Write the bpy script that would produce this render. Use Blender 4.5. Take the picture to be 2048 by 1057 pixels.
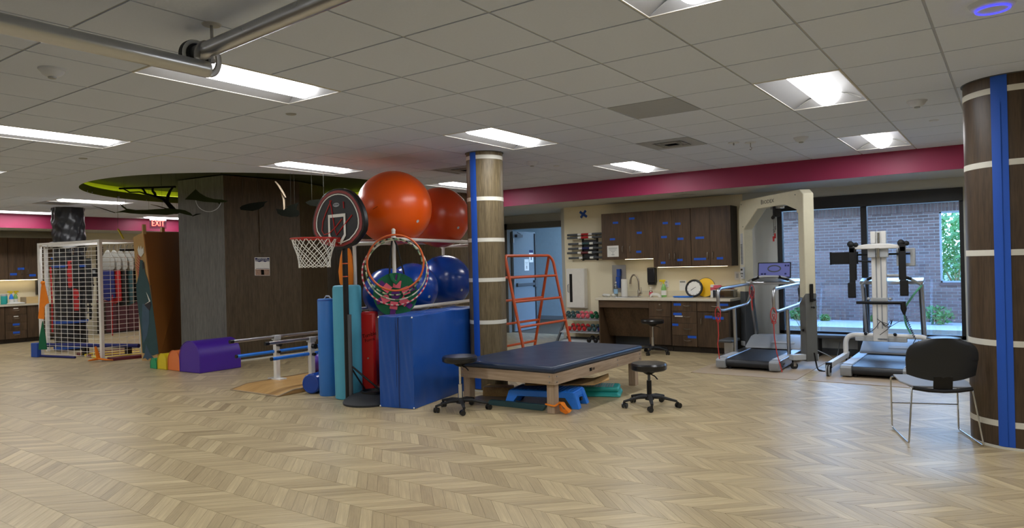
import bpy, bmesh, math, random
from mathutils import Vector, Matrix
random.seed(7)
PI = math.pi
for o in list(bpy.data.objects): bpy.data.objects.remove(o)
SC = bpy.context.scene
COL = SC.collection

# ---------------------------------------------------------------- camera
CAMH = 1.45
FPX = 1414.1
YAW, PITCH, ROLL = math.radians(35.445), math.radians(0.009), math.radians(-1.411)
_f = Vector((-math.sin(YAW)*math.cos(PITCH), math.cos(YAW)*math.cos(PITCH), math.sin(PITCH)))
_r = Vector((math.cos(YAW), math.sin(YAW), 0))
_u = _r.cross(_f)
CR = _r*math.cos(ROLL) + _u*math.sin(ROLL)
CU = _u*math.cos(ROLL) - _r*math.sin(ROLL)
CF = _f
cam = bpy.data.cameras.new('camera')
camo = bpy.data.objects.new('camera', cam); COL.objects.link(camo)
cam.sensor_fit = 'HORIZONTAL'; cam.sensor_width = 36.0; cam.lens = FPX/2048*36.0
cam.clip_start = 0.05; cam.clip_end = 200
m = Matrix((CR, CU, -CF)).transposed().to_4x4(); m.translation = Vector((0, 0, CAMH))
camo.matrix_world = m
SC.camera = camo
C0 = Vector((0, 0, CAMH))
# sight lines of the photograph, used to measure where things stand on known planes
def ray(x, y): return CF + CR*((x-1024)/FPX) - CU*((y-528.5)/FPX)
def on_z(x, y, z=0.0): d = ray(x, y); return C0 + d*((z-CAMH)/d.z)
def on_y(x, y, Y): d = ray(x, y); return C0 + d*(Y/d.y)
def on_x(x, y, X): d = ray(x, y); return C0 + d*(X/d.x)
def on_d(x, y, dep): return C0 + ray(x, y)*dep
def on_plane(x, y, p, n): d = ray(x, y); return C0 + d*((Vector(p)-C0).dot(n)/d.dot(n))
def px_of(p):
    d = Vector(p)-C0; k = d.dot(CF)
    if k <= 0.05: return None
    return (1024+FPX*d.dot(CR)/k, 528.5-FPX*d.dot(CU)/k)

# ---------------------------------------------------------------- world, exposure
LAMP = 7.0          # lens glow; each lamp also carries an area light of LAMP_W watts
LAMP_W = 19.0
SC.view_settings.view_transform = 'Standard'; SC.view_settings.look = 'None'
SC.view_settings.gamma = 1.0; SC.view_settings.use_curve_mapping = False
SC.view_settings.exposure = 0.06
W = bpy.data.worlds.new('sky'); SC.world = W; W.use_nodes = True
nt = W.node_tree; nt.nodes.clear()
wo = nt.nodes.new('ShaderNodeOutputWorld'); bg = nt.nodes.new('ShaderNodeBackground')
tc = nt.nodes.new('ShaderNodeTexCoord'); sp = nt.nodes.new('ShaderNodeSeparateXYZ'); cr = nt.nodes.new('ShaderNodeValToRGB')
nt.links.new(tc.outputs['Generated'], sp.inputs[0]); nt.links.new(sp.outputs['Z'], cr.inputs[0])
cr.color_ramp.elements[0].color = (0.50, 0.71, 1.0, 1); cr.color_ramp.elements[0].position = 0.0
cr.color_ramp.elements[1].color = (0.20, 0.42, 1.0, 1); cr.color_ramp.elements[1].position = 0.8
nt.links.new(cr.outputs[0], bg.inputs[0]); bg.inputs[1].default_value = 11.5
nt.links.new(bg.outputs[0], wo.inputs[0])

# ---------------------------------------------------------------- materials
def S(r, g, b):
    f = lambda c: (c/255/12.92) if c/255 <= 0.04045 else ((c/255+0.055)/1.055)**2.4
    return (f(r), f(g), f(b), 1)
def principled(name):
    mt = bpy.data.materials.new(name); mt.use_nodes = True
    n = mt.node_tree; b = n.nodes['Principled BSDF']
    return mt, n, b
def P(name, rgb, rough=0.5, metal=0.0, var=0.07, scale=14.0, bump=0.0, coat=0.0, spec=0.5, stretch=(1, 1, 1), rvar=0.06):
    """plain coloured surface with a little procedural variation in colour, gloss and relief"""
    mt, n, b = principled(name); c = S(*rgb)
    t = n.nodes.new('ShaderNodeTexCoord'); mp = n.nodes.new('ShaderNodeMapping'); mp.inputs['Scale'].default_value = stretch
    nz = n.nodes.new('ShaderNodeTexNoise'); nz.inputs['Scale'].default_value = scale; nz.inputs['Detail'].default_value = 4
    mx = n.nodes.new('ShaderNodeMix'); mx.data_type = 'RGBA'
    mx.inputs[6].default_value = tuple(max(0, v*(1-var)) for v in c[:3])+(1,)
    mx.inputs[7].default_value = tuple(min(1, v*(1+var)) for v in c[:3])+(1,)
    n.links.new(t.outputs['Object'], mp.inputs[0]); n.links.new(mp.outputs[0], nz.inputs['Vector'])
    n.links.new(nz.outputs[0], mx.inputs[0]); n.links.new(mx.outputs[2], b.inputs['Base Color'])
    mr = n.nodes.new('ShaderNodeMapRange'); mr.inputs[3].default_value = max(0.02, rough-rvar); mr.inputs[4].default_value = min(1, rough+rvar)
    n.links.new(nz.outputs[0], mr.inputs[0]); n.links.new(mr.outputs[0], b.inputs['Roughness'])
    b.inputs['Metallic'].default_value = metal; b.inputs['Coat Weight'].default_value = coat
    b.inputs['Specular IOR Level'].default_value = spec
    if bump:
        bp = n.nodes.new('ShaderNodeBump'); bp.inputs['Strength'].default_value = bump; bp.inputs['Distance'].default_value = 0.01
        n.links.new(nz.outputs[0], bp.inputs['Height']); n.links.new(bp.outputs[0], b.inputs['Normal'])
    return mt
def WOOD(name, dark, light, axis='Z', scale=9.0, rough=0.5, fine=60.0, knots=0.35):
    """wood grain running along one object axis: long streaks, fine pores and soft broad patches"""
    mt, n, b = principled(name)
    t = n.nodes.new('ShaderNodeTexCoord'); oi = n.nodes.new('ShaderNodeObjectInfo')
    ad = n.nodes.new('ShaderNodeVectorMath'); ad.operation = 'ADD'
    sc = n.nodes.new('ShaderNodeVectorMath'); sc.operation = 'SCALE'; sc.inputs[3].default_value = 37.0
    cb = n.nodes.new('ShaderNodeCombineXYZ')
    for i in range(3): n.links.new(oi.outputs['Random'], cb.inputs[i])
    n.links.new(cb.outputs[0], sc.inputs[0]); n.links.new(t.outputs['Object'], ad.inputs[0]); n.links.new(sc.outputs[0], ad.inputs[1])
    s = {'X': (0.07, 1, 1), 'Y': (1, 0.07, 1), 'Z': (1, 1, 0.07)}[axis]
    outs = []
    for k, (f, det) in enumerate(((scale, 5), (fine, 3), (scale*0.35, 2))):
        mp = n.nodes.new('ShaderNodeMapping'); mp.inputs['Scale'].default_value = tuple(v*f for v in s) if k < 2 else tuple((0.4 if v < 1 else 1)*f for v in s)
        nz = n.nodes.new('ShaderNodeTexNoise'); nz.inputs['Scale'].default_value = 1.0; nz.inputs['Detail'].default_value = det
        n.links.new(ad.outputs[0], mp.inputs[0]); n.links.new(mp.outputs[0], nz.inputs['Vector']); outs.append(nz)
    a1 = n.nodes.new('ShaderNodeMath'); a1.operation = 'MULTIPLY_ADD'; a1.inputs[1].default_value = 0.5
    n.links.new(outs[1].outputs[0], a1.inputs[0])
    m0 = n.nodes.new('ShaderNodeMath'); m0.operation = 'MULTIPLY'; m0.inputs[1].default_value = 0.5; n.links.new(outs[0].outputs[0], m0.inputs[0])
    n.links.new(m0.outputs[0], a1.inputs[2])
    a2 = n.nodes.new('ShaderNodeMath'); a2.operation = 'MULTIPLY_ADD'; a2.inputs[1].default_value = knots; n.links.new(outs[2].outputs[0], a2.inputs[0]); n.links.new(a1.outputs[0], a2.inputs[2])
    rp = n.nodes.new('ShaderNodeValToRGB')
    rp.color_ramp.elements[0].position = 0.42; rp.color_ramp.elements[0].color = S(*dark)
    rp.color_ramp.elements[1].position = 0.92; rp.color_ramp.elements[1].color = S(*light)
    n.links.new(a2.outputs[0], rp.inputs[0]); n.links.new(rp.outputs[0], b.inputs['Base Color'])
    b.inputs['Roughness'].default_value = rough; b.inputs['Specular IOR Level'].default_value = 0.35
    bp = n.nodes.new('ShaderNodeBump'); bp.inputs['Strength'].default_value = 0.12; bp.inputs['Distance'].default_value = 0.004
    n.links.new(a1.outputs[0], bp.inputs['Height']); n.links.new(bp.outputs[0], b.inputs['Normal'])
    return mt
def EMIT(name, rgb, strength):
    mt, n, b = principled(name)
    nz = n.nodes.new('ShaderNodeTexNoise'); nz.inputs['Scale'].default_value = 3
    mx = n.nodes.new('ShaderNodeMix'); mx.data_type = 'RGBA'; c = S(*rgb)
    mx.inputs[6].default_value = c; mx.inputs[7].default_value = tuple(v*0.96 for v in c[:3])+(1,)
    n.links.new(nz.outputs[0], mx.inputs[0]); n.links.new(mx.outputs[2], b.inputs['Emission Color'])
    b.inputs['Base Color'].default_value = c; b.inputs['Emission Strength'].default_value = strength
    return mt
def CLEAR(name, rgb, alpha=0.15, rough=0.03):
    """thin clear sheet: mostly see-through, mirror-like at grazing angles"""
    mt = bpy.data.materials.new(name); mt.use_nodes = True; n = mt.node_tree; n.nodes.clear()
    o = n.nodes.new('ShaderNodeOutputMaterial'); tr = n.nodes.new('ShaderNodeBsdfTransparent'); gl = n.nodes.new('ShaderNodeBsdfGlossy')
    fr = n.nodes.new('ShaderNodeFresnel'); fr.inputs[0].default_value = 1.5
    ad = n.nodes.new('ShaderNodeMath'); ad.operation = 'ADD'; ad.inputs[1].default_value = alpha; ad.use_clamp = True
    mx = n.nodes.new('ShaderNodeMixShader'); tr.inputs[0].default_value = S(*rgb); gl.inputs['Roughness'].default_value = rough
    n.links.new(fr.outputs[0], ad.inputs[0]); n.links.new(ad.outputs[0], mx.inputs[0])
    n.links.new(tr.outputs[0], mx.inputs[1]); n.links.new(gl.outputs[0], mx.inputs[2]); n.links.new(mx.outputs[0], o.inputs[0])
    return mt
def STRIPE(name, cols, n_rep, slant=0.0, rough=0.4):
    """bands wrapped round a ring (object z axis): colours repeat n_rep times round the hoop"""
    mt, n, b = principled(name)
    t = n.nodes.new('ShaderNodeTexCoord'); g = n.nodes.new('ShaderNodeTexGradient'); g.gradient_type = 'RADIAL'
    n.links.new(t.outputs['Object'], g.inputs[0])
    sp = n.nodes.new('ShaderNodeSeparateXYZ'); n.links.new(t.outputs['Object'], sp.inputs[0])
    ml = n.nodes.new('ShaderNodeMath'); ml.operation = 'MULTIPLY'; ml.inputs[1].default_value = n_rep; n.links.new(g.outputs[1], ml.inputs[0])
    ma = n.nodes.new('ShaderNodeMath'); ma.operation = 'MULTIPLY_ADD'; ma.inputs[1].default_value = slant; n.links.new(sp.outputs[2], ma.inputs[0]); n.links.new(ml.outputs[0], ma.inputs[2])
    f = n.nodes.new('ShaderNodeMath'); f.operation = 'FRACT'; n.links.new(ma.outputs[0], f.inputs[0])
    rp = n.nodes.new('ShaderNodeValToRGB'); rp.color_ramp.interpolation = 'CONSTANT'
    e = rp.color_ramp.elements
    while len(e) < len(cols): e.new(0.5)
    for i, c in enumerate(cols): e[i].position = i/len(cols); e[i].color = S(*c)
    n.links.new(f.outputs[0], rp.inputs[0]); n.links.new(rp.outputs[0], b.inputs['Base Color']); b.inputs['Roughness'].default_value = rough
    return mt

M = {}
M['white'] = P('white_paint', (222, 220, 212), 0.5)
M['coolwhite'] = P('cool_white_plastic', (200, 208, 224), 0.5)
M['whitetube'] = P('white_powder_coat', (225, 224, 220), 0.35)
M['pvc'] = P('white_plastic_pipe', (215, 212, 205), 0.35)
M['beige'] = P('warm_wall_paint', (224, 215, 186), 0.7, var=0.03, scale=3)
M['greywall'] = P('grey_paint_and_dim_wall', (188, 190, 186), 0.7, var=0.03, scale=3)
M['crimson'] = P('crimson_paint', (134, 24, 66), 0.55, var=0.03, scale=4)
M['tile'] = P('ceiling_tile_board', (208, 220, 244), 0.9, var=0.03, scale=60, bump=0.08)
M['grid'] = P('ceiling_grid_metal', (166, 172, 184), 0.5)
M['panelgrey'] = P('grey_ceiling_panel', (160, 168, 182), 0.6)
M['green_recess'] = P('olive_green_paint', (104, 122, 40), 0.7)
M['black'] = P('black_plastic', (13, 13, 15), 0.45, spec=0.35)
M['blackrub'] = P('black_rubber', (26, 27, 29), 0.7, bump=0.1)
M['blackgloss'] = P('black_vinyl', (20, 21, 24), 0.3)
M['chrome'] = P('chrome', (200, 202, 205), 0.14, 1.0, rvar=0.02)
M['steel'] = P('brushed_steel', (165, 165, 165), 0.32, 1.0)
M['nickel'] = P('brushed_nickel', (175, 168, 155), 0.3, 1.0)
M['alum'] = P('satin_aluminium', (182, 185, 190), 0.3, 1.0)
M['greyplast'] = P('grey_plastic', (150, 155, 160), 0.45)
M['lightgrey'] = P('light_grey_plastic', (176, 180, 183), 0.45)
M['darkgrey'] = P('dark_grey_metal', (72, 76, 80), 0.5)
M['cream'] = P('cream_powder_coat', (205, 200, 176), 0.45)
M['bluevinyl'] = P('blue_vinyl', (24, 76, 156), 0.34, bump=0.7, scale=4.5, var=0.08, stretch=(1, 1, 0.45))
M['navyvinyl'] = P('navy_vinyl_upholstery', (32, 48, 74), 0.34, bump=0.05, scale=5)
M['bluefoam'] = P('blue_foam', (44, 112, 190), 0.45)
M['tealfoam'] = P('teal_foam', (76, 158, 184), 0.6)
M['redvinyl'] = P('red_vinyl', (165, 16, 14), 0.3, bump=0.1)
M['purple'] = P('purple_vinyl', (72, 36, 150), 0.36, bump=0.1)
M['orange'] = P('orange_rubber', (222, 84, 10), 0.3, var=0.05, scale=4, spec=0.45)
M['orange2'] = P('orange_vinyl', (222, 120, 62), 0.45, bump=0.2)
M['yellow'] = P('yellow_vinyl', (214, 190, 24), 0.4)
M['greenv'] = P('green_vinyl', (16, 150, 96), 0.4)
M['blueball'] = P('blue_rubber', (12, 62, 150), 0.22, var=0.06, scale=4)
M['orangepaint'] = P('orange_red_paint', (186, 78, 32), 0.35)
M['maroon'] = P('maroon_vinyl', (96, 22, 34), 0.45)
M['bluetape'] = P('blue_painters_tape', (20, 84, 190), 0.6, var=0.12, scale=6, stretch=(1, 1, 0.2))
M['bluetape2'] = P('blue_painters_tape_dark', (30, 74, 160), 0.65)
M['whitetape'] = P('white_masking_tape', (214, 212, 200), 0.6)
M['bluestep'] = P('blue_step_plastic', (34, 124, 232), 0.45)
M['tealstep'] = P('teal_step_plastic', (40, 165, 160), 0.45)
M['woodlight'] = WOOD('pale_oak', (130, 108, 86), (192, 170, 146), 'X', 12, 0.5)
M['woodlegs'] = WOOD('pale_oak_upright', (130, 108, 86), (192, 170, 146), 'Z', 12, 0.5)
M['woodlightY'] = WOOD('pale_oak_lengthwise', (130, 108, 86), (192, 170, 146), 'Y', 12, 0.5)
M['ply'] = WOOD('plywood', (160, 120, 70), (206, 168, 110), 'Y', 6, 0.35)
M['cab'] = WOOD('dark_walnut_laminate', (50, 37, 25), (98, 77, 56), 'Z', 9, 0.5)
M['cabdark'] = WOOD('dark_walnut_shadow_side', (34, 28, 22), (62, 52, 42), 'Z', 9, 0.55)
M['cabx'] = WOOD('dark_walnut_laminate_level', (50, 37, 25), (98, 77, 56), 'X', 9, 0.5)
M['drum'] = WOOD('grey_brown_veneer', (66, 54, 38), (104, 90, 68), 'Z', 30, 0.5, 120, 0.15)
M['drum_lit'] = WOOD('lit_side_veneer', (88, 88, 86), (130, 130, 126), 'Z', 30, 0.5, 120, 0.15)  # same veneer as the drum; this side's brighter light put into the colour
M['colwood'] = WOOD('column_veneer', (88, 76, 54), (138, 122, 92), 'Z', 30, 0.42, 120, 0.12)
M['colwood2'] = WOOD('dark_column_veneer', (58, 46, 34), (98, 80, 60), 'Z', 22, 0.42, 110, 0.15)
M['counter'] = P('speckled_counter', (212, 205, 186), 0.25, var=0.1, scale=90)
M['splash'] = P('backsplash', (214, 206, 180), 0.4)
M['glass'] = CLEAR('window_glass', (236, 244, 246), 0.03)
M['glassdark'] = CLEAR('reflecting_window_glass', (130, 140, 140), 0.35)
M['clearp'] = CLEAR('clear_plastic', (225, 228, 228), 0.1, 0.1)
M['winframe'] = P('black_window_frame', (20, 22, 26), 0.45)
M['hall'] = P('daylight_blue_hall_wall', (186, 208, 222), 0.7)  # blue of the daylight put into the wall colour
M['doorgrey'] = P('grey_painted_door', (110, 122, 130), 0.5)
M['doorframe'] = P('grey_door_frame', (110, 108, 100), 0.55)
M['cardboard'] = P('brown_cardboard', (176, 110, 46), 0.75, var=0.12, scale=3, stretch=(1, 1, 0.3))
M['cardlight'] = P('light_cardboard', (188, 152, 98), 0.75)
M['tealpaint'] = P('dark_teal_paint', (40, 72, 76), 0.6, var=0.25, scale=7)
M['bluegrey'] = P('blue_grey_paint', (60, 84, 104), 0.6, var=0.25, scale=7)
M['quill'] = P('red_quill_paint', (170, 60, 60), 0.6)
M['claw'] = P('white_claw_paint', (220, 222, 215), 0.6)
M['paper'] = P('white_paper', (226, 226, 220), 0.7)
M['ink'] = P('dark_ink', (40, 40, 46), 0.7)
M['inkblue'] = P('navy_ink', (20, 30, 84), 0.7)
M['greyink'] = P('grey_ink', (140, 142, 140), 0.7)
M['photoprint'] = P('printed_photo', (160, 130, 110), 0.6, var=0.6, scale=40)
M['orangecloth'] = P('orange_cloth', (232, 128, 20), 0.8, bump=0.2)
M['greencloth'] = P('green_cloth', (8, 96, 62), 0.8, bump=0.2)
M['red'] = P('red_cloth', (170, 24, 28), 0.7)
M['pinkred'] = P('red_tubing', (196, 62, 60), 0.4)
M['bluecloth'] = P('navy_cloth', (26, 34, 100), 0.8)
M['blackcloth'] = P('black_webbing', (18, 18, 20), 0.8)
M['canvas'] = P('grey_canvas', (140, 138, 130), 0.8)
M['targetgreen'] = P('green_felt', (12, 92, 58), 0.85)
M['targetpink'] = P('pink_felt', (214, 96, 110), 0.85)
M['targetpurple'] = P('purple_felt', (84, 30, 104), 0.85)
M['leafgreen'] = P('leaf_green', (64, 108, 44), 0.6, var=0.4, scale=5)
M['darkfish'] = P('dark_green_mobile', (12, 14, 8), 0.8, spec=0.08)
M['greenfish'] = P('olive_mobile', (34, 40, 14), 0.8, spec=0.1)
M['branch'] = P('dark_brown_mobile', (16, 15, 12), 0.8, spec=0.1)
M['wire'] = P('thin_wire', (60, 60, 54), 0.8, spec=0.05)
M['concrete'] = P('patio_concrete', (172, 168, 164), 0.85, var=0.12, scale=2, bump=0.1)
M['mortar'] = P('mortar', (176, 168, 160), 0.9)
M['matbeige'] = P('tan_floor_mat', (166, 148, 124), 0.6)
M['greenseat'] = P('green_vinyl_seat', (96, 148, 50), 0.45)
M['exitred'] = EMIT('exit_letters', (255, 60, 44), 2.2)
M['screen'] = EMIT('touch_screen', (92, 98, 160), 0.22)
M['screen2'] = EMIT('monitor_screen', (110, 140, 190), 0.6)
M['bluering'] = EMIT('blue_status_ring', (60, 60, 255), 2.5)
M['lens'] = EMIT('lamp_lens', (250, 250, 252), LAMP)
M['cove'] = EMIT('cove_strip', (240, 250, 90), 3.2)
M['cove_top'] = P('dark_olive_paint', (52, 60, 26), 0.8)
M['cove_wall'] = P('cove_glow_wall', (222, 226, 96), 0.7)  # glow of the cove strip put into the wall colour
M['undercab'] = EMIT('under_cabinet_strip', (255, 232, 190), 7.0)
M['reflector'] = P('white_reflector', (150, 150, 150), 0.5)
M['yellowdisc'] = P('yellow_plastic', (232, 186, 14), 0.4)

# ---------------------------------------------------------------- mesh builder
class MB:
    def __init__(s): s.v = []; s.f = []
    def add(s, vs, fs):
        k = len(s.v); s.v += [tuple(v) for v in vs]; s.f += [tuple(i+k for i in f) for f in fs]; return s
    def box(s, c, d, rz=0.0, M_=None):
        x, y, z = d[0]/2, d[1]/2, d[2]/2
        vs = [Vector((a*x, b*y, g*z)) for g in (-1, 1) for b in (-1, 1) for a in (-1, 1)]
        R = Matrix.Rotation(rz, 3, 'Z') if M_ is None else M_
        vs = [R @ v + Vector(c) for v in vs]
        return s.add(vs, [(0, 2, 3, 1), (4, 5, 7, 6), (0, 1, 5, 4), (1, 3, 7, 5), (3, 2, 6, 7), (2, 0, 4, 6)])
    def bb(s, x0, x1, y0, y1, z0, z1): return s.box(((x0+x1)/2, (y0+y1)/2, (z0+z1)/2), (abs(x1-x0), abs(y1-y0), abs(z1-z0)))
    def beam(s, a, b, w, t, up=(0, 0, 1)):
        a, b = Vector(a), Vector(b); d = (b-a); L = d.length; d.normalize(); u = Vector(up)
        x = d.cross(u)
        if x.length < 1e-4: x = d.cross(Vector((0, 1, 0)))
        x.normalize(); u = x.cross(d)
        R = Matrix((x, d, u)).transposed()
        return s.box((a+b)/2, (w, L, t), M_=R)
    def cyl(s, a, b, r0, r1=None, n=20, caps=True):
        if r1 is None: r1 = r0
        a, b = Vector(a), Vector(b); d = (b-a).normalized()
        x = d.cross(Vector((0, 0, 1)));
        if x.length < 1e-4: x = Vector((1, 0, 0))
        x.normalize(); y = d.cross(x)
        vs = []
        for c, r in ((a, r0), (b, r1)):
            for i in range(n):
                t = 2*PI*i/n; vs.append(c + x*math.cos(t)*r + y*math.sin(t)*r)
        fs = [(i, (i+1) % n, n+(i+1) % n, n+i) for i in range(n)]
        if caps: fs += [tuple(range(n-1, -1, -1)), tuple(range(n, 2*n))]
        return s.add(vs, fs)
    def tube(s, pts, r, n=10, closed=False, flat=None):
        pts = [Vector(p) for p in pts]; N = len(pts); rs = r if isinstance(r, (list, tuple)) else [r]*N
        vs = []; px = None
        for i, p in enumerate(pts):
            a = pts[(i-1) % N] if (closed or i > 0) else p
            b = pts[(i+1) % N] if (closed or i < N-1) else p
            d = (b-a).normalized()
            if px is None:
                px = d.cross(Vector((0, 0, 1)))
                if px.length < 0.2: px = d.cross(Vector((0, 1, 0)))
            x = px - d*px.dot(d)
            if x.length < 1e-4: x = d.orthogonal()
            x.normalize(); px = x; y = d.cross(x)
            for k in range(n):
                t = 2*PI*k/n; vs.append(p + x*math.cos(t)*rs[i] + y*math.sin(t)*rs[i]*(flat or 1))
        fs = []
        for i in range(N if closed else N-1):
            j = (i+1) % N
            fs += [(i*n+k, i*n+(k+1) % n, j*n+(k+1) % n, j*n+k) for k in range(n)]
        if not closed: fs += [tuple(range(n-1, -1, -1)), tuple(range((N-1)*n, N*n))]
        return s.add(vs, fs)
    def lathe(s, prof, c=(0, 0, 0), n=28, R=None):
        c = Vector(c); vs = []; k = len(prof)
        for i in range(n):
            t = 2*PI*i/n
            for r, z in prof:
                v = Vector((r*math.cos(t), r*math.sin(t), z)); vs.append(c + (R @ v if R else v))
        fs = []
        for i in range(n):
            j = (i+1) % n
            for q in range(k-1): fs.append((i*k+q, j*k+q, j*k+q+1, i*k+q+1))
        if prof[0][0] > 1e-5: fs.append(tuple(i*k for i in range(n-1, -1, -1)))
        if prof[-1][0] > 1e-5: fs.append(tuple(i*k+k-1 for i in range(n)))
        return s.add(vs, fs)
    def prism(s, pts, off):
        """polygon (3D points) pushed along off"""
        pts = [Vector(p) for p in pts]; n = len(pts); off = Vector(off)
        vs = pts + [p+off for p in pts]
        fs = [tuple(range(n)), tuple(range(2*n-1, n-1, -1))] + [(i, n+i, n+(i+1) % n, (i+1) % n) for i in range(n)]
        return s.add(vs, fs)
    def sphere(s, c, r, n=24, m_=14, sc=(1, 1, 1)):
        c = Vector(c); vs = [c+Vector((0, 0, r*sc[2]))]
        for i in range(1, m_):
            a = PI*i/m_
            for k in range(n):
                t = 2*PI*k/n; vs.append(c+Vector((r*math.sin(a)*math.cos(t)*sc[0], r*math.sin(a)*math.sin(t)*sc[1], r*math.cos(a)*sc[2])))
        vs.append(c-Vector((0, 0, r*sc[2])))
        fs = [(0, 1+k, 1+(k+1) % n) for k in range(n)]
        for i in range(m_-2):
            b = 1+i*n
            fs += [(b+k, b+n+k, b+n+(k+1) % n, b+(k+1) % n) for k in range(n)]
        b = 1+(m_-2)*n; L = len(vs)-1
        fs += [(b+k, L, b+(k+1) % n) for k in range(n)]
        return s.add(vs, fs)
    def mesh(s, name, mt, smooth=True, ang=38):
        me = bpy.data.meshes.new(name); me.from_pydata(s.v, [], s.f); me.update()
        bm = bmesh.new(); bm.from_mesh(me); bmesh.ops.recalc_face_normals(bm, faces=bm.faces); bm.to_mesh(me); bm.free()
        me.materials.append(mt)
        if smooth:
            me.polygons.foreach_set('use_smooth', [True]*len(me.polygons)); me.set_sharp_from_angle(angle=math.radians(ang))
        return me
def link(name, data, parent=None, loc=None, rz=None):
    o = bpy.data.objects.new(name, data); COL.objects.link(o)
    if parent is not None: o.parent = parent
    if loc is not None: o.location = loc
    if rz is not None: o.rotation_euler = (0, 0, rz)
    return o
def tag(o, label=None, cat=None, group=None, kind=None):
    if label: o['label'] = label
    if cat: o['category'] = cat
    if group: o['group'] = group
    if kind: o['kind'] = kind
    return o
def part(name, mb, mt, parent=None, loc=None, bevel=0.0, smooth=True, label=None, kind=None, rz=None):
    o = link(name, mb.mesh(name, M[mt] if isinstance(mt, str) else mt, smooth), parent, loc, rz)
    if bevel:
        b = o.modifiers.new('edge', 'BEVEL'); b.width = bevel; b.segments = 2; b.limit_method = 'ANGLE'; b.angle_limit = 0.6
    if label: o['label'] = label
    if kind: o['kind'] = kind
    return o
def thing(name, label, cat, loc=(0, 0, 0), rz=0.0, group=None):
    o = link(name, None, None, loc, rz); o.empty_display_size = 0.1
    return tag(o, label, cat, group)
def dup(root, loc=None, rz=None, label=None, group=None, rot=None):
    def cp(o, par):
        c = o.copy(); COL.objects.link(c)
        if par is not None: c.parent = par
        for ch in o.children: cp(ch, c)
        return c
    c = cp(root, None)
    if loc is not None: c.location = loc
    if rz is not None: c.rotation_euler = (0, 0, rz)
    if rot is not None: c.rotation_euler = rot
    if label: c['label'] = label
    if group: c['group'] = group
    return c
def words_mesh(text, size, mt, name, parent, mat4, font_extrude=0.0006, align='CENTER', shear=0, spacing=1.0, xscale=1.0):
    cu = bpy.data.curves.new(name, 'FONT'); cu.body = text; cu.size = size; cu.extrude = font_extrude; cu.align_x = align; cu.align_y = 'CENTER'
    cu.shear = shear; cu.space_character = spacing; cu.resolution_u = 2
    tmp = bpy.data.objects.new(name, cu); me = bpy.data.meshes.new_from_object(tmp); bpy.data.objects.remove(tmp)
    me.materials.clear(); me.materials.append(M[mt]); me.transform(Matrix.Diagonal((xscale, 1, 1, 1))); me.transform(mat4)
    o = bpy.data.objects.new(name, me); COL.objects.link(o)
    if parent is not None: o.parent = parent
    return o
def frame4(origin, xdir, updir):
    """4x4 whose local x runs along xdir, y along updir, z out of the face"""
    x = Vector(xdir).normalized(); y = Vector(updir); y = (y-x*y.dot(x)).normalized(); z = x.cross(y)
    m4 = Matrix((x, y, z)).transposed().to_4x4(); m4.translation = Vector(origin); return m4
def rounded(pts, r, n=5):
    """polyline with its inner corners rounded"""
    pts = [Vector(p) for p in pts]; out = [pts[0]]
    for i in range(1, len(pts)-1):
        a, b, c = pts[i-1], pts[i], pts[i+1]; ra = min(r, (a-b).length*0.49, (c-b).length*0.49)
        p, q = b+(a-b).normalized()*ra, b+(c-b).normalized()*ra
        for k in range(n+1):
            t = k/n; out.append(p*(1-t)**2 + b*2*t*(1-t) + q*t*t)
    out.append(pts[-1]); return out
def loop_rounded(pts, r, n=5):
    pts = [Vector(p) for p in pts]; N = len(pts); out = []
    for i in range(N):
        a, b, c = pts[i-1], pts[i], pts[(i+1) % N]; ra = min(r, (a-b).length*0.49, (c-b).length*0.49)
        p, q = b+(a-b).normalized()*ra, b+(c-b).normalized()*ra
        for k in range(n+1):
            t = k/n; out.append(p*(1-t)**2 + b*2*t*(1-t) + q*t*t)
    return out

# ================================================================ STRUCTURE
CH = 2.752            # ceiling height
def structure(name, mb, mt, **k): return part(name, mb, mt, kind='structure', **k)
def win_x(i): return -2.188 + 0.6096*i        # ceiling grid lines
def win_y(j): return 2.922 + 0.6096*j
XL, XR, YB, YW = -18.3, 4.6, -3.6, 11.15

# ---- floor: chevron planks, each its own piece
mt, n, b = principled('chevron_plank'); M['plank'] = mt
uv = n.nodes.new('ShaderNodeUVMap'); uv.uv_map = 'grain'
at = n.nodes.new('ShaderNodeAttribute'); at.attribute_name = 'tone'
mp = n.nodes.new('ShaderNodeMapping'); mp.inputs['Scale'].default_value = (1.6, 26, 1)
nz = n.nodes.new('ShaderNodeTexNoise'); nz.inputs['Scale'].default_value = 2.2; nz.inputs['Detail'].default_value = 7; nz.inputs['Roughness'].default_value = 0.62; nz.inputs['Distortion'].default_value = 0.5
mp2 = n.nodes.new('ShaderNodeMapping'); mp2.inputs['Scale'].default_value = (1.3, 9, 1)
nz2 = n.nodes.new('ShaderNodeTexNoise'); nz2.inputs['Scale'].default_value = 2.0; nz2.inputs['Detail'].default_value = 3
for a_, b_ in ((mp, nz), (mp2, nz2)):
    n.links.new(uv.outputs[0], a_.inputs[0]); n.links.new(a_.outputs[0], b_.inputs['Vector'])
ad = n.nodes.new('ShaderNodeMath'); ad.operation = 'MULTIPLY_ADD'; ad.inputs[1].default_value = 0.55
n.links.new(nz.outputs[0], ad.inputs[0])
m1 = n.nodes.new('ShaderNodeMath'); m1.operation = 'MULTIPLY_ADD'; m1.inputs[1].default_value = 0.38; n.links.new(nz2.outputs[0], m1.inputs[0]); n.links.new(at.outputs['Fac'], m1.inputs[2])
n.links.new(m1.outputs[0], ad.inputs[2])
rp = n.nodes.new('ShaderNodeValToRGB'); e = rp.color_ramp.elements
e[0].position = 0.30; e[0].color = S(124, 104, 74); e[1].position = 0.95; e[1].color = S(200, 182, 142)
n.links.new(ad.outputs[0], rp.inputs[0]); n.links.new(rp.outputs[0], b.inputs['Base Color'])
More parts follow.
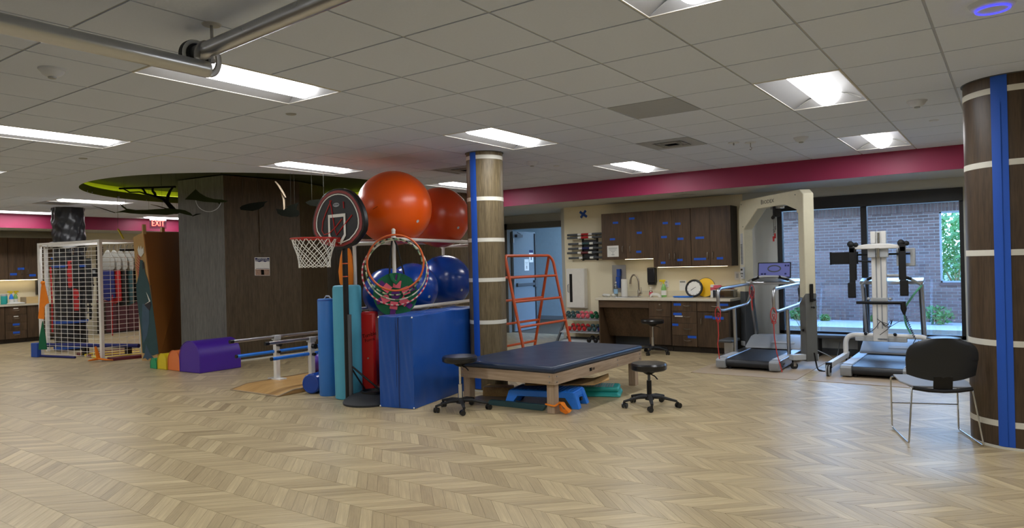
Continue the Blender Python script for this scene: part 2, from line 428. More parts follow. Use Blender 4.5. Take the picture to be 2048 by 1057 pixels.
b.inputs['Roughness'].default_value = 0.36; b.inputs['Specular IOR Level'].default_value = 0.5
bp = n.nodes.new('ShaderNodeBump'); bp.inputs['Strength'].default_value = 0.12; bp.inputs['Distance'].default_value = 0.003
n.links.new(nz.outputs[0], bp.inputs['Height']); n.links.new(bp.outputs[0], b.inputs['Normal'])
M['joint'] = P('floor_joint', (92, 78, 58), 0.5)
floor = structure('floor', MB().bb(XL-0.2, XR+0.2, YB-0.2, 15.6, -0.12, -0.0015), 'joint')
floor['label'] = 'pale oak chevron floor'
ROW, PITCH_X, GAP = 0.2585, 0.0985, 0.0011
def plank_geo(kind, w=PITCH_X, h=ROW, y0=0.0):
    g = GAP; s = -h if kind else h        # kind 1: leans to -x going up
    return [(g, y0+g), (w-g, y0+g), (w-g+s, y0+h-g), (g+s, y0+h-g)]
def plank_mesh(name, items, seed_):
    """items: (x, y, kind, tone)"""
    vs, fs, uvs, tones = [], [], [], []
    rr = random.Random(seed_)
    for x, y, kind, tone in items:
        q = plank_geo(kind); k = len(vs); ou, ov = rr.uniform(0, 40), rr.uniform(0, 40)
        for zz in (0.0, -0.004):
            vs += [(x+a, y+b_, zz) for a, b_ in q]
        fs.append((k, k+1, k+2, k+3)); fs += [(k+i, k+4+i, k+4+(i+1) % 4, k+(i+1) % 4) for i in range(4)]
        loc_uv = [(0, 0), (0, w_ := PITCH_X*0.707), (ROW*1.414, w_), (ROW*1.414, 0)]
        order = [0, 1, 2, 3]
        top = [(ou+loc_uv[i][0]*1.0+(0.07 if i in (1, 2) and not kind else 0)*(-1 if kind else 1), ov+loc_uv[i][1]) for i in order]
        uvs += top
        for i in range(4): uvs += [top[i]]*2+[top[(i+1) % 4]]*2
        tones.append(tone); tones += [tone*0.8]*4
    me = bpy.data.meshes.new(name); me.from_pydata(vs, [], fs); me.update()
    ul = me.uv_layers.new(name='grain'); ul.data.foreach_set('uv', [c for u in uvs for c in u])
    ta = me.attributes.new('tone', 'FLOAT', 'FACE'); ta.data.foreach_set('value', tones)
    me.materials.append(M['plank']); return me
cells = []
rf = random.Random(11)
for k in range(-30, 37):
    kind = 1 if k % 2 == 0 else 0
    y = 3.19 + ROW*k
    if y > 12.0 or y < -3.4: continue
    off = -(ROW if kind == 0 else 0)
    nxs = int((XR-XL)/PITCH_X)+4
    for i in range(nxs):
        x = XL-0.1 + (i+0.45)*PITCH_X + off
        if x < XL-0.1 and kind == 0: continue
        lo, hi = min(x, x-(ROW if kind else -ROW)), max(x+PITCH_X, x+PITCH_X+(-ROW if kind else ROW))
        if lo < XL-0.15 or hi > XR+0.15: continue
        t = rf.gauss(0.24, 0.07)
        if rf.random() < 0.15: t += 0.12
        c = (x+PITCH_X/2+(-ROW/2 if kind else ROW/2), y+ROW/2, 0)
        p = px_of(c); area = 0
        if p and -20 < p[0] < 2068 and 0 < p[1] < 1070:
            dd = (Vector(c)-C0); area = 1.45/dd.length**3
        elif y < 1.0: continue
        cells.append((area, x, y, kind, t))
cells.sort(reverse=True)
variants = {}
for kind in (0, 1):
    for v in range(8):
        t = 0.24 + (-0.09, -0.04, 0.0, 0.04, 0.07, 0.15, -0.065, 0.015)[v]
        variants[kind, v] = plank_mesh('plank', [(0, 0, kind, t)], v*2+kind)
for i, (a, x, y, kind, t) in enumerate(cells[:300]):
    v = rf.choice((0, 1, 2, 3, 4, 5, 6, 7)) if t < 0.33 else 5
    if t < 0.33 and v == 5: v = 2
    link('plank', variants[kind, v], floor, (x, y, 0))
fm = link('chevron_planks', plank_mesh('chevron_planks', [c[1:] for c in cells[300:]], 5), floor); fm['kind'] = 'stuff'

# ---- walls
wb = MB()
wb.bb(-6.74, -3.47, YW, YW+0.22, 0, 3.1); 
structure('wall_back', wb, 'beige')
wb = MB(); wb.bb(-3.47, -2.96, YW, YW+0.22, 0, 3.1); wb.bb(-0.55, XR+0.2, YW, YW+0.22, 0, 3.1); wb.bb(-2.96, -0.55, YW, YW+0.22, 2.33, 3.1); wb.bb(-2.96, -0.55, YW, YW+0.22, 0, 0.29)
structure('wall_window', wb, 'greywall')  # rest of the back wall; its weaker light put into the greyer colour
structure('wall_right', MB().bb(XR, XR+0.2, YB, YW, 0, 3.1), 'beige')
structure('wall_front', MB().bb(XL, XR, YB-0.2, YB, 0, 3.1), 'beige')
structure('wall_left', MB().bb(XL-0.2, XL, YB-0.2, 12.4, 0, 3.1), 'beige')
# recessed wall with the doorway to the hall
YD = 12.15
wd = MB(); wd.bb(XL, -8.80, YD, YD+0.15, 0, 3.1); wd.bb(-8.80, -6.74, YD, YD+0.15, 2.27, 3.1); wd.bb(-6.94, -6.74, YW+0.22, YD+0.15, 0, 3.1)
structure('wall_recess', wd, 'greywall')
fr = MB(); fr.bb(-8.86, -8.74, YD-0.03, YD+0.17, 0, 2.30); fr.bb(-8.86, -6.94, YD-0.03, YD+0.17, 2.18, 2.30); fr.bb(-7.0, -6.94, YD-0.03, YD+0.17, 0, 2.2)
structure('trim_1', fr, 'doorframe')['label'] = 'grey metal door frame'
# hall beyond the doorway
hw = MB(); hw.bb(-13, -6.0, 15.4, 15.6, 0, 2.9); hw.bb(-13.2, -13, 12.3, 15.6, 0, 2.9); hw.bb(-6.2, -6.0, 12.3, 12.75, 0, 2.9); hw.bb(-6.2, -6.0, 12.75, 15.6, 2.5, 2.9); hw.bb(-6.2, -6.0, 15.1, 15.6, 0, 2.9)
structure('wall_hall', hw, 'hall')
structure('ceiling_hall', MB().bb(-13.2, -6.0, 12.3, 15.6, 2.9, 3.0), 'white')
structure('baseboard_hall', MB().bb(-13, -6.2, 15.38, 15.4, 0, 0.1), 'greyplast')
# baseboards
bd = MB(); bd.bb(-6.74, -5.8, YW-0.012, YW, 0, 0.1); bd.bb(-3.4, XR, YW-0.012, YW, 0, 0.1)
structure('baseboard_back', bd, 'darkgrey')
structure('baseboard_left', MB().bb(XL, XL+0.012, 8.6, 12.1, 0, 0.1), 'darkgrey')

# ---- bulkheads with crimson faces
YS = 10.05
structure('trim_2', MB().bb(-17.0, XR, YS, YW+1.0, 2.462, 3.0), 'greywall')['label'] = 'painted soffit over the counter wall'
structure('trim_3', MB().bb(-17.0, XR, YS-0.012, YS, 2.462, CH+0.02), 'crimson')['label'] = 'crimson bulkhead band on the back soffit'
structure('trim_4', MB().bb(XL, -17.0, YB, YW+1.0, 2.462, 3.0), 'greywall')['label'] = 'painted soffit over the left wall'
structure('trim_5', MB().bb(-17.0, -16.988, YB, YS, 2.462, CH+0.02), 'crimson')['label'] = 'crimson bulkhead band on the left soffit'

# ---- round recess in the ceiling
RC, RR = Vector((-10.3, 7.15, 0)), 2.52
def ring(mb, r0, z0, r1, z1, n=96, flip=False):
    vs = [(RC.x+r*math.cos(2*PI*i/n), RC.y+r*math.sin(2*PI*i/n), z) for r, z in ((r0, z0), (r1, z1)) for i in range(n)]
    fs = [(i, (i+1) % n, n+(i+1) % n, n+i) for i in range(n)]
    return mb.add(vs, fs)
rec = MB(); ring(rec, RR, CH, RR, 2.87); ring(rec, RR, 2.87, RR+0.04, 2.87); ring(rec, RR+0.04, 2.87, RR+0.22, 2.84); nn = 96; topc = MB().add([(RC.x+(RR+0.22)*math.cos(2*PI*i/nn), RC.y+(RR+0.22)*math.sin(2*PI*i/nn), 2.985) for i in range(nn)], [tuple(range(nn))])
rec_o = structure('trim_6', rec, 'green_recess'); rec_o['label'] = 'round olive green ceiling recess with a lit cove'
cw = MB(); ring(cw, RR+0.22, 2.84, RR+0.22, 2.99); part('cove_wall', cw, 'cove_wall', rec_o); part('recess_top', topc, 'cove_top', rec_o)
cv = MB().tube([(RC.x+(RR+0.12)*math.cos(2*PI*i/nn), RC.y+(RR+0.12)*math.sin(2*PI*i/nn), 2.875) for i in range(18, 78)], 0.012, 6)
structure('trim_7', cv, 'cove')['label'] = 'yellow green cove light strip'

# ---- ceiling: slab, flat board round the recess, grid and tiles
ceil = structure('ceiling', MB().bb(XL-0.2, XR+0.2, YB-0.2, 12.4, 3.05, 3.2), 'tile')
ceil['label'] = 'suspended ceiling of square tiles'
J0, J1, I0, I1 = -11, 12, -25, 12
# square field of whole tiles replaced by the board round the recess
bi0, bi1 = math.floor((RC.x-RR+2.188)/0.6096), math.ceil((RC.x+RR+2.188)/0.6096)
bj0, bj1 = math.floor((RC.y-RR-2.922)/0.6096), math.ceil((RC.y+RR-2.922)/0.6096)
bx0, bx1, by0, by1 = win_x(bi0), win_x(bi1), win_y(bj0), min(win_y(bj1), YS)
vs, fs, N = [], [], 128
def sq(t):
    dx, dy = math.cos(t), math.sin(t); c = []
    if dx > 1e-9: c.append((bx1-RC.x)/dx)
    if dx < -1e-9: c.append((bx0-RC.x)/dx)
    if dy > 1e-9: c.append((by1-RC.y)/dy)
    if dy < -1e-9: c.append((by0-RC.y)/dy)
    k = max(min(c), RR); return (RC.x+dx*k, RC.y+dy*k)
ang = sorted([2*PI*i/N for i in range(N)]+[math.atan2(y-RC.y, x-RC.x) % (2*PI) for x in (bx0, bx1) for y in (by0, by1)])
brd = MB()
for z in (CH,):
    A = [(RC.x+RR*math.cos(t), RC.y+RR*math.sin(t), z) for t in ang]; B = [sq(t)+(z,) for t in ang]; L = len(ang)
    brd.add(A+B, [(i, (i+1) % L, L+(i+1) % L, L+i) for i in range(L)])
part('ceiling_board', brd, 'tile', ceil)
LIGHTS = [(i, j) for i in (-24, -19, -14, -9, -4, 1, 6, 11) for j in (-9, -6, -1, 4, 9)]
LIGHTS = [(i, j) for i, j in LIGHTS if not (i == -14 and j in (4, 9)) and j != -9 and not (i == 11 and j > 8)]
taken = set()
for i, j in LIGHTS: taken |= {(i, j), (i, j+1)}
VENTS = [(-2, 7), (-7, 7), (-20, 4)]
taken |= set(VENTS); PANEL = (-1, 4); taken.add(PANEL)
COLS = [(-5.03, 6.56, 0.213), (0.02, 6.63, 0.335), (-14.95, 6.2, 0.27)]
tl = []
for i in range(I0, I1):
    for j in range(J0, J1):
        if (i, j) in taken: continue
        x0, y0 = win_x(i), win_y(j)
        if x0 > XR or y0 > YS or x0+0.61 < -17.0 or y0+0.61 < YB: continue
        if bi0 <= i < bi1 and bj0 <= j < bj1: continue
        y1 = min(y0+0.6096, YS); x1 = min(x0+0.6096, XR); x0c = max(x0, -17.0)
        c = ((x0c+x1)/2, (y0+y1)/2, CH); p = px_of(c); a = 0
        if p and -60 < p[0] < 2108 and -60 < p[1] < 700: a = 1/(Vector(c)-C0).length**3
        tl.append((a, x0c, x1, y0, y1))
tl.sort(reverse=True)
g = 0.0075
full = MB().bb(g, 0.6096-g, g, 0.6096-g, 0, 0.013).mesh('ceiling_tile', M['tile'], False)
rest = MB(); cnt = 0
for a, x0, x1, y0, y1 in tl:
    whole = abs(x1-x0-0.6096) < 0.001 and abs(y1-y0-0.6096) < 0.001
    if cnt < 300 and a > 0:
        if whole: link('ceiling_tile', full, ceil, (x0, y0, CH))
        else: part('ceiling_tile', MB().bb(x0+g, x1-g, y0+g, y1-g, CH, CH+0.013), 'tile', ceil, smooth=False)
        cnt += 1
    else: rest.bb(x0+g, x1-g, y0+g, y1-g, CH, CH+0.013)
part('ceiling_tiles', rest, 'tile', ceil, smooth=False, kind='stuff')
gm = MB()
def clip(fixed, a, b, axis):
    """parts of a grid line outside the recess"""
    c = RC.x if axis == 'y' else RC.y; o = RC.y if axis == 'y' else RC.x
    d = abs(fixed-c)
    if d >= RR: return [(a, b)]
    h = math.sqrt(RR*RR-d*d); return [(a, min(b, o-h)), (max(a, o+h), b)]
for i in range(I0, I1+1):
    x = win_x(i)
    if not (-17.0 < x < XR): continue
    for a, b_ in clip(x, YB, YS, 'y'):
        if b_-a > 0.01:
            inb = bi0 <= i <= bi1
            gm.bb(x-0.014, x+0.014, a, b_, CH+0.0045, CH+0.03)
for j in range(J0, J1+1):
    y = win_y(j)
    if not (YB < y < YS): continue
    for a, b_ in clip(y, -17.0, XR, 'x'):
        if b_-a <= 0.01: continue
        cut = sorted((max(a, win_x(li)+0.004), min(b_, win_x(li+1)-0.004)) for li, lj in LIGHTS if lj+1 == j)   # lamps are two tiles long
        s0 = a
        for c0, c1 in cut:
            if c1 <= s0 or c0 >= b_: continue
            if c0-s0 > 0.01: gm.bb(s0, c0, y-0.014, y+0.014, CH+0.006, CH+0.028)
            s0 = c1
        if b_-s0 > 0.01: gm.bb(s0, b_, y-0.014, y+0.014, CH+0.006, CH+0.028)
part('ceiling_grid', gm, 'grid', ceil, smooth=False)
# grey access panel and vents set into the grid
pp = part('access_panel', MB().bb(0.006, 0.6036, 0.006, 0.6036, 0, 0.012), 'panelgrey', ceil, (win_x(PANEL[0]), win_y(PANEL[1]), CH-0.002), bevel=0.003)

def make_vent():
    t = thing('ceiling_vent', 'square grey ceiling air vent with curved slats', 'air vent')
    f = MB(); f.bb(0.006, 0.6036, 0.006, 0.15, 0, 0.012); f.bb(0.006, 0.6036, 0.46, 0.6036, 0, 0.012); f.bb(0.006, 0.15, 0.15, 0.46, 0, 0.012); f.bb(0.46, 0.6036, 0.15, 0.46, 0, 0.012)
    part('face_plate', f, 'panelgrey', t)
    f = MB()
    for k in range(3):
        a = 0.15+k*0.035; w = 0.31-k*0.07
        for q in (0, 1):
            f.beam((a, a if not q else 0.61-a, -0.008), (a+w, a if not q else 0.61-a, -0.008), 0.02, 0.003)
            f.beam((a if not q else 0.61-a, a, -0.008), (a if not q else 0.61-a, a+w, -0.008), 0.02, 0.003)
    part('slats', f, 'greyplast', t)
    part('duct', MB().bb(0.15, 0.46, 0.15, 0.46, 0.03, 0.05), 'black', t)
    return t
v0 = make_vent(); v0.location = (win_x(-2), win_y(7), CH-0.003); v0['label'] = 'grey ceiling vent between the square lamps right of the round column'
dup(v0, (win_x(-7)+0.1, win_y(7), CH-0.003), label='grey ceiling vent above the rear orange ball'); dup(v0, (win_x(-20), win_y(4), CH-0.003), label='ceiling vent beside the lamp over the black wrapped column')

# ---- recessed lamps
def make_lamp():
    t = thing('ceiling_lamp', 'recessed ceiling lamp', 'ceiling lamp')
    w, l = 0.6096, 1.2192
    f = MB(); e = 0.012
    for a, b_, c, d in ((0.004, e, 0.004, l-0.004), (w-e, w-0.004, 0.004, l-0.004), (e, w-e, 0.004, e), (e, w-e, l-e, l-0.004)): f.bb(a, b_, c, d, -0.003, 0.012)
    part('frame', f, 'white', t, smooth=False)
    rf_ = MB(); N_ = 10
    prof = []
    for k in range(N_+1):
        u = k/N_; prof.append((e+0.195*u, 0.002+0.085*math.sin(u*PI/2)))
    prof2 = [(w-x, z) for x, z in prof]
    for pr in (prof, prof2):
        vs = [(x, y, z) for y in (e, l-e) for x, z in pr]; k = len(pr)
        rf_.add(vs, [(i, i+1, k+i+1, k+i) for i in range(k-1)])
    part('reflector', rf_, 'reflector', t)
    for y, s_ in ((e, 1), (l-e, -1)):
        part('end_plate', MB().add([(e, y, 0.002), (w-e, y, 0.002), (0.205, y+s_*0.05, 0.087), (w-0.205, y+s_*0.05, 0.087)], [(0, 1, 3, 2)]), 'reflector', t)
    ln = MB(); vs = []; K = 12
    ys = (0.06, 0.085, l-0.085, l-0.06)
    for q, y in enumerate(ys):
        rr = 0.105 if q in (1, 2) else 0.09
        for k in range(K+1):
            a = PI*k/K; vs.append((w/2-rr*math.cos(a), y, 0.085-rr*0.98*math.sin(a)))
    fs = [(q*(K+1)+k, q*(K+1)+k+1, (q+1)*(K+1)+k+1, (q+1)*(K+1)+k) for q in range(3) for k in range(K)]
    fs += [tuple(range(K+1)), tuple(range(3*(K+1), 4*(K+1)))]
    ln.add(vs, fs); part('lens', ln, 'lens', t)
    la = bpy.data.lights.new('lamp_light', 'AREA'); la.shape = 'RECTANGLE'; la.size = 0.13; la.size_y = l-0.22; la.energy = LAMP_W; la.color = (0.97, 0.98, 1.0)
    link('lamp_light', la, t, (w/2, l/2, -0.021))
    hs = MB().bb(0.0, w, 0.0, l, 0.12, 0.13); hs.bb(0, 0.003, 0, l, 0.0, 0.12); hs.bb(w-0.003, w, 0, l, 0, 0.12); hs.bb(0.003, w-0.003, 0, 0.003, 0, 0.12); hs.bb(0.003, w-0.003, l-0.003, l, 0, 0.12)
    part('housing', hs, 'white', t, smooth=False)
    return t
LL = {(1, -1): 'square lamp cut off by the top edge right of centre', (1, 4): 'bright square lamp left of the large right column', (1, 9): 'small lamp close to the crimson band beside the right column',
      (-4, -1): 'large long lamp behind the ceiling tubes', (-4, 4): 'lamp directly over the taped column in the middle', (-4, 9): 'small lamp near the crimson band above the wall cabinets',
      (-9, -1): 'long lamp cut off by the left edge', (-9, 4): 'lamp over the basketball hoop', (-9, 9): 'lamp partly hidden behind the taped column and orange balls',
      (-19, 4): 'lamp beside the black wrapped column', (-24, 4): 'lamp at the left edge next to the crimson band', (-24, 9): 'far lamp behind the EXIT sign'}
L0 = None
ORD = ['first', 'second', 'third', 'fourth', 'fifth', 'sixth', 'seventh', 'eighth']
ROWN = {-6: 'row behind the camera', -1: 'nearest row', 4: 'middle row', 9: 'row by the counter wall'}
for i, j in LIGHTS:
    lab = LL.get((i, j)) or f"ceiling lamp outside the picture, {ORD[sorted({a for a, c in LIGHTS}).index(i)]} from the left in the {ROWN[j]}"
    if L0 is None:
        L0 = make_lamp(); o = L0; o.location = (win_x(i), win_y(j), CH); o['label'] = lab; o['group'] = 'recessed ceiling lamps'
    else: o = dup(L0, (win_x(i), win_y(j), CH), label=lab, group='recessed ceiling lamps')

# ---- small ceiling devices
def detector(x, y, label, r=0.075, k=1.0):
    p = on_z(x, y, CH)
    t = thing('smoke_detector', label, 'smoke detector', (p.x, p.y, CH), 0, 'smoke detectors on the ceiling')
    part('base', MB().lathe([(0, -0.012), (r, -0.012), (r*1.05, 0)], n=28), 'coolwhite', t)
    part('cover', MB().lathe([(0, -0.052*k), (r*0.45, -0.05*k), (r*0.75, -0.035*k), (r*0.95, -0.012)], n=28), 'coolwhite', t)
    part('sensor', MB().lathe([(0, -0.062*k), (r*0.3, -0.06*k), (r*0.33, -0.049*k)], n=16), 'greyplast', t)
detector(104, 138, 'white smoke detector on a tile left of the ceiling tubes')
detector(1834, 202, 'white smoke detector left of the large right column')
detector(1602, 275, 'white smoke detector between the two square lamps on the right')
detector(1064, 324, 'white smoke detector right of the taped column')
for x, y, lb in ((582, 228, 'in front of the long lamp'), (1868, 241, 'beside the right column'), (1113, 332, 'near the small lamp by the crimson band'), (166, 317, 'at the left above the black wrapped column')):
    p = on_z(x, y, CH); o = part('sprinkler_cover', MB().lathe([(0, -0.006), (0.04, -0.006), (0.045, 0)], n=28), 'greyplast' if x < 600 else 'coolwhite', loc=(p.x, p.y, CH)); tag(o, 'round flat sprinkler cover plate '+lb, 'sprinkler', 'flat sprinkler covers')
p = on_z(1985, 6, CH)
t = thing('wireless_ceiling_disc', 'round white ceiling device with a glowing blue ring', 'wireless device', (p.x, p.y, CH))
part('body', MB().lathe([(0, -0.035), (0.07, -0.034), (0.10, -0.022), (0.11, 0)], n=36), 'coolwhite', t)
part('light_ring', MB().tube([(0.076*math.cos(2*PI*i/32), 0.076*math.sin(2*PI*i/32), -0.036) for i in range(32)], 0.004, 6, True), 'bluering', t)
p = on_z(1492, 286, CH)
t = thing('hanging_ceiling_hook', 'small metal hooks on plates on the ceiling before the crimson band', 'hook', (p.x, p.y, CH))
part('plate', MB().lathe([(0, -0.006), (0.06, -0.006), (0.062, 0)], c=(-0.1, -0.12, 0)).lathe([(0, -0.006), (0.06, -0.006), (0.062, 0)], c=(0.05, 0, 0)), 'coolwhite', t)
part('eye_hook', MB().tube([(0.05, 0, -0.006), (0.05, 0, -0.05), (0.065, 0, -0.065), (0.05, 0, -0.085), (0.04, 0, -0.075)], 0.005, 8).cyl((-0.1, -0.12, -0.006), (-0.1, -0.12, -0.03), 0.008), 'steel', t)

sv = dup(v0, None, label='faint grey vent in the lowered soffit behind the crimson band', group='ceiling vents'); q = on_z(1352, 387, 2.462); sv.location = (q.x-0.3, 10.25, 2.4625)
sv.scale = (1, 1, 0.15)
# ---- aluminium tubes hung from the ceiling, top left
t = thing('overhead_tube_track', 'two crossing aluminium tubes hung under the ceiling at top left', 'ceiling track', (0, 0, 0))
pl_ = on_z(423, 49, CH); r_ = 0.043
zt2 = CH-0.13
for _ in range(40): zt2 += (pl_.y-on_z(430, 96, zt2).y)*0.3
zt1 = zt2-0.115; e1 = on_z(412, 139, zt1)
ct = Vector((pl_.x-0.08, pl_.y-0.05, 0))
part('cross_tube', MB().cyl((ct.x-0.06, ct.y+0.05, zt2), (1.5, ct.y-0.30, zt2), r_, n=32), 'alum', t)
part('long_tube', MB().cyl((e1.x, -3.0, zt1), (e1.x, e1.y, zt1), r_, n=32), 'alum', t)
part('end_cap', MB().cyl((e1.x, e1.y, zt1), (e1.x, e1.y+0.012, zt1), r_*0.96, n=32), 'lightgrey', t)
part('wheel', MB().cyl((ct.x-0.10, ct.y+0.05, zt2-0.01), (ct.x-0.06, ct.y+0.05, zt2-0.01), 0.088, n=36), 'blackrub', t, bevel=0.008)
part('wheel_ring', MB().tube([(ct.x-0.06, ct.y+0.05+0.076*math.cos(2*PI*i/28), zt2-0.01+0.076*math.sin(2*PI*i/28)) for i in range(28)], 0.010, 8, True), 'lightgrey', t)
part('clamp', MB().tube([(ct.x+0.04, ct.y+0.05+0.062*math.cos(2*PI*i/24), zt2-0.045+0.08*math.sin(2*PI*i/24)) for i in range(24)], 0.009, 8, True, flat=2.0), 'steel', t)
part('hanger_rod', MB().cyl((ct.x+0.08, ct.y+0.05, zt2-0.06), (ct.x+0.08, ct.y+0.05, CH), 0.008, n=12), 'steel', t)
part('ceiling_plate', MB().lathe([(0, -0.006), (0.045, -0.006), (0.05, 0)], c=(ct.x+0.08, ct.y+0.05, CH)), 'lightgrey', t)
part('bolt', MB().cyl((ct.x+0.08, ct.y+0.05, zt2-0.075), (ct.x+0.08, ct.y+0.05, zt2-0.055), 0.014, n=6), 'steel', t)

# ---- wood-clad core under the recess
core = [Vector((-11.251, 6.334, 0)), Vector((-10.14, 6.455, 0)), Vector((-10.047, 7.834, 0)), Vector((-10.363, 8.662, 0)), Vector((-11.2, 9.3, 0)), Vector((-12.2, 9.2, 0)), Vector((-12.5, 8.0, 0)), Vector((-12.2, 7.0, 0))]
cc = sum(core, Vector())/len(core)
ins = [p+(cc-p).normalized()*0.04 for p in core]
cr_ = structure('wall_core', MB().prism([(p.x, p.y, 0) for p in ins], (0, 0, 2.965)), 'black'); cr_['label'] = 'wood-clad core standing under the round recess'
for k in range(len(core)):
    a, b_ = core[k], core[(k+1) % len(core)]
    d = (b_-a).normalized(); nrm = Vector((d.y, -d.x, 0)); L = (b_-a).length
    q = MB().prism([a+d*0.002, b_-d*0.002, b_-d*0.002-nrm*0.03, a+d*0.002-nrm*0.03], (0, 0, 2.965))
    part('wood_panel', q, 'drum_lit' if k in (0,) else 'drum', cr_, smooth=False)
wd_ = Vector((core[2]-core[1])).normalized(); wn = Vector((wd_.y, -wd_.x, 0))
def on_core(x, y): return on_plane(x, y, core[1], wn)
a = on_core(518, 405); b_ = on_core(523, 507)
part('conduit_cover', MB().prism([on_core(516.5, 400), on_core(527.5, 400), on_core(530.5, 506), on_core(519.5, 506)], wn*0.02), 'drum', cr_)
sk = MB()
for k in (1, 2):
    a, b_ = core[k], core[(k+1) % len(core)]; d = (b_-a).normalized(); nrm = Vector((d.y, -d.x, 0))
    sk.prism([a+nrm*0.004, b_+nrm*0.004, b_+nrm*0.03, a+nrm*0.03], (0, 0, 0.025))
part('base_strip', sk, 'whitetape', cr_)
# wood-clad wall behind the balls
ww = MB(); ww.bb(-13.3, -8.05, 9.75, 9.95, 0, CH+0.02)
wr = structure('wall_middle', ww, 'drum'); wr['label'] = 'wood-clad wall end behind the ball rack'
for k in range(-4, 4): part('wood_panel', MB().bb(-10.7+k*0.66+0.003, -10.7+(k+1)*0.66-0.003, 9.735, 9.75, 0, CH), 'drum', wr)

# ---- columns
def column(cx, cy, r, mat, label, bands, blue_px, name='round_column', zt=CH):
    t = thing(name, label, 'column', (cx, cy, 0))
    part('shaft', MB().lathe([(r, 0.004), (r, zt+0.02)], n=64), mat, t)
    for z in bands: part('white_tape_band', MB().lathe([(r+0.0006, z-0.022), (r+0.002, z-0.0215), (r+0.002, z+0.0215), (r+0.0006, z+0.022)], n=64), 'whitetape', t)
    part('base_ring', MB().lathe([(r+0.008, 0.0), (r+0.008, 0.016), (r, 0.018)], n=48), 'whitetape', t)
    part('ceiling_ring', MB().lathe([(r+0.012, zt-0.006), (r+0.012, zt+0.004)], n=48), 'darkgrey', t)
    return t
def tape_strip(t, cx, cy, r, bx, w, z0, z1, mat='bluetape', lift=0.004):
    """vertical tape on the column at the bearing of picture column bx, width w metres"""
    d = ray(*bx); th = None; best = 9
    for k in range(3600):
        a = 2*PI*k/3600; p = (cx+r*math.cos(a), cy+r*math.sin(a), bx_z)
        if (Vector(p)-C0).dot(Vector((math.cos(a), math.sin(a), 0))) > 0: continue
        q = px_of(p); e_ = abs(q[0]-bx[0])
        if e_ < best: best = e_; th = a
    m_ = MB(); da = w/r; K = 6; vs = []
    for z in [z0+(z1-z0)*i/8 for i in range(9)]:
        for k in range(K+1):
            a = th-da/2+da*k/K; rr = r+lift+0.001*math.sin(z*9+k); vs.append((rr*math.cos(a), rr*math.sin(a), z))
    fs = [(j*(K+1)+k, j*(K+1)+k+1, (j+1)*(K+1)+k+1, (j+1)*(K+1)+k) for j in range(8) for k in range(K)]
    m_.add(vs, fs); return part('blue_tape_strip', m_, mat, t)
cx, cy, r = COLS[0]
def band_z(px, py, c, r):
    # height of the near side of a column at a picture row
    f = Vector((c[0], c[1], 0)) - Vector((0, 0, 0)); f.normalize(); near = Vector((c[0], c[1], 0))-f*r
    dep = (near-Vector((0, 0, 0))).dot(Vector((CF.x, CF.y, 0))); d = ray(px, py); return (C0+d*(dep/(d.dot(CF)))).z
ctr = column(cx, cy, r, 'colwood', 'round wood-veneer column with white bands and a blue strip in the middle of the room', [band_z(975, y, (cx, cy), r) for y in (313, 397, 480, 560.5, 645.5, 752)], None)
bx_z = 1.45; tape_strip(ctr, cx, cy, r, (950.5, 540), 0.085, 0.03, CH-0.01)
cx, cy, r = COLS[1]
ctr = column(cx, cy, r, 'colwood2', 'large dark wood-veneer column at the right edge with white bands and a wide blue strip', [band_z(2030, y, (cx, cy), r) for y in (174, 323, 505, 690, 854)], None)
tape_strip(ctr, cx, cy, r, (2005, 506), 0.105, 0.02, CH-0.005)
tape_strip(ctr, cx, cy, r, (2000, 506), 0.05, 0.02, CH-0.2, lift=0.008)
# column wrapped in black plastic, far left
cx, cy, r = COLS[2]
t = thing('wrapped_column', 'column wrapped in shiny black plastic at the far left', 'column', (cx, cy, 0))
w = MB(); vs = []; K, Z = 48, 60; rw = random.Random(3)
for j in range(Z+1):
    for k in range(K):
        a = 2*PI*k/K; z = (CH+0.01)*j/Z
        rr = r + 0.010*math.sin(7*a+z*6)+0.008*math.sin(13*a-z*17)+0.007*math.sin(z*31+3*a)+rw.uniform(-.0015, .0015)
        vs.append((rr*math.cos(a), rr*math.sin(a), z))
w.add(vs, [(j*K+k, j*K+(k+1) % K, (j+1)*K+(k+1) % K, (j+1)*K+k) for j in range(Z) for k in range(K)])
M['bag'] = P('black_plastic_wrap', (24, 25, 30), 0.34, bump=0.25, scale=5)
part('plastic_wrap', w, 'bag', t)
for z in (0.06, 0.55, 1.62): part('tape_band', MB().lathe([(r+0.02, z-0.025), (r+0.024, z-0.024), (r+0.024, z+0.024), (r+0.02, z+0.025)], n=40), 'bluetape2', t)
part('loose_wrap', MB().tube([(r*1.12*math.cos(a), r*1.12*math.sin(a), 2.02+0.04*math.sin(3*a)) for a in [2*PI*i/30 for i in range(30)]], 0.03, 8, True), 'lightgrey', t)

# ================================================================ WINDOW AND OUTSIDE
X0, X1, Z0, Z1 = -2.96, -0.55, 0.29, 2.33
fm_ = MB(); d0, d1 = YW+0.03, YW+0.13
fm_.bb(X0, X0+0.07, d0, d1, Z0, Z1); fm_.bb(X1-0.05, X1, d0, d1, Z0, Z1); fm_.bb(X0, X1, d0, d1, Z1-0.1, Z1); fm_.bb(X0, X1, d0, d1, Z0, Z0+0.05); fm_.bb(-1.80, -1.72, d0, d1, Z0, Z1-0.1)
wn_ = structure('window_1', fm_, 'winframe', bevel=0.003); wn_['label'] = 'wide black-framed window in two panes'
part('shade_box', MB().bb(X0+0.002, X1-0.002, YW-0.03, YW+0.03, 2.15, Z1-0.002), 'winframe', wn_, bevel=0.004)
part('sill', MB().bb(X0, X1, YW-0.06, YW+0.03, Z0-0.03, Z0), 'greyplast', wn_, bevel=0.004)
part('glass_pane', MB().bb(X0+0.06, -1.79, YW+0.075, YW+0.083, Z0+0.04, Z1-0.09), 'glass', wn_, smooth=False)
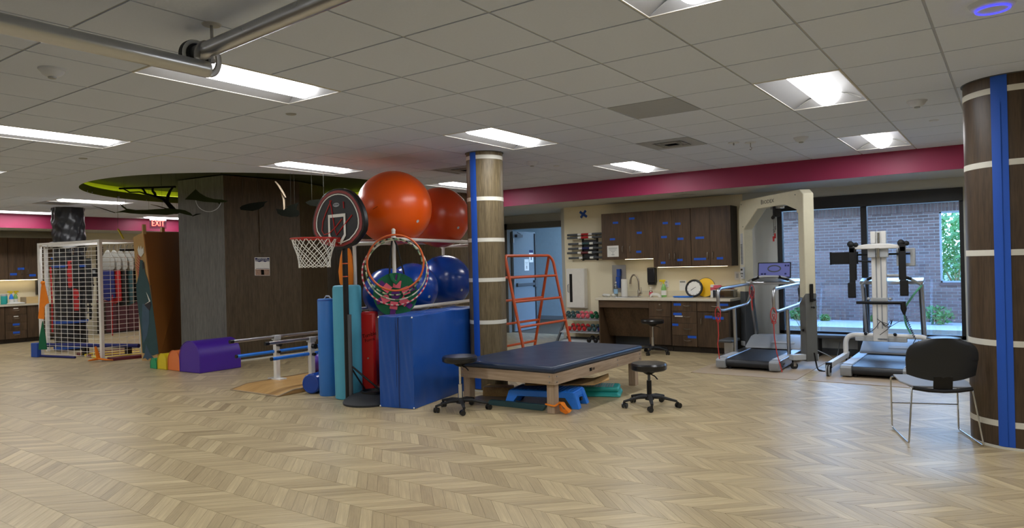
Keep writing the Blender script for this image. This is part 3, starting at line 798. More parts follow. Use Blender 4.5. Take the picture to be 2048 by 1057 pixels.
part('glass_pane', MB().bb(-1.73, X1-0.04, YW+0.075, YW+0.083, Z0+0.04, Z1-0.09), 'glass', wn_, smooth=False)

structure('floor_patio', MB().bb(-5.9, 9, YW+0.22, 19.5, -0.2, -0.05), 'concrete')
YBR = 17.9
bwx0, bwx1, bwz = -6.0, 5.0, 2.55
wxa, wxb, wza, wzb = -1.33, -0.75, 0.82, 2.36
bw = MB()
bw.bb(bwx0, wxa, YBR, YBR+0.3, -0.1, bwz); bw.bb(wxb, bwx1, YBR, YBR+0.3, -0.1, bwz); bw.bb(wxa, wxb, YBR, YBR+0.3, -0.1, wza); bw.bb(wxa, wxb, YBR, YBR+0.3, wzb, bwz)
br = structure('wall_outside', bw, 'mortar'); br['label'] = 'brick wall across the patio'
mt, n, b = principled('brick'); M['brick'] = mt
oi = n.nodes.new('ShaderNodeAttribute'); oi.attribute_name = 'tone'
nz = n.nodes.new('ShaderNodeTexNoise'); nz.inputs['Scale'].default_value = 9; nz.inputs['Detail'].default_value = 6
ad = n.nodes.new('ShaderNodeMath'); ad.operation = 'MULTIPLY_ADD'; ad.inputs[1].default_value = 0.4; n.links.new(nz.outputs[0], ad.inputs[0]); n.links.new(oi.outputs['Fac'], ad.inputs[2])
rp = n.nodes.new('ShaderNodeValToRGB'); rp.color_ramp.elements[0].color = S(84, 62, 56); rp.color_ramp.elements[1].color = S(128, 100, 92)
n.links.new(ad.outputs[0], rp.inputs[0]); n.links.new(rp.outputs[0], b.inputs['Base Color']); b.inputs['Roughness'].default_value = 0.9
def brick_mesh(items):
    vs, fs, tn = [], [], []
    for x0, x1, z0, z1, t in items:
        k = len(vs); e = 0.0
        vs += [(x0, 0, z0), (x1, 0, z0), (x1, 0, z1), (x0, 0, z1), (x0, 0.02, z0), (x1, 0.02, z0), (x1, 0.02, z1), (x0, 0.02, z1)]
        fs += [(k, k+1, k+2, k+3)]+[(k+i, k+4+i, k+4+(i+1) % 4, k+(i+1) % 4) for i in range(4)]; tn += [t]*5
    me = bpy.data.meshes.new('brick'); me.from_pydata(vs, [], fs); a_ = me.attributes.new('tone', 'FLOAT', 'FACE'); a_.data.foreach_set('value', tn)
    me.materials.append(M['brick']); return me
bl, bh, bj = 0.190, 0.054, 0.0135
bricks = []; rb = random.Random(5)
row = 0; z = -0.04
while z < 2.36:
    x = bwx0 - (0.1 if row % 2 else 0.0)
    while x < bwx1:
        a, c = max(x, bwx0), min(x+bl, bwx1)
        for s0, s1 in (((a, c),) if (z+bh < wza or z > wzb or c < wxa or a > wxb) else ((a, min(c, wxa)), (max(a, wxb), c))):
            if s1-s0 > 0.03: bricks.append((s0, s1, z, z+bh, rb.uniform(0, 0.6)))
        x += bl+bj
    z += bh+bj; row += 1
# soldier course on top
x = bwx0
while x < bwx1:
    bricks.append((x, x+bh, 2.37, 2.55, rb.uniform(0, 0.6))); x += bh+bj
def barea(q):
    p = px_of(((q[0]+q[1])/2, YBR, (q[2]+q[3])/2))
    if not p or not (1560 < p[0] < 1935 and 395 < p[1] < 680): return 0
    return (q[1]-q[0])*(q[3]-q[2])*(1 if abs(q[1]-q[0]-bl) < 1e-3 else 0.5)/(1+0.01*abs(p[0]-1700))
bricks.sort(key=barea, reverse=True)
bvar = [brick_mesh([(0, bl, 0, bh, t)]) for t in (0.02, 0.12, 0.22, 0.32, 0.42, 0.55)]
for i, q in enumerate(bricks[:300]):
    if abs(q[1]-q[0]-bl) < 1e-3: link('brick', bvar[i % 6], br, (q[0], YBR-0.012, q[2]))
    else: link('brick', brick_mesh([(0, q[1]-q[0], 0, q[3]-q[2], q[4])]), br, (q[0], YBR-0.012, q[2]))
o = link('brickwork', brick_mesh([q for q in bricks[300:]]), br, (0, YBR-0.012, 0)); o['kind'] = 'stuff'
structure('roof_outside', MB().bb(bwx0, bwx1, YBR-0.55, YBR+0.3, 2.56, 2.72), 'white')['label'] = 'white eave over the brick wall'
part('gutter', MB().bb(bwx0, bwx1, YBR-0.62, YBR-0.55, 2.6, 2.78), 'lightgrey', bpy.data.objects['roof_outside'])
wf = MB(); wf.bb(wxa, wxa+0.035, YBR+0.03, YBR+0.09, wza, wzb); wf.bb(wxb-0.035, wxb, YBR+0.03, YBR+0.09, wza, wzb); wf.bb(wxa, wxb, YBR+0.03, YBR+0.09, wzb-0.035, wzb); wf.bb(wxa, wxb, YBR+0.03, YBR+0.09, wza, wza+0.035)
w2 = structure('window_2', wf, 'greyplast'); w2['label'] = 'narrow window in the outdoor brick wall'
part('glass_pane', MB().bb(wxa+0.03, wxb-0.03, YBR+0.055, YBR+0.06, wza+0.03, wzb-0.03), 'glass', w2, smooth=False)
part('brick_sill', MB().bb(wxa-0.02, wxb+0.02, YBR-0.03, YBR+0.03, wza-0.07, wza), 'brick', w2)
# tree and white fence added behind that window to stand in for its reflection
def foliage(name, label, cat, c, r, n_, sz, mat, seed_, group=None, squash=1.0, stem=None):
    rr = random.Random(seed_); t = thing(name, label, cat, (c[0], c[1], c[2]), 0, group); m_ = MB()
    for i in range(n_):
        d = Vector((rr.gauss(0, 1), rr.gauss(0, 1), rr.gauss(0, 1))).normalized()*r*(rr.random()**0.4)
        d.z *= squash; a = Vector((rr.gauss(0, 1), rr.gauss(0, 1), rr.gauss(0, 1))).normalized(); b2 = a.orthogonal().normalized(); s = sz*rr.uniform(0.6, 1.3)
        ctr_ = d+Vector((0, 0, r*squash+(stem or 0)))
        m_.add([ctr_+a*s, ctr_+b2*s*0.45, ctr_-a*s, ctr_-b2*s*0.45], [(0, 1, 2, 3)])
    o = part('leaves', m_, mat, t, smooth=False); o['kind'] = 'stuff'
    st = MB()
    for k in range(4):
        a = k*1.7; st.tube([(0, 0, 0), (0.1*r*math.cos(a), 0.1*r*math.sin(a), 0.5*(r*squash+(stem or 0))), (0.5*r*math.cos(a), 0.5*r*math.sin(a), (stem or 0)+r*squash*1.2)], [0.03*r+0.004, 0.02*r+0.003, 0.004], 6)
    part('stems', st, 'ply', t); return t
M['leaf2'] = P('pale_leaf', (96, 140, 60), 0.6, var=0.4, scale=4)
foliage('reflection_tree', 'leafy green tree added behind the narrow brick wall window as its reflection', 'tree', (-1.2, 20.6, -0.05), 1.2, 2600, 0.07, 'leaf2', 4, stem=0.5)
structure('reflection_fence', MB().bb(-4, 4, 23, 23.1, -0.05, 1.3), 'white')['label'] = 'white fence added far behind the brick wall window as its reflection'
structure('ground_garden', MB().bb(-8, 8, 19.5, 26, -0.2, -0.06), 'leafgreen')
for i, (x, y, r, sd, col, lb) in enumerate(((1690, 652, 0.14, 1, 'leafgreen', 'small weedy plant at the foot of the window beside the walking lift'), (1880, 628, 0.3, 2, 'leafgreen', 'round shrub below the narrow window by the brick wall'), (1600, 630, 0.22, 3, 'leafgreen', 'low plant by the brick wall behind the first treadmill'),
        (1750, 640, 0.12, 5, 'leafgreen', 'dry weeds at the foot of the brick wall behind the lift column'), (1650, 642, 0.1, 6, 'leafgreen', 'small weeds at the foot of the brick wall between the two machines'))):
    if i == 0: p = Vector((-2.2, 11.75, -0.05))
    elif i == 1: p = Vector((-1.35, 17.35, -0.05))
    else: p = on_y(x, y, 17.6)
    foliage('garden_shrub' if i in (1, 2) else 'garden_weed', lb, 'plant', (p.x, p.y, -0.05), r, 260, 0.05, col, sd, squash=0.7)
gr_ = thing('ornamental_grass', 'pale dry ornamental grass outside the left window pane', 'plant', (-2.75, 11.9, -0.05)); m_ = MB(); rr = random.Random(9)
for k in range(90):
    a = rr.uniform(0, 2*PI); L = rr.uniform(0.3, 0.75); s = rr.uniform(0.05, 0.3)
    m_.tube([(0, 0, 0), (s*0.4*math.cos(a), s*0.4*math.sin(a), L*0.6), (s*math.cos(a), s*math.sin(a), L)], [0.003, 0.002, 0.001], 4)
o = part('blades', m_, P('dry_grass', (176, 160, 110), 0.8), gr_); o['kind'] = 'stuff'

# ================================================================ DOOR AND HALL
hx, hy = -8.70, YD+0.10
dr = thing('open_door', 'grey metal door standing open into the hall with paper notices', 'door', (hx, hy, 0), math.radians(95)); dr['kind'] = 'thing'
W_ = 0.98
part('leaf', MB().bb(0, W_, -0.022, 0.022, 0.01, 2.15), 'doorgrey', dr, bevel=0.003)
part('panic_bar', MB().bb(0.08, W_-0.06, -0.07, -0.045, 0.97, 1.03).bb(0.1, 0.16, -0.05, -0.02, 0.96, 1.04).bb(W_-0.14, W_-0.04, -0.08, -0.02, 0.93, 1.08), 'darkgrey', dr, bevel=0.004)
part('vertical_rod', MB().bb(W_-0.06, W_-0.03, -0.05, -0.022, 0.1, 2.12), 'darkgrey', dr)
part('closer', MB().bb(0.08, 0.32, -0.08, -0.022, 2.02, 2.08).beam((0.28, -0.05, 2.09), (0.02, -0.12, 2.12), 0.02, 0.01), 'darkgrey', dr)
for z in (0.25, 1.1, 1.95): part('hinge', MB().cyl((0, -0.03, z-0.05), (0, -0.03, z+0.05), 0.012), 'steel', dr)
sg = part('notice', MB().bb(0.46, 0.66, -0.0255, -0.0225, 1.30, 1.55), 'paper', dr); part('printed_lines', MB().bb(0.50, 0.62, -0.0262, -0.0256, 1.47, 1.48).bb(0.52, 0.60, -0.0262, -0.0256, 1.44, 1.45).bb(0.54, 0.58, -0.0262, -0.0256, 1.34, 1.41), 'greyink', sg)
sg = part('notice', MB().bb(0.68, 0.86, -0.0255, -0.0225, 1.48, 1.75), 'paper', dr); part('printed_lines', MB().bb(0.68, 0.86, -0.0262, -0.0256, 1.69, 1.75).bb(0.75, 0.79, -0.0262, -0.0256, 1.53, 1.63), 'inkblue', sg)
t = thing('hall_fill_light', 'unseen square fill light added on the hall ceiling beyond the door', 'ceiling lamp', (-7.9, 14.2, 2.898)); part('panel', MB().bb(-0.6, 0.6, -0.6, 0.6, -0.03, 0.0), EMIT('hall_fill_glow', (205, 228, 255), 7.0), t)  # unseen light added to brighten the hall
# green bench in the hall
t = thing('hall_bench', 'low green upholstered bench in the hall beyond the door', 'bench', (-7.9, 14.3, 0))
part('seat_block', MB().bb(-0.1, 1.5, -0.3, 0.3, 0.12, 0.52), 'greenseat', t, bevel=0.02)
part('back_roll', MB().bb(0.35, 1.5, 0.18, 0.38, 0.5, 0.66), 'greenseat', t, bevel=0.04)
for x in (-0.03, 1.43):
    for y in (-0.25, 0.25): part('leg', MB().cyl((x, y, 0), (x, y, 0.12), 0.02), 'steel', t)

# ================================================================ COUNTER WALL
YF, YU = 10.57, 10.83
CT = 0.845
# counter top with splash
ctp = thing('countertop', 'cream speckled countertop on the dark cabinets', 'countertop', (0, 0, 0))
part('slab', MB().bb(-5.80, -3.50, YF-0.03, YW, CT-0.04, CT), 'counter', ctp, bevel=0.004)
part('upstand', MB().bb(-5.80, -3.50, YW-0.02, YW, CT, CT+0.10), 'splash', ctp, bevel=0.003)
# lit wall panel above the counter
def base_cabinet(x0, x1, label, fronts, open_=False, mat='cab', yf=YF, ct=CT):
    t = thing('base_cabinet', label, 'cabinet', (x0, yf, 0), 0, 'base cabinets under the counter')
    w = x1-x0; D = YW-yf
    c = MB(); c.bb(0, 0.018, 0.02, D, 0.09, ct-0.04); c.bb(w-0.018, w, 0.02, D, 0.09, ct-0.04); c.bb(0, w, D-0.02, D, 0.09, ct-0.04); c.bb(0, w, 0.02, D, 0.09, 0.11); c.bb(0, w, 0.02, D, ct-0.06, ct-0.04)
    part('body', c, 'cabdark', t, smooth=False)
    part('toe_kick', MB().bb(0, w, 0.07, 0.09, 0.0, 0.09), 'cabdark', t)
    for kind, fx0, fx1, z0, z1, hx, hz, vertical in fronts:
        f = part(kind, MB().bb(fx0-x0+0.002, fx1-x0-0.002, 0.0, 0.02, z0+0.002, z1-0.002), mat, t, bevel=0.0015)
        hx -= x0
        if vertical: pts = [(hx, 0, hz-0.055), (hx, -0.028, hz-0.04), (hx, -0.032, hz), (hx, -0.028, hz+0.04), (hx, 0, hz+0.055)]
        else: pts = [(hx-0.06, 0, hz), (hx-0.045, -0.028, hz), (hx, -0.032, hz-0.004), (hx+0.045, -0.028, hz), (hx+0.06, 0, hz)]
        part('handle', MB().tube(pts, 0.005, 8), 'nickel', f)
    return t
def fr_tape(parent_t, x, z, w=0.11, h=0.035, y=None, mat='bluetape', name='tape_label', rot=0.0, origin=None):
    yy = -0.0012
    o = part(name, MB().box((x, yy, z), (w, 0.002, h)), mat, parent_t); return o
# left: open knee space and sink apron
t = thing('base_cabinet', 'open knee-space desk unit under the sink at the left end of the counter', 'cabinet', (-5.75, YF, 0), 0, 'base cabinets under the counter')
D = YW-YF
part('side_panel', MB().bb(0, 0.02, 0, D, 0, CT-0.04), 'cab', t); part('apron', MB().bb(0.02, 0.915, 0, 0.02, CT-0.16, CT-0.04), 'cabx', t)
part('sloped_panel', MB().prism([(0.03, 0.12, 0.67), (0.03, 0.14, 0.67), (0.03, 0.34, 0.18), (0.03, 0.32, 0.18)], (0.87, 0, 0)), 'cab', t)
part('back_panel', MB().bb(0.02, 0.915, D-0.02, D, 0.0, CT-0.04), 'darkgrey', t)
c = base_cabinet(-4.835, -4.46, 'narrow tall cabinet with a lock beside the sink knee space', [('drawer_front', -4.835, -4.46, 0.55, CT-0.045, -4.645, 0.66, False), ('door', -4.835, -4.46, 0.10, 0.55, -4.645, -1, False)])
for o in list(c.children):
    if o.name.startswith('door'):
        for h in list(o.children): bpy.data.objects.remove(h)
part('lock', MB().cyl((0.19, 0.0, 0.745), (0.19, -0.012, 0.745), 0.014), 'nickel', c)
rows = [(0.645, CT-0.045), (0.455, 0.645), (0.265, 0.455), (0.095, 0.265)]
c = base_cabinet(-4.45, -4.035, 'four-drawer base cabinet with blue tape labels', [('drawer_front', -4.45, -4.035, a, b_, -4.19, (a+b_)/2+(0.01), False) for a, b_ in rows])
dro = [o for o in c.children if o.name.startswith('drawer_front')]
for o, x, z, w in zip(dro, (0.10, 0.10, 0.06, 0.33), (0.75, 0.60, 0.43, 0.245), (0.12, 0.14, 0.1, 0.14)): fr_tape(o, x, z, w, 0.038)
fr_tape(dro[1], 0.12, 0.565, 0.13, 0.016, mat='paper', name='paper_label')
c = base_cabinet(-4.03, -3.54, 'base cabinet with one drawer over one door at the right end of the counter', [('drawer_front', -4.03, -3.54, 0.645, CT-0.045, -3.74, 0.73, False), ('door', -4.03, -3.54, 0.095, 0.64, -3.96, 0.50, True)])
for o in c.children:
    if o.name.startswith('door'): fr_tape(o, 0.18, 0.565, 0.12, 0.04); fr_tape(o, 0.33, 0.55, 0.17, 0.04)
    if o.name.startswith('drawer_front'): fr_tape(o, 0.40, 0.755, 0.18, 0.035)
part('end_panel', MB().bb(0.49, 0.515, 0.0, YW-YF, 0.0, CT-0.04), 'cabdark', c)

# wall cabinets
def wall_cabinet(x0, x1, z0, z1, label, doors, tapes, group='wall cabinets over the counter'):
    t = thing('wall_cabinet', label, 'cabinet', (x0, YU, 0), 0, group); w = x1-x0; D = YW-YU
    c = MB(); c.bb(0, w, 0.022, D, z0, z1)
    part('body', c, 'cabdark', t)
    for k, (a, b_, hx) in enumerate(doors):
        f = part('door', MB().bb(a-x0+0.0015, b_-x0-0.0015, 0, 0.02, z0+0.001, z1-0.001), 'cab', t, bevel=0.0012)
        hx -= x0; hz = z0+0.17
        part('handle', MB().tube([(hx, 0, hz-0.055), (hx, -0.026, hz-0.045), (hx, -0.032, hz), (hx, -0.026, hz+0.045), (hx, 0, hz+0.055)], 0.005, 8), 'nickel', f)
        for px, py, w_ in tapes:
            q = on_y(px, py, YU)
            if a <= q.x < b_: fr_tape(f, q.x-x0, q.z, w_, 0.036)
    return t
ZT = 2.275
wall_cabinet(-5.80, -4.85, 1.485, ZT, 'short double wall cabinet with a paper notice above the sink', [(-5.80, -5.335, -5.40), (-5.335, -4.85, -5.26)], [(1231, 446, .10), (1225, 479, .10), (1263.5, 437.5, .10), (1278.5, 466, .09), (1277.5, 504, .09)])
wall_cabinet(-4.85, -4.205, 1.34, ZT, 'longer double wall cabinet with blue tape labels in the middle of the row', [(-4.85, -4.52, -4.56), (-4.52, -4.205, -4.47)], [(1330.5, 446.5, .09), (1328, 474.5, .10), (1326.5, 526, .08), (1355.5, 448, .09), (1361, 478, .10), (1360, 520.5, .09)])
wall_cabinet(-4.20, -3.56, 1.34, ZT, 'longer double wall cabinet at the right end of the row', [(-4.20, -3.89, -3.93), (-3.89, -3.56, -3.845)], [(1399.5, 476, .14), (1400, 518.5, .20), (1440, 517, .10)])
part('under_cabinet_light', MB().bb(-5.4, -4.9, 10.90, 10.93, 1.480, 1.4845), 'undercab'); o = bpy.data.objects['under_cabinet_light']; tag(o, 'slim light strip under the short wall cabinet', 'light', 'under cabinet light strips')
o = part('under_cabinet_light', MB().bb(-4.8, -3.65, 10.88, 10.91, 1.336, 1.3395), 'undercab'); tag(o, 'long slim light strip under the longer wall cabinets', 'light', 'under cabinet light strips')
# notice on the first cabinet
q = on_y(1226, 503, YU)
t = thing('paper_notice', 'white paper notice with an icon taped to the short wall cabinet', 'notice', (q.x, YU-0.003, q.z))
part('sheet', MB().box((0, 0, 0), (0.215, 0.002, 0.19)), 'paper', t)
ln = MB()
for z, w in ((0.055, 0.17), (0.04, 0.15), (0.018, 0.13), (-0.004, 0.07)): ln.box((0, -0.0015, z), (w, 0.001, 0.006))
ln.box((0.0, -0.0015, -0.03), (0.02, 0.001, 0.012)); ln.box((0.0, -0.0015, -0.06), (0.05, 0.001, 0.012))
part('printed_lines', ln, 'greyink', t)

# ---- things on and above the counter
def place(px, py, z=CT): q = on_y(px, py, 10.88); return Vector((q.x, 10.88, CT))
def lathe_thing(name, label, cat, loc, parts, group=None):
    t = thing(name, label, cat, loc, 0, group)
    for nm, prof, mt_ in parts: part(nm, MB().lathe(prof, n=24), mt_, t)
    return t
sx = -5.27
t = thing('sink', 'steel sink set in the counter', 'sink', (sx-0.05, 10.86, CT))
part('rim', MB().tube(loop_rounded([(-0.2, -0.16, 0.002), (0.2, -0.16, 0.002), (0.2, 0.16, 0.002), (-0.2, 0.16, 0.002)], 0.05), 0.006, 8, True), 'steel', t)
part('bowl', MB().bb(-0.195, 0.195, -0.155, 0.155, 0.0005, 0.0015), P('sink_bowl_metal', (110, 100, 84), 0.3, 0.8), t)
t = thing('faucet', 'tall gooseneck faucet in brushed nickel by the sink', 'faucet', (on_y(1278, 590, 11.04).x, 11.04, CT), -0.5)
part('body', MB().lathe([(0.028, 0), (0.03, 0.012), (0.022, 0.02), (0.022, 0.11), (0.016, 0.12)]), 'nickel', t)
gp = [(0, 0, 0.1), (0, 0, 0.26), (-0.015, -0.01, 0.32), (-0.055, -0.02, 0.365), (-0.10, -0.035, 0.37), (-0.14, -0.05, 0.33), (-0.155, -0.055, 0.27)]
part('neck', MB().tube(rounded(gp, 0.05), 0.013, 12), 'nickel', t); part('spray_head', MB().cyl((-0.152, -0.054, 0.29), (-0.162, -0.058, 0.215), 0.017, 0.019), 'nickel', t)
part('lever', MB().cyl((0.02, 0, 0.06), (0.075, 0, 0.06), 0.016).cyl((0.075, 0, 0.05), (0.06, 0, 0.16), 0.008, 0.006), 'nickel', t)
p = place(1226.5, 589)
t = thing('water_bottle', 'clear plastic water bottle with a blue label by the sink', 'bottle', (p.x, p.y+0.1, CT))
part('bottle', MB().lathe([(0.033, 0), (0.036, 0.01), (0.036, 0.16), (0.03, 0.19), (0.013, 0.22), (0.013, 0.235)]), 'clearp', t); part('label', MB().lathe([(0.0365, 0.05), (0.0365, 0.13)]), P('blue_label', (150, 190, 220), 0.5), t); part('cap', MB().lathe([(0.015, 0.235), (0.015, 0.255), (0, 0.256)]), 'white', t)
p = place(1243, 593); t = thing('paper_towel_roll', 'white paper towel roll standing by the sink', 'paper towels', (p.x, p.y+0.12, CT)); part('roll', MB().lathe([(0.02, 0), (0.055, 0), (0.055, 0.3), (0.02, 0.3)]), 'paper', t); part('core', MB().lathe([(0.02, 0.0), (0.02, 0.302)]), 'cardlight', t)
q = on_y(1239, 558, YW)
t = thing('glove_box_holder', 'grey metal wall plate with a blue wrapped roll behind the sink', 'wall dispenser', (q.x, YW-0.012, q.z))
part('back_plate', MB().bb(-0.13, 0.13, -0.008, 0.012, -0.24, 0.24), 'steel', t, bevel=0.003); part('blue_wrapper', MB().bb(-0.035, 0.03, -0.06, -0.01, -0.16, 0.04).bb(-0.02, 0.04, -0.06, -0.01, 0.045, 0.17), 'bluetape2', t, bevel=0.006)
q = on_y(1307, 552, YW); t = thing('soap_dispenser', 'black wall soap dispenser right of the faucet', 'dispenser', (q.x, YW, q.z)); part('housing', MB().bb(-0.07, 0.07, -0.11, 0, -0.12, 0.14), 'blackgloss', t, bevel=0.015); part('drip_lip', MB().bb(-0.06, 0.06, -0.10, -0.02, -0.15, -0.12), 'black', t, bevel=0.004)
p = place(1297, 592)
lathe_thing('hand_sanitizer', 'small clear pump bottle with a pink label', 'bottle', (p.x, p.y+0.1, CT), [('bottle', [(0.03, 0), (0.032, 0.01), (0.03, 0.09), (0.012, 0.115)], 'clearp'), ('pump', [(0.008, 0.115), (0.008, 0.15), (0.02, 0.152), (0.02, 0.16), (0, 0.162)], 'white'), ('label', [(0.0325, 0.03), (0.0325, 0.08)], 'targetpink')])
def spray(px, py, label, liquid, dy=0.1, z=CT, rz=0.0, at_=None):
    p = at_ or place(px, py, z)
    t = thing('spray_bottle', label, 'spray bottle', (p[0], p[1]+dy, z), rz)
    part('bottle', MB().lathe([(0.038, 0), (0.042, 0.01), (0.042, 0.14), (0.03, 0.18), (0.014, 0.22)]), liquid, t)
    part('label', MB().lathe([(0.0427, 0.03), (0.0427, 0.11)]), 'paper', t)
    part('trigger_head', MB().bb(-0.07, 0.03, -0.012, 0.012, 0.25, 0.285).bb(-0.012, 0.012, -0.012, 0.012, 0.215, 0.25).beam((-0.02, 0, 0.25), (-0.05, 0, 0.2), 0.014, 0.01), 'yellow', t, bevel=0.004); return t
spray(1323, 593, 'green-filled spray bottle with a yellow trigger on the counter', P('green_cleaner', (120, 176, 96), 0.25), rz=0.2)
p = place(1309, 596); t = thing('tape_dispenser', 'white curved plastic dispenser in front of the spray bottle', 'dispenser', (p.x, p.y+0.02, CT)); part('body', MB().prism([(-0.1, 0, 0), (-0.09, 0, 0.04), (-0.05, 0, 0.07), (0.03, 0, 0.065), (0.08, 0, 0.04), (0.1, 0, 0), (0.06, 0, 0), (0.04, 0, 0.025), (-0.05, 0, 0.025), (-0.07, 0, 0)], (0, 0.06, 0)), 'white', t, bevel=0.004)
q = on_y(1333, 568, YW); o = part('wall_outlet', MB().bb(-0.04, 0.04, -0.008, 0, -0.06, 0.06), 'white', loc=(q.x, YW, q.z), bevel=0.002); tag(o, 'white wall outlet behind the spray bottle', 'outlet'); part('socket', MB().bb(-0.018, 0.018, -0.012, -0.008, -0.045, -0.008).bb(-0.018, 0.018, -0.012, -0.008, 0.008, 0.045), 'lightgrey', o)
q = on_y(1475, 552, YW); o = part('light_switch', MB().bb(-0.045, 0.045, -0.008, 0, -0.065, 0.065), 'white', loc=(q.x, YW, q.z), bevel=0.002); tag(o, 'white light switch right of the wall cabinets', 'switch'); part('rocker', MB().bb(-0.018, 0.018, -0.012, -0.008, -0.035, 0.035), 'lightgrey', o)
q = on_y(1366, 573, YW); t = thing('wall_note', 'paper note taped to the wall behind the clock', 'notice', (q.x, YW-0.002, q.z)); part('sheet', MB().bb(-0.06, 0.06, -0.001, 0.001, -0.1, 0.1), 'paper', t); part('printed_lines', MB().bb(-0.05, 0.04, -0.002, -0.001, 0.06, 0.085), 'greyink', t)
# yellow disc and clock leaning on the splash
def leaning_disc(name, label, cat, px, py, r, y, parts_):
    q = on_y(px, py, y); t = thing(name, label, cat, (q.x, y, CT+r*math.cos(0.22)+0.003)); t.rotation_euler = (PI/2-0.22, 0, 0.0)
    for nm, mb, mt_ in parts_: part(nm, mb, mt_, t)
    return t
leaning_disc('yellow_disc', 'round yellow disc leaning on the wall behind the clock', 'disc', 1411, 574, 0.155, 11.03, [('face', MB().lathe([(0, -0.005), (0.155, -0.005), (0.155, 0.005), (0, 0.005)], n=40), 'yellowdisc'), ('rim', MB().tube([(0.155*math.cos(2*PI*i/40), 0.155*math.sin(2*PI*i/40), 0) for i in range(40)], 0.006, 8, True), 'darkgrey')])
ck = leaning_disc('wall_clock', 'round black-rimmed clock leaning in front of the yellow disc', 'clock', 1388, 577, 0.145, 10.94, [('rim', MB().tube([(0.13*math.cos(2*PI*i/48), 0.13*math.sin(2*PI*i/48), 0) for i in range(48)], 0.018, 10, True), 'blackgloss'), ('dial', MB().lathe([(0, -0.01), (0.125, -0.01), (0.125, 0.004), (0, 0.004)], n=40), 'paper')])
tk = MB()
for k in range(12):
    a = k*PI/6; tk.beam((0.1*math.cos(a), 0.1*math.sin(a), 0.005), (0.115*math.cos(a), 0.115*math.sin(a), 0.005), 0.006, 0.002)
part('minute_marks', tk, 'ink', ck); part('hands', MB().beam((0, 0, 0.006), (-0.05, -0.035, 0.006), 0.008, 0.002).beam((0, 0, 0.006), (0.03, 0.02, 0.006), 0.006, 0.002), 'ink', ck)
p = place(1366, 594.5); t = thing('blue_tray', 'flat blue oval tray lying on the counter', 'tray', (p.x, p.y, CT)); part('tray', MB().lathe([(0, 0.003), (0.16, 0.003), (0.175, 0.02), (0.17, 0.02), (0.155, 0.008), (0, 0.008)], n=32), 'bluestep', t); t.scale = (1.0, 0.5, 1)
p = place(1447, 594); t = thing('plastic_bin', 'clear plastic bin full of wrapped supplies at the counter end', 'bin', (p.x, p.y+0.08, CT))
part('bin', MB().bb(-0.16, 0.16, -0.1, -0.097, 0, 0.12).bb(-0.16, 0.16, 0.097, 0.1, 0, 0.12).bb(-0.16, -0.157, -0.1, 0.1, 0, 0.12).bb(0.157, 0.16, -0.1, 0.1, 0, 0.12).bb(-0.16, 0.16, -0.1, 0.1, 0, 0.003), 'clearp', t, smooth=False)
part('rim', MB().tube([(-0.165, -0.105, 0.12), (0.165, -0.105, 0.12), (0.165, 0.105, 0.12), (-0.165, 0.105, 0.12)], 0.005, 6, True), 'lightgrey', t)
part('supply_packs', MB().box((-0.07, 0, 0.1), (0.12, 0.14, 0.12), 0.2).box((0.07, 0.0, 0.07), (0.12, 0.15, 0.12), -0.15).box((0.0, 0.02, 0.15), (0.2, 0.1, 0.06), 0.3), 'cardlight', t, bevel=0.006)
part('pink_pack', MB().box((-0.1, -0.06, 0.17), (0.12, 0.06, 0.05), 0.3).box((0.09, -0.03, 0.16), (0.1, 0.08, 0.04), -0.4), 'targetpink', t, bevel=0.008)
p = place(1425, 594); t = thing('supply_box', 'small pink and white box left of the clear bin', 'box', (p.x, p.y+0.12, CT), 0.1); part('carton', MB().bb(-0.06, 0.06, -0.05, 0.05, 0, 0.2), 'paper', t, bevel=0.003); part('pink_band', MB().bb(-0.061, 0.061, -0.051, 0.051, 0.11, 0.16), 'targetpink', t)
p = place(1214, 594); t = thing('clear_bag', 'crumpled clear plastic bag on the counter left of the paper towels', 'bag', (p.x, p.y+0.02, CT)); m_ = MB(); rr = random.Random(2)
for k in range(7): m_.sphere((rr.uniform(-.09, .09), rr.uniform(-.05, .05), 0.025), rr.uniform(0.03, 0.045), 9, 6, (1, 1, 0.7))
part('bag', m_, P('frosted_bag', (216, 216, 208), 0.3), t)

# ---- left of the cabinets
q0 = on_y(1157, 577, YW)
t = thing('extinguisher_cabinet', 'white wall cabinet with a narrow dark window slot', 'cabinet', (-6.47, YW, 0.985))
part('case', MB().bb(-0.19, 0.19, -0.1, 0, -0.36, 0.355), 'white', t, bevel=0.004); part('door_frame', MB().bb(-0.185, 0.185, -0.115, -0.1, -0.345, 0.34), 'white', t, bevel=0.004)
part('window_slot', MB().bb(-0.115, -0.06, -0.118, -0.114, -0.25, 0.26), 'black', t); part('handle', MB().tube([(-0.135, -0.115, -0.07), (-0.135, -0.145, -0.06), (-0.135, -0.145, 0.06), (-0.135, -0.115, 0.07)], 0.006, 8), 'darkgrey', t)
# weighted bars on a wall rack
t = thing('bar_rack', 'black wall rack holding the weighted bars', 'rack', (-6.2, YW, 1.68))
part('back_plate', MB().bb(-0.17, -0.13, -0.01, 0, -0.2, 0.2).bb(0.12, 0.16, -0.01, 0, -0.2, 0.2), 'black', t)
part('backing', MB().bb(-0.13, 0.12, -0.008, 0, -0.19, 0.17), 'darkgrey', t)
bars = [(471, 'red', 0.035, 1134, 0.09, 'weighted bar with a red centre, back one of the top pair'), (477, 'red', 0.095, 1134, 0.09, 'weighted bar with a red centre, front one of the top pair'), (489, 'tealpaint', 0.06, 1136, 0.07, 'weighted bar with a dark teal centre, under the red pair'), (498.5, 'inkblue', 0.06, 1136, 0.07, 'weighted bar with a dull blue centre, third level'), (507, 'maroon', 0.06, 1134, 0.07, 'weighted bar with a dark red centre, second from the bottom'), (517, 'black', 0.06, 1137, 0.07, 'weighted bar with a black centre, lowest on the rack')]
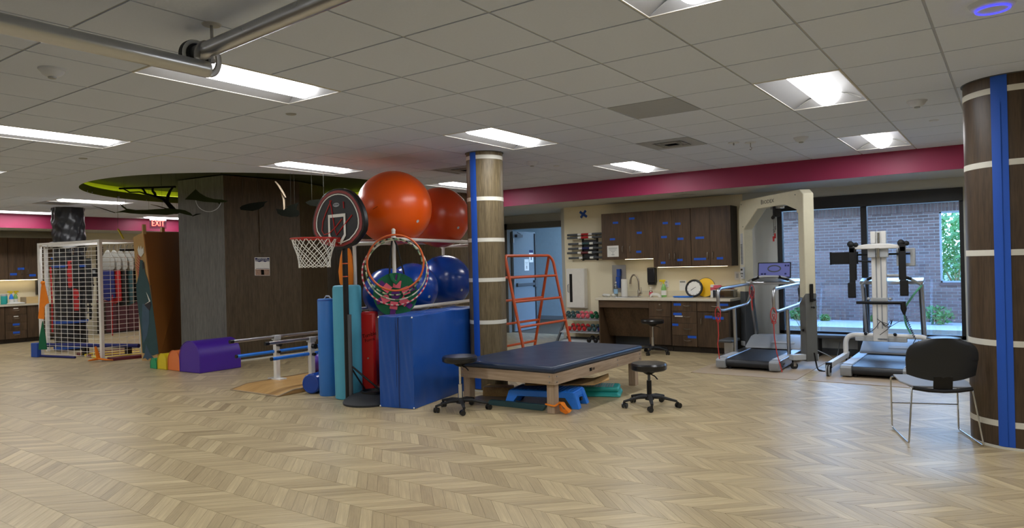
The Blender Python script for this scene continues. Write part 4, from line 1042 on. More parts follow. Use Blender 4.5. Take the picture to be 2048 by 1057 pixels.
for i, (py, colr, dy, x0p, hk, lb) in enumerate(bars):
    y = YW-dy-0.02; a = on_y(x0p+1, py, y); z = a.z
    t2 = thing('weighted_bar', lb, 'exercise bar', (a.x+0.38, y, z), 0, 'weighted bars on the wall rack')
    part('rod', MB().cyl((-0.38, 0, 0), (0.40, 0, 0), 0.020, n=16), 'darkgrey', t2)
    part('centre_grip', MB().cyl((-0.09, 0, 0), (0.06, 0, 0), 0.0215, n=16), colr, t2)
    part('white_label', MB().cyl((-0.16, 0, 0), (-0.09, 0, 0), 0.0212, n=16).cyl((0.06, 0, 0), (0.13, 0, 0), 0.0212, n=16), 'paper', t2)
    for k in (-0.15, 0.14): part('peg', MB().cyl((k, 0, z-1.68-0.024), (k, -dy-0.03, z-1.68-0.024), 0.006, n=8), 'black', t)
# blue tape cross
q = on_y(1167, 429, YW); t = thing('tape_cross', 'blue tape cross stuck high on the wall left of the cabinets', 'tape', (q.x, YW-0.002, q.z))
part('strip', MB().beam((-0.075, 0, 0.05), (0.07, 0, -0.05), 0.002, 0.045, up=(0.5, 0, 0.8)), 'bluetape2', t); part('strip', MB().beam((-0.055, -0.002, -0.06), (0.05, -0.002, 0.065), 0.002, 0.045, up=(-0.8, 0, 0.6)), 'bluetape2', t)

# dumbbell rack
t = thing('dumbbell_rack', 'three-tier grey dumbbell rack under the white wall cabinet', 'rack', (-6.2, 10.78, 0))
for z, y in ((0.45, 0.12), (0.235, 0.02), (0.045, -0.06)):
    part('tray', MB().prism([(-0.42, y-0.09, z-0.015), (-0.42, y-0.085, z-0.02), (-0.42, y+0.12, z+0.045), (-0.42, y+0.12, z+0.055)], (0.86, 0, 0)), 'lightgrey', t)
for x in (-0.43, 0.42): part('end_leg', MB().beam((x, -0.2, 0.0), (x, 0.24, 0.55), 0.03, 0.04), 'darkgrey', t); part('foot', MB().bb(x-0.02, x+0.02, -0.22, 0.28, 0, 0.03), 'darkgrey', t)
def make_db():
    d = thing('dumbbell', 'dumbbell', 'dumbbell'); a = MB()
    part('handle', MB().cyl((0, -0.05, 0), (0, 0.05, 0), 0.014, n=10), 'steel', d)
    for s in (-1, 1): part('head', MB().sphere((0, s*0.06, 0), 0.036, 12, 8, (1, 0.75, 1)), 'white', d)
    return d
protos = {}
def db(col, x, y, z, lb, k=1.0):
    if col not in protos:
        d = make_db(); protos[col] = d
        for c in d.children:
            if c.name.startswith('head'): c.data.materials[0] = M[col]
    else: d = dup(protos[col])
    d.location = (x, y, z); d.scale = (k, k, k); d.rotation_euler = (0.3, 0, 0); d['label'] = lb; d['group'] = 'dumbbells on the rack'
names = {'tealpaint': 'dark teal', 'targetpink': 'pink', 'targetgreen': 'dark green', 'red': 'red', 'bluecloth': 'navy', 'black': 'black'}
tiers = [(0.527, 0.12, ['tealpaint', 'tealpaint', 'tealpaint', 'targetpink', 'targetpink', 'targetpink', 'targetgreen', 'targetgreen', 'targetpink'], 'top', -0.38, 0.093),
         (0.312, 0.02, ['red', 'red', 'red', 'red', 'tealpaint', 'tealpaint', 'bluecloth'], 'middle', -0.23, 0.1), (0.122, -0.06, ['black', 'black'], 'bottom', 0.2, 0.13)]
order_w = ['first', 'second', 'third', 'fourth', 'fifth', 'sixth', 'seventh', 'eighth', 'ninth']
for z, y, cols, nm, x0, dx in tiers:
    for k, c in enumerate(cols): db(c, -6.2+x0+k*dx, 10.78+y, z, f'{names[c]} dumbbell, {order_w[k]} from the left on the {nm} tier', 1.15)

# ================================================================ TREATMENT TABLE
t = thing('treatment_table', 'low padded treatment table with navy vinyl top and pale wood frame', 'table', (-4.185, 6.66, 0))
hw_, hl = 0.565, 0.965
pad = MB(); pad.bb(-0.60, 0.60, -0.985, 0.985, 0.397, 0.462)
o = part('padded_top', pad, 'navyvinyl', t); bv = o.modifiers.new('edge', 'BEVEL'); bv.width = 0.03; bv.segments = 5
part('end_rail', MB().bb(-hw_, hw_, -hl, -hl+0.035, 0.285, 0.395), 'woodlight', t, bevel=0.002); part('end_rail', MB().bb(-hw_, hw_, hl-0.035, hl, 0.285, 0.395), 'woodlight', t, bevel=0.002)
part('side_rail', MB().bb(hw_, hw_+0.025, -hl, hl, 0.285, 0.395), 'woodlightY', t, bevel=0.002); part('side_rail', MB().bb(-hw_-0.025, -hw_, -hl, hl, 0.285, 0.395), 'woodlightY', t, bevel=0.002)
for sx_ in (-1, 1):
    for sy in (-1, 1):
        cx_, cy_ = sx_*(hw_-0.047), sy*(hl-0.082)
        part('leg', MB().bb(cx_-0.042, cx_+0.042, cy_-0.042, cy_+0.042, 0, 0.39), 'woodlegs', t, bevel=0.003)
bo = MB()
for z in (0.31, 0.365):
    for x in (-hw_+0.03, hw_-0.03): bo.cyl((x, -hl-0.004, z), (x, -hl+0.002, z), 0.008, n=10)
    for y in (-hl+0.05, hl-0.05, 0.35): bo.cyl((hw_+0.024, y, z), (hw_+0.029, y, z), 0.008, n=10)
part('bolts', bo, 'steel', t); part('burned_stamp', MB().bb(hw_+0.0255, hw_+0.0262, -0.28, -0.23, 0.325, 0.36).bb(hw_+0.0255, hw_+0.0262, -0.215, -0.20, 0.33, 0.355).bb(hw_+0.0255, hw_+0.0262, -0.19, -0.175, 0.33, 0.355), 'branch', t)
# orange band tied round the near leg
lx, ly = -4.185+hw_-0.047, 6.66-hl+0.082
t = thing('orange_band', 'orange stretch band tied round the near table leg', 'exercise band', (lx, ly, 0.09))
part('wrap', MB().tube(loop_rounded([(-0.05, -0.05, 0), (0.05, -0.05, -0.01), (0.05, 0.05, 0.01), (-0.05, 0.05, 0)], 0.015), 0.016, 8, True, flat=0.4), 'orangecloth', t)
part('knot', MB().tube([(0.05, 0.02, 0), (0.1, 0.01, 0.015), (0.15, -0.01, -0.02), (0.19, 0.0, -0.055), (0.14, 0.03, -0.07), (0.08, 0.03, -0.06), (0.05, 0.05, -0.02)], [0.02, 0.03, 0.022, 0.02, 0.03, 0.02, 0.012], 8, flat=0.4), 'orangecloth', t)

# steps and boards under the table
def step(name, label, loc, rz, L, Wd, h, mt_, top, legs):
    t = thing(name, label, 'aerobic step', loc, rz)
    if legs:
        part('deck', MB().prism([(-L/2+0.04, -Wd/2+0.02, h*0.62), (L/2-0.04, -Wd/2+0.02, h*0.62), (L/2-0.06, -Wd/2+0.03, h), (-L/2+0.06, -Wd/2+0.03, h)], (0, Wd-0.06, 0)), mt_, t, bevel=0.008)
        for s in (-1, 1):
            a, b_ = s*(L/2), s*(L/2-0.16)
            for sy in (-1, 1):
                part('foot', MB().prism([(a, sy*(Wd/2-0.01), 0), (s*(L/2-0.07), sy*(Wd/2-0.01), 0), (s*(L/2-0.15), sy*(Wd/2-0.02), h*0.65), (s*(L/2-0.05), sy*(Wd/2-0.03), h*0.95)], (0, -sy*0.09, 0)), mt_, t, bevel=0.004)
            part('end_skirt', MB().prism([(a-s*0.04, -Wd/2+0.03, h*0.35), (a-s*0.05, -Wd/2+0.03, h*0.9), (a-s*0.05, Wd/2-0.03, h*0.9), (a-s*0.04, Wd/2-0.03, h*0.35)], (-s*0.03, 0, 0)), mt_, t)
            part('latch', MB().bb(a-s*0.035-0.01, a-s*0.035+0.012, -0.03, 0.03, h*0.35, h*0.55), 'black', t, bevel=0.003)
    else:
        part('body', MB().prism([(-L/2, -Wd/2, 0), (L/2, -Wd/2, 0), (L/2-0.04, -Wd/2+0.04, h*0.55), (-L/2+0.04, -Wd/2+0.04, h*0.55)], (0, Wd-0.0, 0)).bb(-L/2+0.03, L/2-0.03, -Wd/2+0.03, Wd/2-0.03, h*0.5, h), mt_, t, bevel=0.02)
    rib = MB(); n_ = 16
    for k in range(n_):
        x = -L/2+0.1+(L-0.2)*k/(n_-1); rib.bb(x-0.008, x+0.008, -Wd/2+0.06, Wd/2-0.06, h, h+0.004)
    part('tread_ribs', rib, top, t); return t
step('step_platform', 'bright blue step platform on legs under the near end of the table', (-3.96, 6.12, 0), math.radians(14), 0.80, 0.40, 0.165, 'bluestep', 'bluefoam', True)
step('step_block', 'teal low step block poking out from under the table', (-3.80, 6.83, 0), math.radians(22), 0.62, 0.36, 0.10, 'tealstep', 'greyplast', False)
t = thing('flattened_box', 'opened flat cardboard box lying on the blue step under the table', 'cardboard box', (-4.0, 6.45, 0.172), 0.5); part('panel', MB().bb(-0.36, 0.36, -0.2, 0.2, 0, 0.012), 'cardlight', t); part('flap', MB().prism([(0.36, -0.2, 0), (0.36, 0.2, 0), (0.52, 0.2, 0.05), (0.52, -0.2, 0.05)], (0, 0, 0.01)), 'cardlight', t)
t = thing('dark_board', 'dark green plank lying on the floor in front of the blue step', 'board', (-4.13, 5.86, 0), math.radians(1)); part('board', MB().prism([(-0.36, -0.06, 0), (0.32, -0.06, 0), (0.36, -0.06, 0.06), (-0.33, -0.06, 0.05)], (0, 0.05, 0)), 'tealpaint', t, bevel=0.004)
t = thing('wood_block', 'brown wooden block by the foot of the taped column', 'block', (-4.70, 6.30, 0), 0.3); part('block', MB().bb(-0.16, 0.14, -0.1, 0.1, 0, 0.10), 'ply', t, bevel=0.004)

# ================================================================ STOOLS
def stool(label, loc, rz, h, post, thick=0.065, r=0.178, seat='blackgloss', arms='blackrub', base_r=0.27):
    t = thing('rolling_stool', label, 'stool', (loc[0], loc[1], 0), rz, 'rolling stools')
    prof = [(0, h-thick), (r-0.02, h-thick), (r-0.003, h-thick+0.012), (r, h-0.02), (r-0.012, h-0.003), (r*0.6, h), (0, h+0.002)]
    part('seat', MB().lathe(prof, n=40), seat, t)
    part('mount', MB().lathe([(0.02, h-thick-0.045), (0.03, h-thick-0.04), (0.075, h-thick-0.012), (0.08, h-thick)], n=20), 'black', t)
    part('lever', MB().tube([(0, 0, h-thick-0.03), (0.07, -0.05, h-thick-0.05), (0.10, -0.07, h-thick-0.075)], 0.006, 8), 'black', t)
    part('post', MB().cyl((0, 0, 0.22), (0, 0, h-thick-0.02), 0.014, n=16), 'chrome' if post != 'black' else 'darkgrey', t)
    part('sleeve', MB().cyl((0, 0, 0.11), (0, 0, 0.26), 0.024, n=18), 'chrome' if post == 'chrome' else 'black', t)
    part('hub', MB().lathe([(0.03, 0.065), (0.045, 0.07), (0.04, 0.115), (0.028, 0.125)], n=20), arms, t)
    for k in range(5):
        a = 2*PI*k/5; ca, sa = math.cos(a), math.sin(a)
        arm = part('base_arm', MB().tube([(0.02*ca, 0.02*sa, 0.10), (0.12*ca, 0.12*sa, 0.098), (base_r*ca, base_r*sa, 0.068)], [0.026, 0.022, 0.014], 8, flat=0.8), arms, t)
        px_, py_ = base_r*ca, base_r*sa; b2 = a+0.9+k
        cs = MB(); ox, oy = 0.018*math.cos(b2), 0.018*math.sin(b2); dx, dy = -math.sin(b2)*0.02, math.cos(b2)*0.02
        for s in (-1, 1): cs.cyl((px_+ox+s*dx*0.5, py_+oy+s*dy*0.5, 0.026), (px_+ox+s*dx*1.2, py_+oy+s*dy*1.2, 0.026), 0.026, n=18)
        cs.cyl((px_, py_, 0.03), (px_, py_, 0.07), 0.009, n=10).beam((px_+ox, py_+oy, 0.045), (px_, py_, 0.055), 0.018, 0.02)
        part('caster', cs, 'blackgloss', arm)
    return t
stool('black rolling stool with a chrome post at the near left end of the treatment table', (-4.56, 5.46), 0.5, 0.546, 'chrome')
stool('lower black rolling stool with a black post right of the treatment table', (-2.99, 6.50), 0.2, 0.437, 'black', thick=0.075)
stool('black rolling stool with a thin chrome post in front of the narrow cabinet', (-4.62, 10.22), 1.1, 0.535, 'chrome')

# saddle stool seat behind the chair
t = thing('saddle_stool', 'black padded stool with an arm behind the chair by the window', 'stool', (-0.98, 9.75, 0), 0.0)
t.location = (-0.72, 9.9, 0)
part('seat', MB().lathe([(0, 0.39), (0.15, 0.39), (0.185, 0.41), (0.18, 0.44), (0.1, 0.452), (0, 0.45)], n=32), 'blackgloss', t)
part('post', MB().cyl((0, 0, 0.08), (0, 0, 0.39), 0.02, n=14), 'black', t); part('mount', MB().lathe([(0.03, 0.34), (0.09, 0.375), (0.09, 0.39)]), 'black', t)
for k in range(5):
    a = 2*PI*k/5; part('base_arm', MB().tube([(0, 0, 0.1), (0.25*math.cos(a), 0.25*math.sin(a), 0.06)], [0.02, 0.013], 8).cyl((0.25*math.cos(a)-0.015, 0.25*math.sin(a), 0.025), (0.25*math.cos(a)+0.015, 0.25*math.sin(a), 0.025), 0.025, n=14), 'black', t)

# ================================================================ STACKING CHAIR
t = thing('stacking_chair', 'sled-base chair with a black back, grey seat and chrome frame by the large column', 'chair', (-0.545, 6.46, 0), math.radians(20))
part('seat', MB().prism([(-0.235, 0.24, 0.445), (-0.245, 0.0, 0.43), (-0.20, -0.21, 0.425), (0.20, -0.21, 0.425), (0.245, 0.0, 0.43), (0.235, 0.24, 0.445)], (0, 0, 0.014)), P('grey_seat_shell', (128, 130, 134), 0.5), t, bevel=0.006)
part('seat_rim', MB().tube([(-0.20, -0.215, 0.425), (-0.1, -0.235, 0.412), (0, -0.24, 0.408), (0.1, -0.235, 0.412), (0.20, -0.215, 0.425)], 0.016, 8), 'black', t)
# back: rounded shield curving round the sitter
bk = MB(); NX, NZ = 16, 12; vs = []; halfw = 0.245
def bw_(v): # half width at height fraction v
    return halfw*(0.955+0.045*min(1, v/0.4)) if v < 0.4 else halfw*max(0.0, 1-((v-0.4)/0.61)**4.2)**0.42 if v < 1.0 else halfw*0.45
for side in (0, 1):
    for j in range(NZ+1):
        v = j/NZ; zz = 0.48+0.335*v; hwid = max(0.11, bw_(v)); sag = 0.03*(1-v)
        for i in range(NX+1):
            u = -1+2*i/NX; x = u*hwid
            z_ = zz+(0.04*(u*u)*(1-v)*1.1 if v < 0.5 else -0.012*(u*u)*v)
            y = -0.235-0.065*v+0.055*u*u+(0.008 if side else -0.008)
            vs.append((x, y, z_))
k = (NX+1)*(NZ+1); fs = []
for s in (0, 1):
    for j in range(NZ):
        for i in range(NX):
            a = s*k+j*(NX+1)+i; fs.append((a, a+1, a+NX+2, a+NX+1))
bd_ = [i for i in range(NX+1)]+[j*(NX+1)+NX for j in range(1, NZ+1)]+[NZ*(NX+1)+i for i in range(NX-1, -1, -1)]+[j*(NX+1) for j in range(NZ-1, 0, -1)]
fs += [(bd_[i], bd_[(i+1) % len(bd_)], k+bd_[(i+1) % len(bd_)], k+bd_[i]) for i in range(len(bd_))]
bk.add(vs, fs); part('backrest', bk, P('black_chair_shell', (26, 30, 36), 0.5), t)
part('back_stem', MB().prism([(-0.065, -0.235, 0.41), (0.065, -0.235, 0.41), (0.065, -0.25, 0.52), (-0.065, -0.25, 0.52)], (0, 0.016, 0)), 'black', t, bevel=0.004)
for s in (-1, 1):
    pts = rounded([(s*0.235, 0.22, 0.437), (s*0.245, 0.275, 0.43), (s*0.245, 0.262, 0.012), (s*0.25, -0.268, 0.012), (s*0.205, -0.205, 0.425), (s*0.2, 0.0, 0.42)], 0.025)
    part('sled_leg', MB().tube(pts, 0.0065, 10), 'chrome', t)
part('stretcher', MB().cyl((-0.245, 0.266, 0.215), (0.245, 0.266, 0.215), 0.005, n=10), 'chrome', t)

# ================================================================ ORANGE LADDER FRAME
t = thing('ladder_frame', 'orange painted metal climbing ladder frame behind the treatment table', 'climbing frame', (-5.20, 7.12, 0), 0)
Lw = 1.10
for s in (1, -1):
    top = 1.555; fx = s*0.36
    pts = rounded([(fx, 0, 0.0), (s*0.04, 0, top-0.07), (0, 0.04, top), (0, Lw-0.04, top), (s*0.04, Lw, top-0.07), (fx, Lw, 0.0)], 0.07)
    part('side_frame', MB().tube(pts, 0.019, 12), 'orangepaint', t)
    for z in (1.28, 0.98, 0.67, 0.37, 0.10):
        x = fx+(s*0.04-fx)*(z/(top-0.07)); part('rung', MB().cyl((x, 0, z), (x, Lw, z), 0.016, n=12), 'orangepaint', t)

# ================================================================ TALL FOLDED BLUE MAT
u_ = Vector((-0.981, -0.194, 0)); v_ = Vector((-0.194, 0.981, 0)); A0 = Vector((-4.996, 5.249, 0))
t = thing('folded_mat', 'large blue vinyl folded crash mat standing on edge left of the column', 'mat', A0, math.atan2(-u_.y, -u_.x))
def panel(x0, x1, nm):
    mb = MB(); N1, N2, N3 = 4, 34, 14; H_ = 0.945; L_ = 1.62
    rr = random.Random(int(abs(x0)*1000)); ph = [rr.uniform(0, 6) for _ in range(6)]
    def wob(a, b_, k): return 0.006*math.sin(a*9+ph[k])*math.sin(b_*7+ph[(k+1) % 6])+0.003*math.sin(a*31+b_*13+ph[k])
    bmx = bmesh.new(); bmesh.ops.create_cube(bmx, size=1)
    bmesh.ops.subdivide_edges(bmx, edges=bmx.edges[:], cuts=22, use_grid_fill=True)
    for vv in bmx.verts:
        x = x0+(vv.co.x+0.5)*(x1-x0); y = (vv.co.y+0.5)*L_; z = (vv.co.z+0.5)*H_
        ex, ey, ez = (0.5-abs(vv.co.x)), (0.5-abs(vv.co.y)), (0.5-abs(vv.co.z))
        if ex < 1e-4 and ey > 0.02 and ez > 0.02: x += wob(y, z, 0)
        if ey < 1e-4 and ex > 0.02 and ez > 0.02: y += wob(x*3, z, 2)
        if ez < 1e-4 and vv.co.z > 0: z += wob(x, y, 3)
        vv.co = (x, y, z)
    bmesh.ops.recalc_face_normals(bmx, faces=bmx.faces)
    me = bpy.data.meshes.new(nm); bmx.to_mesh(me); bmx.free(); me.materials.append(M['bluevinyl'])
    me.polygons.foreach_set('use_smooth', [True]*len(me.polygons)); me.set_sharp_from_angle(angle=math.radians(38))
    o = link(nm, me, t); b_ = o.modifiers.new('edge', 'BEVEL'); b_.width = 0.006; b_.segments = 2; b_.angle_limit = 1.0; return o
panel(-0.417, -0.176, 'mat_half'); panel(-0.172, 0.0, 'mat_half')
part('zip_seam', MB().bb(-0.182, -0.166, -0.004, 0.0, 0.02, 0.93).bb(-0.205, -0.200, -0.003, 0.0, 0.02, 0.93), P('dark_blue_piping', (14, 44, 100), 0.5), t)
co = MB()
for x in (-0.412, -0.005):
    for z in (0.012, 0.932): co.sphere((x, 0.0, z), 0.009, 8, 6)
part('worn_corners', co, 'paper', t)

# ================================================================ BALL RACK, BALLS
PR = Vector((-5.68, 5.70, 0))
ur, vr = Vector((-0.981, -0.194, 0)), Vector((-0.194, 0.981, 0))
WR_, LR_ = 0.54, 2.05
t = thing('ball_rack', 'white plastic pipe rack carrying the exercise balls', 'rack', PR, 0)
def rp_(a, b_, z): q = ur*a+vr*b_; return (q.x, q.y, z)
tb = 0.021
for a in (0, WR_):
    for b_ in (0, LR_): part('post', MB().cyl(rp_(a, b_, 0), rp_(a, b_, 1.86 if (a == 0 and b_ == 0) else 1.775), tb, n=14), 'pvc', t)
for z in (0.12, 0.97, 1.765):
    for a in (0, WR_): part('long_rail', MB().cyl(rp_(a, -0.02, z), rp_(a, LR_+0.02, z), tb, n=14), 'pvc', t)
    for b_ in (0, LR_): part('end_rail', MB().cyl(rp_(0, b_, z-(0.11 if z == 0.97 else 0.04)), rp_(WR_+0.05, b_, z-(0.11 if z == 0.97 else 0.04)), tb, n=14), 'pvc', t)
for a in (0, WR_):
    for b_ in (0, LR_):
        for z in (0.97, 1.765): part('pipe_joint', MB().cyl(rp_(a, b_, z-0.07), rp_(a, b_, z+0.03), tb+0.006, n=14), 'pvc', t)
part('post_cap', MB().sphere(rp_(0, 0, 1.86), tb+0.004, 12, 8), 'pvc', t)
def ball(label, a, b_, z, r, mt_, dents=True):
    q = PR+ur*a+vr*b_; t = thing('exercise_ball', label, 'exercise ball', (q.x, q.y, z), 0, 'exercise balls on the rack')
    part('ball', MB().sphere((0, 0, 0), r, 48, 30, (1, 1, 0.985)), mt_, t)
    d = (C0-Vector((q.x, q.y, z))).normalized()
    ang_ = Matrix.Rotation(0.7, 3, 'Z') @ d; ang_.z -= 0.35; ang_.normalize()
    part('valve_plug', MB().cyl(ang_*(r*0.985), ang_*(r*1.0), 0.018, n=16), 'lightgrey', t)
    return t
zr = lambda r, z: z+math.sqrt(max(0.0, (r+tb)**2-(WR_/2)**2))
b1 = ball('largest orange exercise ball on top of the rack', WR_/2, 0.43, zr(0.45, 1.765), 0.45, 'orange')
b2 = ball('darker orange exercise ball on the rack next to the column', WR_/2, 1.50, zr(0.405, 1.765), 0.405, P('dark_orange_rubber', (200, 66, 16), 0.3, var=0.05, scale=4))
part('scuff_mark', MB().beam((0.10, -0.437, -0.04), (0.16, -0.42, -0.01), 0.006, 0.004), 'branch', b1)
ball('left blue exercise ball behind the teal roller', WR_/2, 0.27, zr(0.30, 0.97), 0.30, 'blueball')
ball('middle blue exercise ball behind the hoops', WR_/2, 0.80, zr(0.32, 0.97), 0.32, 'blueball')
ball('right blue exercise ball beside the column', WR_/2, 1.60, zr(0.36, 0.97), 0.36, 'blueball')
ball('dark blue ball low in the rack behind the red bolster', WR_/2, 0.45, zr(0.3, 0.12), 0.3, P('deep_blue_rubber', (14, 34, 90), 0.4))

# hoops and felt target hanging from the rack post
fdir = Vector((PR.x, PR.y, 0)).normalized()
def hoop(label, cx_, cy_, r, tube_r, mt_, depth_off, tilt=0.0):
    dep = (PR-Vector((0, 0, 0))).dot(Vector((CF.x, CF.y, 0)))-depth_off
    q = on_d(cx_, cy_, dep)
    t = thing('hoop', label, 'hoop', q, 0, 'hoops hung on the rack post')
    pts = [(r*math.cos(2*PI*i/72), r*math.sin(2*PI*i/72), 0) for i in range(72)]
    o = part('ring', MB().tube(pts, tube_r, 10, True), mt_, t)
    t.rotation_euler = (PI/2+tilt, 0, math.atan2(-fdir.x, fdir.y))
    return t
M['hoop_pink'] = STRIPE('pink_white_hoop', [(196, 50, 76), (222, 200, 190)], 38)
M['hoop_green'] = STRIPE('green_black_white_hoop', [(120, 160, 130), (26, 26, 26), (196, 196, 150)], 26)
M['hoop_pale'] = STRIPE('white_green_hoop', [(206, 206, 190), (120, 150, 110), (206, 206, 190)], 14)
hoop('large pink and white striped hoop hanging lowest on the rack post', 790.5, 546, 0.362, 0.0085, 'hoop_pink', 0.055)
hoop('pale green and white thin hoop hanging inside the pink striped hoop', 793, 540, 0.333, 0.0075, 'hoop_pale', 0.085)
hoop('green and black striped hoop hanging behind the orange hoop', 788.5, 534, 0.313, 0.008, 'hoop_green', 0.115)
hoop('solid orange hoop hanging in front of the striped hoops', 791, 526, 0.308, 0.011, P('orange_hoop', (206, 96, 44), 0.35), 0.15)
dep = PR.dot(Vector((CF.x, CF.y, 0)))-0.03
q = on_d(791, 590, dep)
t = thing('felt_target', 'green felt throwing target with pink and purple patches hanging on the rack', 'target', q); t.rotation_euler = (PI/2, 0, math.atan2(-fdir.x, fdir.y))
dk = MB(); N_ = 48; R_t = 0.245
vs = [(0, 0, 0)]+[((R_t+(0.03*abs(math.sin(3*2*PI*i/N_))*(1 if math.sin(2*PI*i/N_) > 0.7 else 0)))*math.cos(2*PI*i/N_), R_t*math.sin(2*PI*i/N_), 0.006*math.sin(5*2*PI*i/N_)) for i in range(N_)]
dk.add(vs, [(0, 1+i, 1+(i+1) % N_) for i in range(N_)]); dk.add([(x, y, z-0.02) for x, y, z in vs], [(0, 1+(i+1) % N_, 1+i) for i in range(N_)]); dk.add([v for v in vs[1:]]+[(x, y, z-0.02) for x, y, z in vs[1:]], [(i, (i+1) % N_, N_+(i+1) % N_, N_+i) for i in range(N_)])
part('felt_disc', dk, 'targetgreen', t)
for k in range(6):
    a = k*PI/3+0.35; ca, sa = math.cos(a), math.sin(a); R3 = Matrix.Rotation(a, 3, 'Z')
    part('purple_patch', MB().box((0.155*ca, 0.155*sa, 0.008), (0.14, 0.06, 0.004), M_=R3), 'targetpurple', t)
    part('pink_patch', MB().box((0.12*ca, 0.12*sa, 0.012), (0.085, 0.085, 0.004), M_=R3), 'targetpink', t)
part('centre_patch', MB().lathe([(0, 0.011), (0.05, 0.011), (0.052, 0.008)], n=24), 'targetpurple', t)
part('gathered_fold', MB().tube([(-0.05, 0.235, 0.0), (-0.03, 0.17, 0.02), (0.01, 0.13, 0.025), (0.04, 0.17, 0.02), (0.05, 0.235, 0.0)], 0.022, 8, flat=0.6), 'targetgreen', t)
part('strap', MB().tube([(-0.06, 0.22, 0.005), (-0.05, 0.42, 0.02), (-0.025, 0.60, 0.03), (0.0, 0.62, 0.03), (0.03, 0.54, 0.03), (0.10, 0.23, 0.01)], 0.010, 8, flat=0.35), 'blackcloth', t)
# orange mesh bag hanging on the far corner of the rack
q = PR+ur*(WR_+0.10)+vr*(-0.02)
t = thing('orange_bag', 'orange cloth bag hanging from the rack behind the hoop pole', 'bag', (q.x, q.y, 1.46)); m_ = MB(); vs = []
prof = [(0.02, 0.24), (0.05, 0.2), (0.075, 0.1), (0.095, -0.05), (0.085, -0.18), (0.05, -0.25), (0.0, -0.26)]
part('bag', MB().lathe(prof, n=18), 'orangecloth', t); part('cord', MB().cyl((0, 0, 0.22), (0.0, 0, 0.29), 0.006), 'blackcloth', t)

# ================================================================ BASKETBALL HOOP
PB = on_z(697, 806); PB = Vector((PB.x, PB.y, 0))
nb = Vector((-0.074, -0.997, 0)).normalized(); tbv = Vector((0.997, -0.074, 0)).normalized()
t = thing('basketball_hoop', 'portable basketball hoop with black and red backboard on a black pole', 'basketball hoop', PB, 0)
bc = Vector((-5.68, 5.27, 0))-PB
part('base', MB().lathe([(0.27, 0.0), (0.275, 0.02), (0.26, 0.045), (0.2, 0.085), (0.12, 0.11), (0.0, 0.115)], c=(bc.x, bc.y, 0), n=40), P('charcoal_plastic', (38, 41, 46), 0.6, bump=0.1), t)
part('base_well', MB().lathe([(0.13, 0.105), (0.13, 0.13), (0.11, 0.135), (0.1, 0.11)], c=(bc.x+0.03, bc.y+0.03, 0), n=28), 'black', t)
part('pole', MB().cyl((0, 0, 0.02), (0, 0, 1.80), 0.030, n=18), 'black', t)
part('pole_sleeve', MB().cyl((0.03, 0.012, 0.03), (0.03, 0.012, 0.95), 0.024, n=16), 'darkgrey', t)
part('strut', MB().tube([(0.02, 0, 0.42), (bc.x+0.10, bc.y+0.10, 0.11)], 0.011, 8), 'black', t); part('strut', MB().tube([(0.0, 0.01, 0.42), (0.06, 0.2, 0.10)], 0.009, 8), 'black', t)
rg = MB()
for z in (1.50, 1.36): rg.lathe([(0.031, z-0.006), (0.034, z), (0.031, z+0.006)], n=18)
part('pole_rings', rg, 'orangepaint', t)
# backboard outline in its own plane (width x height), centre at bb_c
bb_c = Vector((-0.01, -0.055, 1.985))
OUT = [(x*1.2, z*1.05) for x, z in [(-0.17, -0.31), (-0.36, -0.17), (-0.385, -0.06), (-0.36, 0.06), (-0.28, 0.19), (-0.18, 0.27), (-0.06, 0.305), (0.06, 0.305), (0.18, 0.27), (0.28, 0.19), (0.36, 0.06), (0.385, -0.06), (0.36, -0.17), (0.17, -0.31)]]
def bp_(x, z, off=0.0): return bb_c + tbv*x + Vector((0, 0, z)) + nb*off
def smooth2(pts, it=1):
    for _ in range(it):
        q = []
        for i in range(len(pts)):
            a, b_ = pts[i], pts[(i+1) % len(pts)]; q += [(a[0]*.75+b_[0]*.25, a[1]*.75+b_[1]*.25), (a[0]*.25+b_[0]*.75, a[1]*.25+b_[1]*.75)]
        pts = q
    return pts
so = smooth2(OUT)
part('backboard', MB().prism([bp_(x, z, -0.03) for x, z in so], nb*0.06), 'black', t, bevel=0.012)
def band(outer, inner, off, mt_, nm):
    m_ = MB(); n_ = len(outer); vs = [bp_(x, z, off) for x, z in outer]+[bp_(x, z, off) for x, z in inner]+[bp_(x, z, off-0.003) for x, z in outer]+[bp_(x, z, off-0.003) for x, z in inner]
    fs = []
    for i in range(n_):
        j = (i+1) % n_; fs += [(i, j, n_+j, n_+i), (2*n_+i, 3*n_+i, 3*n_+j, 2*n_+j), (i, 2*n_+i, 2*n_+j, j), (n_+i, n_+j, 3*n_+j, 3*n_+i)]
    m_.add(vs, fs); return part(nm, m_, mt_, t, smooth=False)
sc_ = lambda k: [(x*k, z*k+0.0) for x, z in so]
band(sc_(0.93), sc_(0.845), 0.034, P('dull_red_print', (140, 44, 42), 0.5), 'red_border'); band(sc_(0.82), sc_(0.785), 0.035, 'paper', 'white_border')
sqo = [(-0.15, 0.045), (0.15, 0.045), (0.15, -0.19), (0.06, -0.285), (0.045, -0.25), (0.12, -0.175), (0.12, 0.012), (-0.12, 0.012), (-0.12, -0.175), (-0.045, -0.25), (-0.06, -0.285), (-0.15, -0.19)]
part('white_target', MB().prism([bp_(x, z, 0.033) for x, z in sqo], nb*0.004), 'paper', t, smooth=False)
def stroke(pts, w=0.014): return MB().tube([bp_(x, z, 0.0325) for x, z in pts], w/2, 6)
part('red_swirl', stroke([(-0.09, 0.20), (-0.17, 0.10), (-0.25, -0.02), (-0.27, -0.12), (-0.23, -0.165), (-0.13, -0.15), (-0.02, -0.09), (0.09, -0.01)]), P('red_print', (170, 50, 46), 0.5), t)
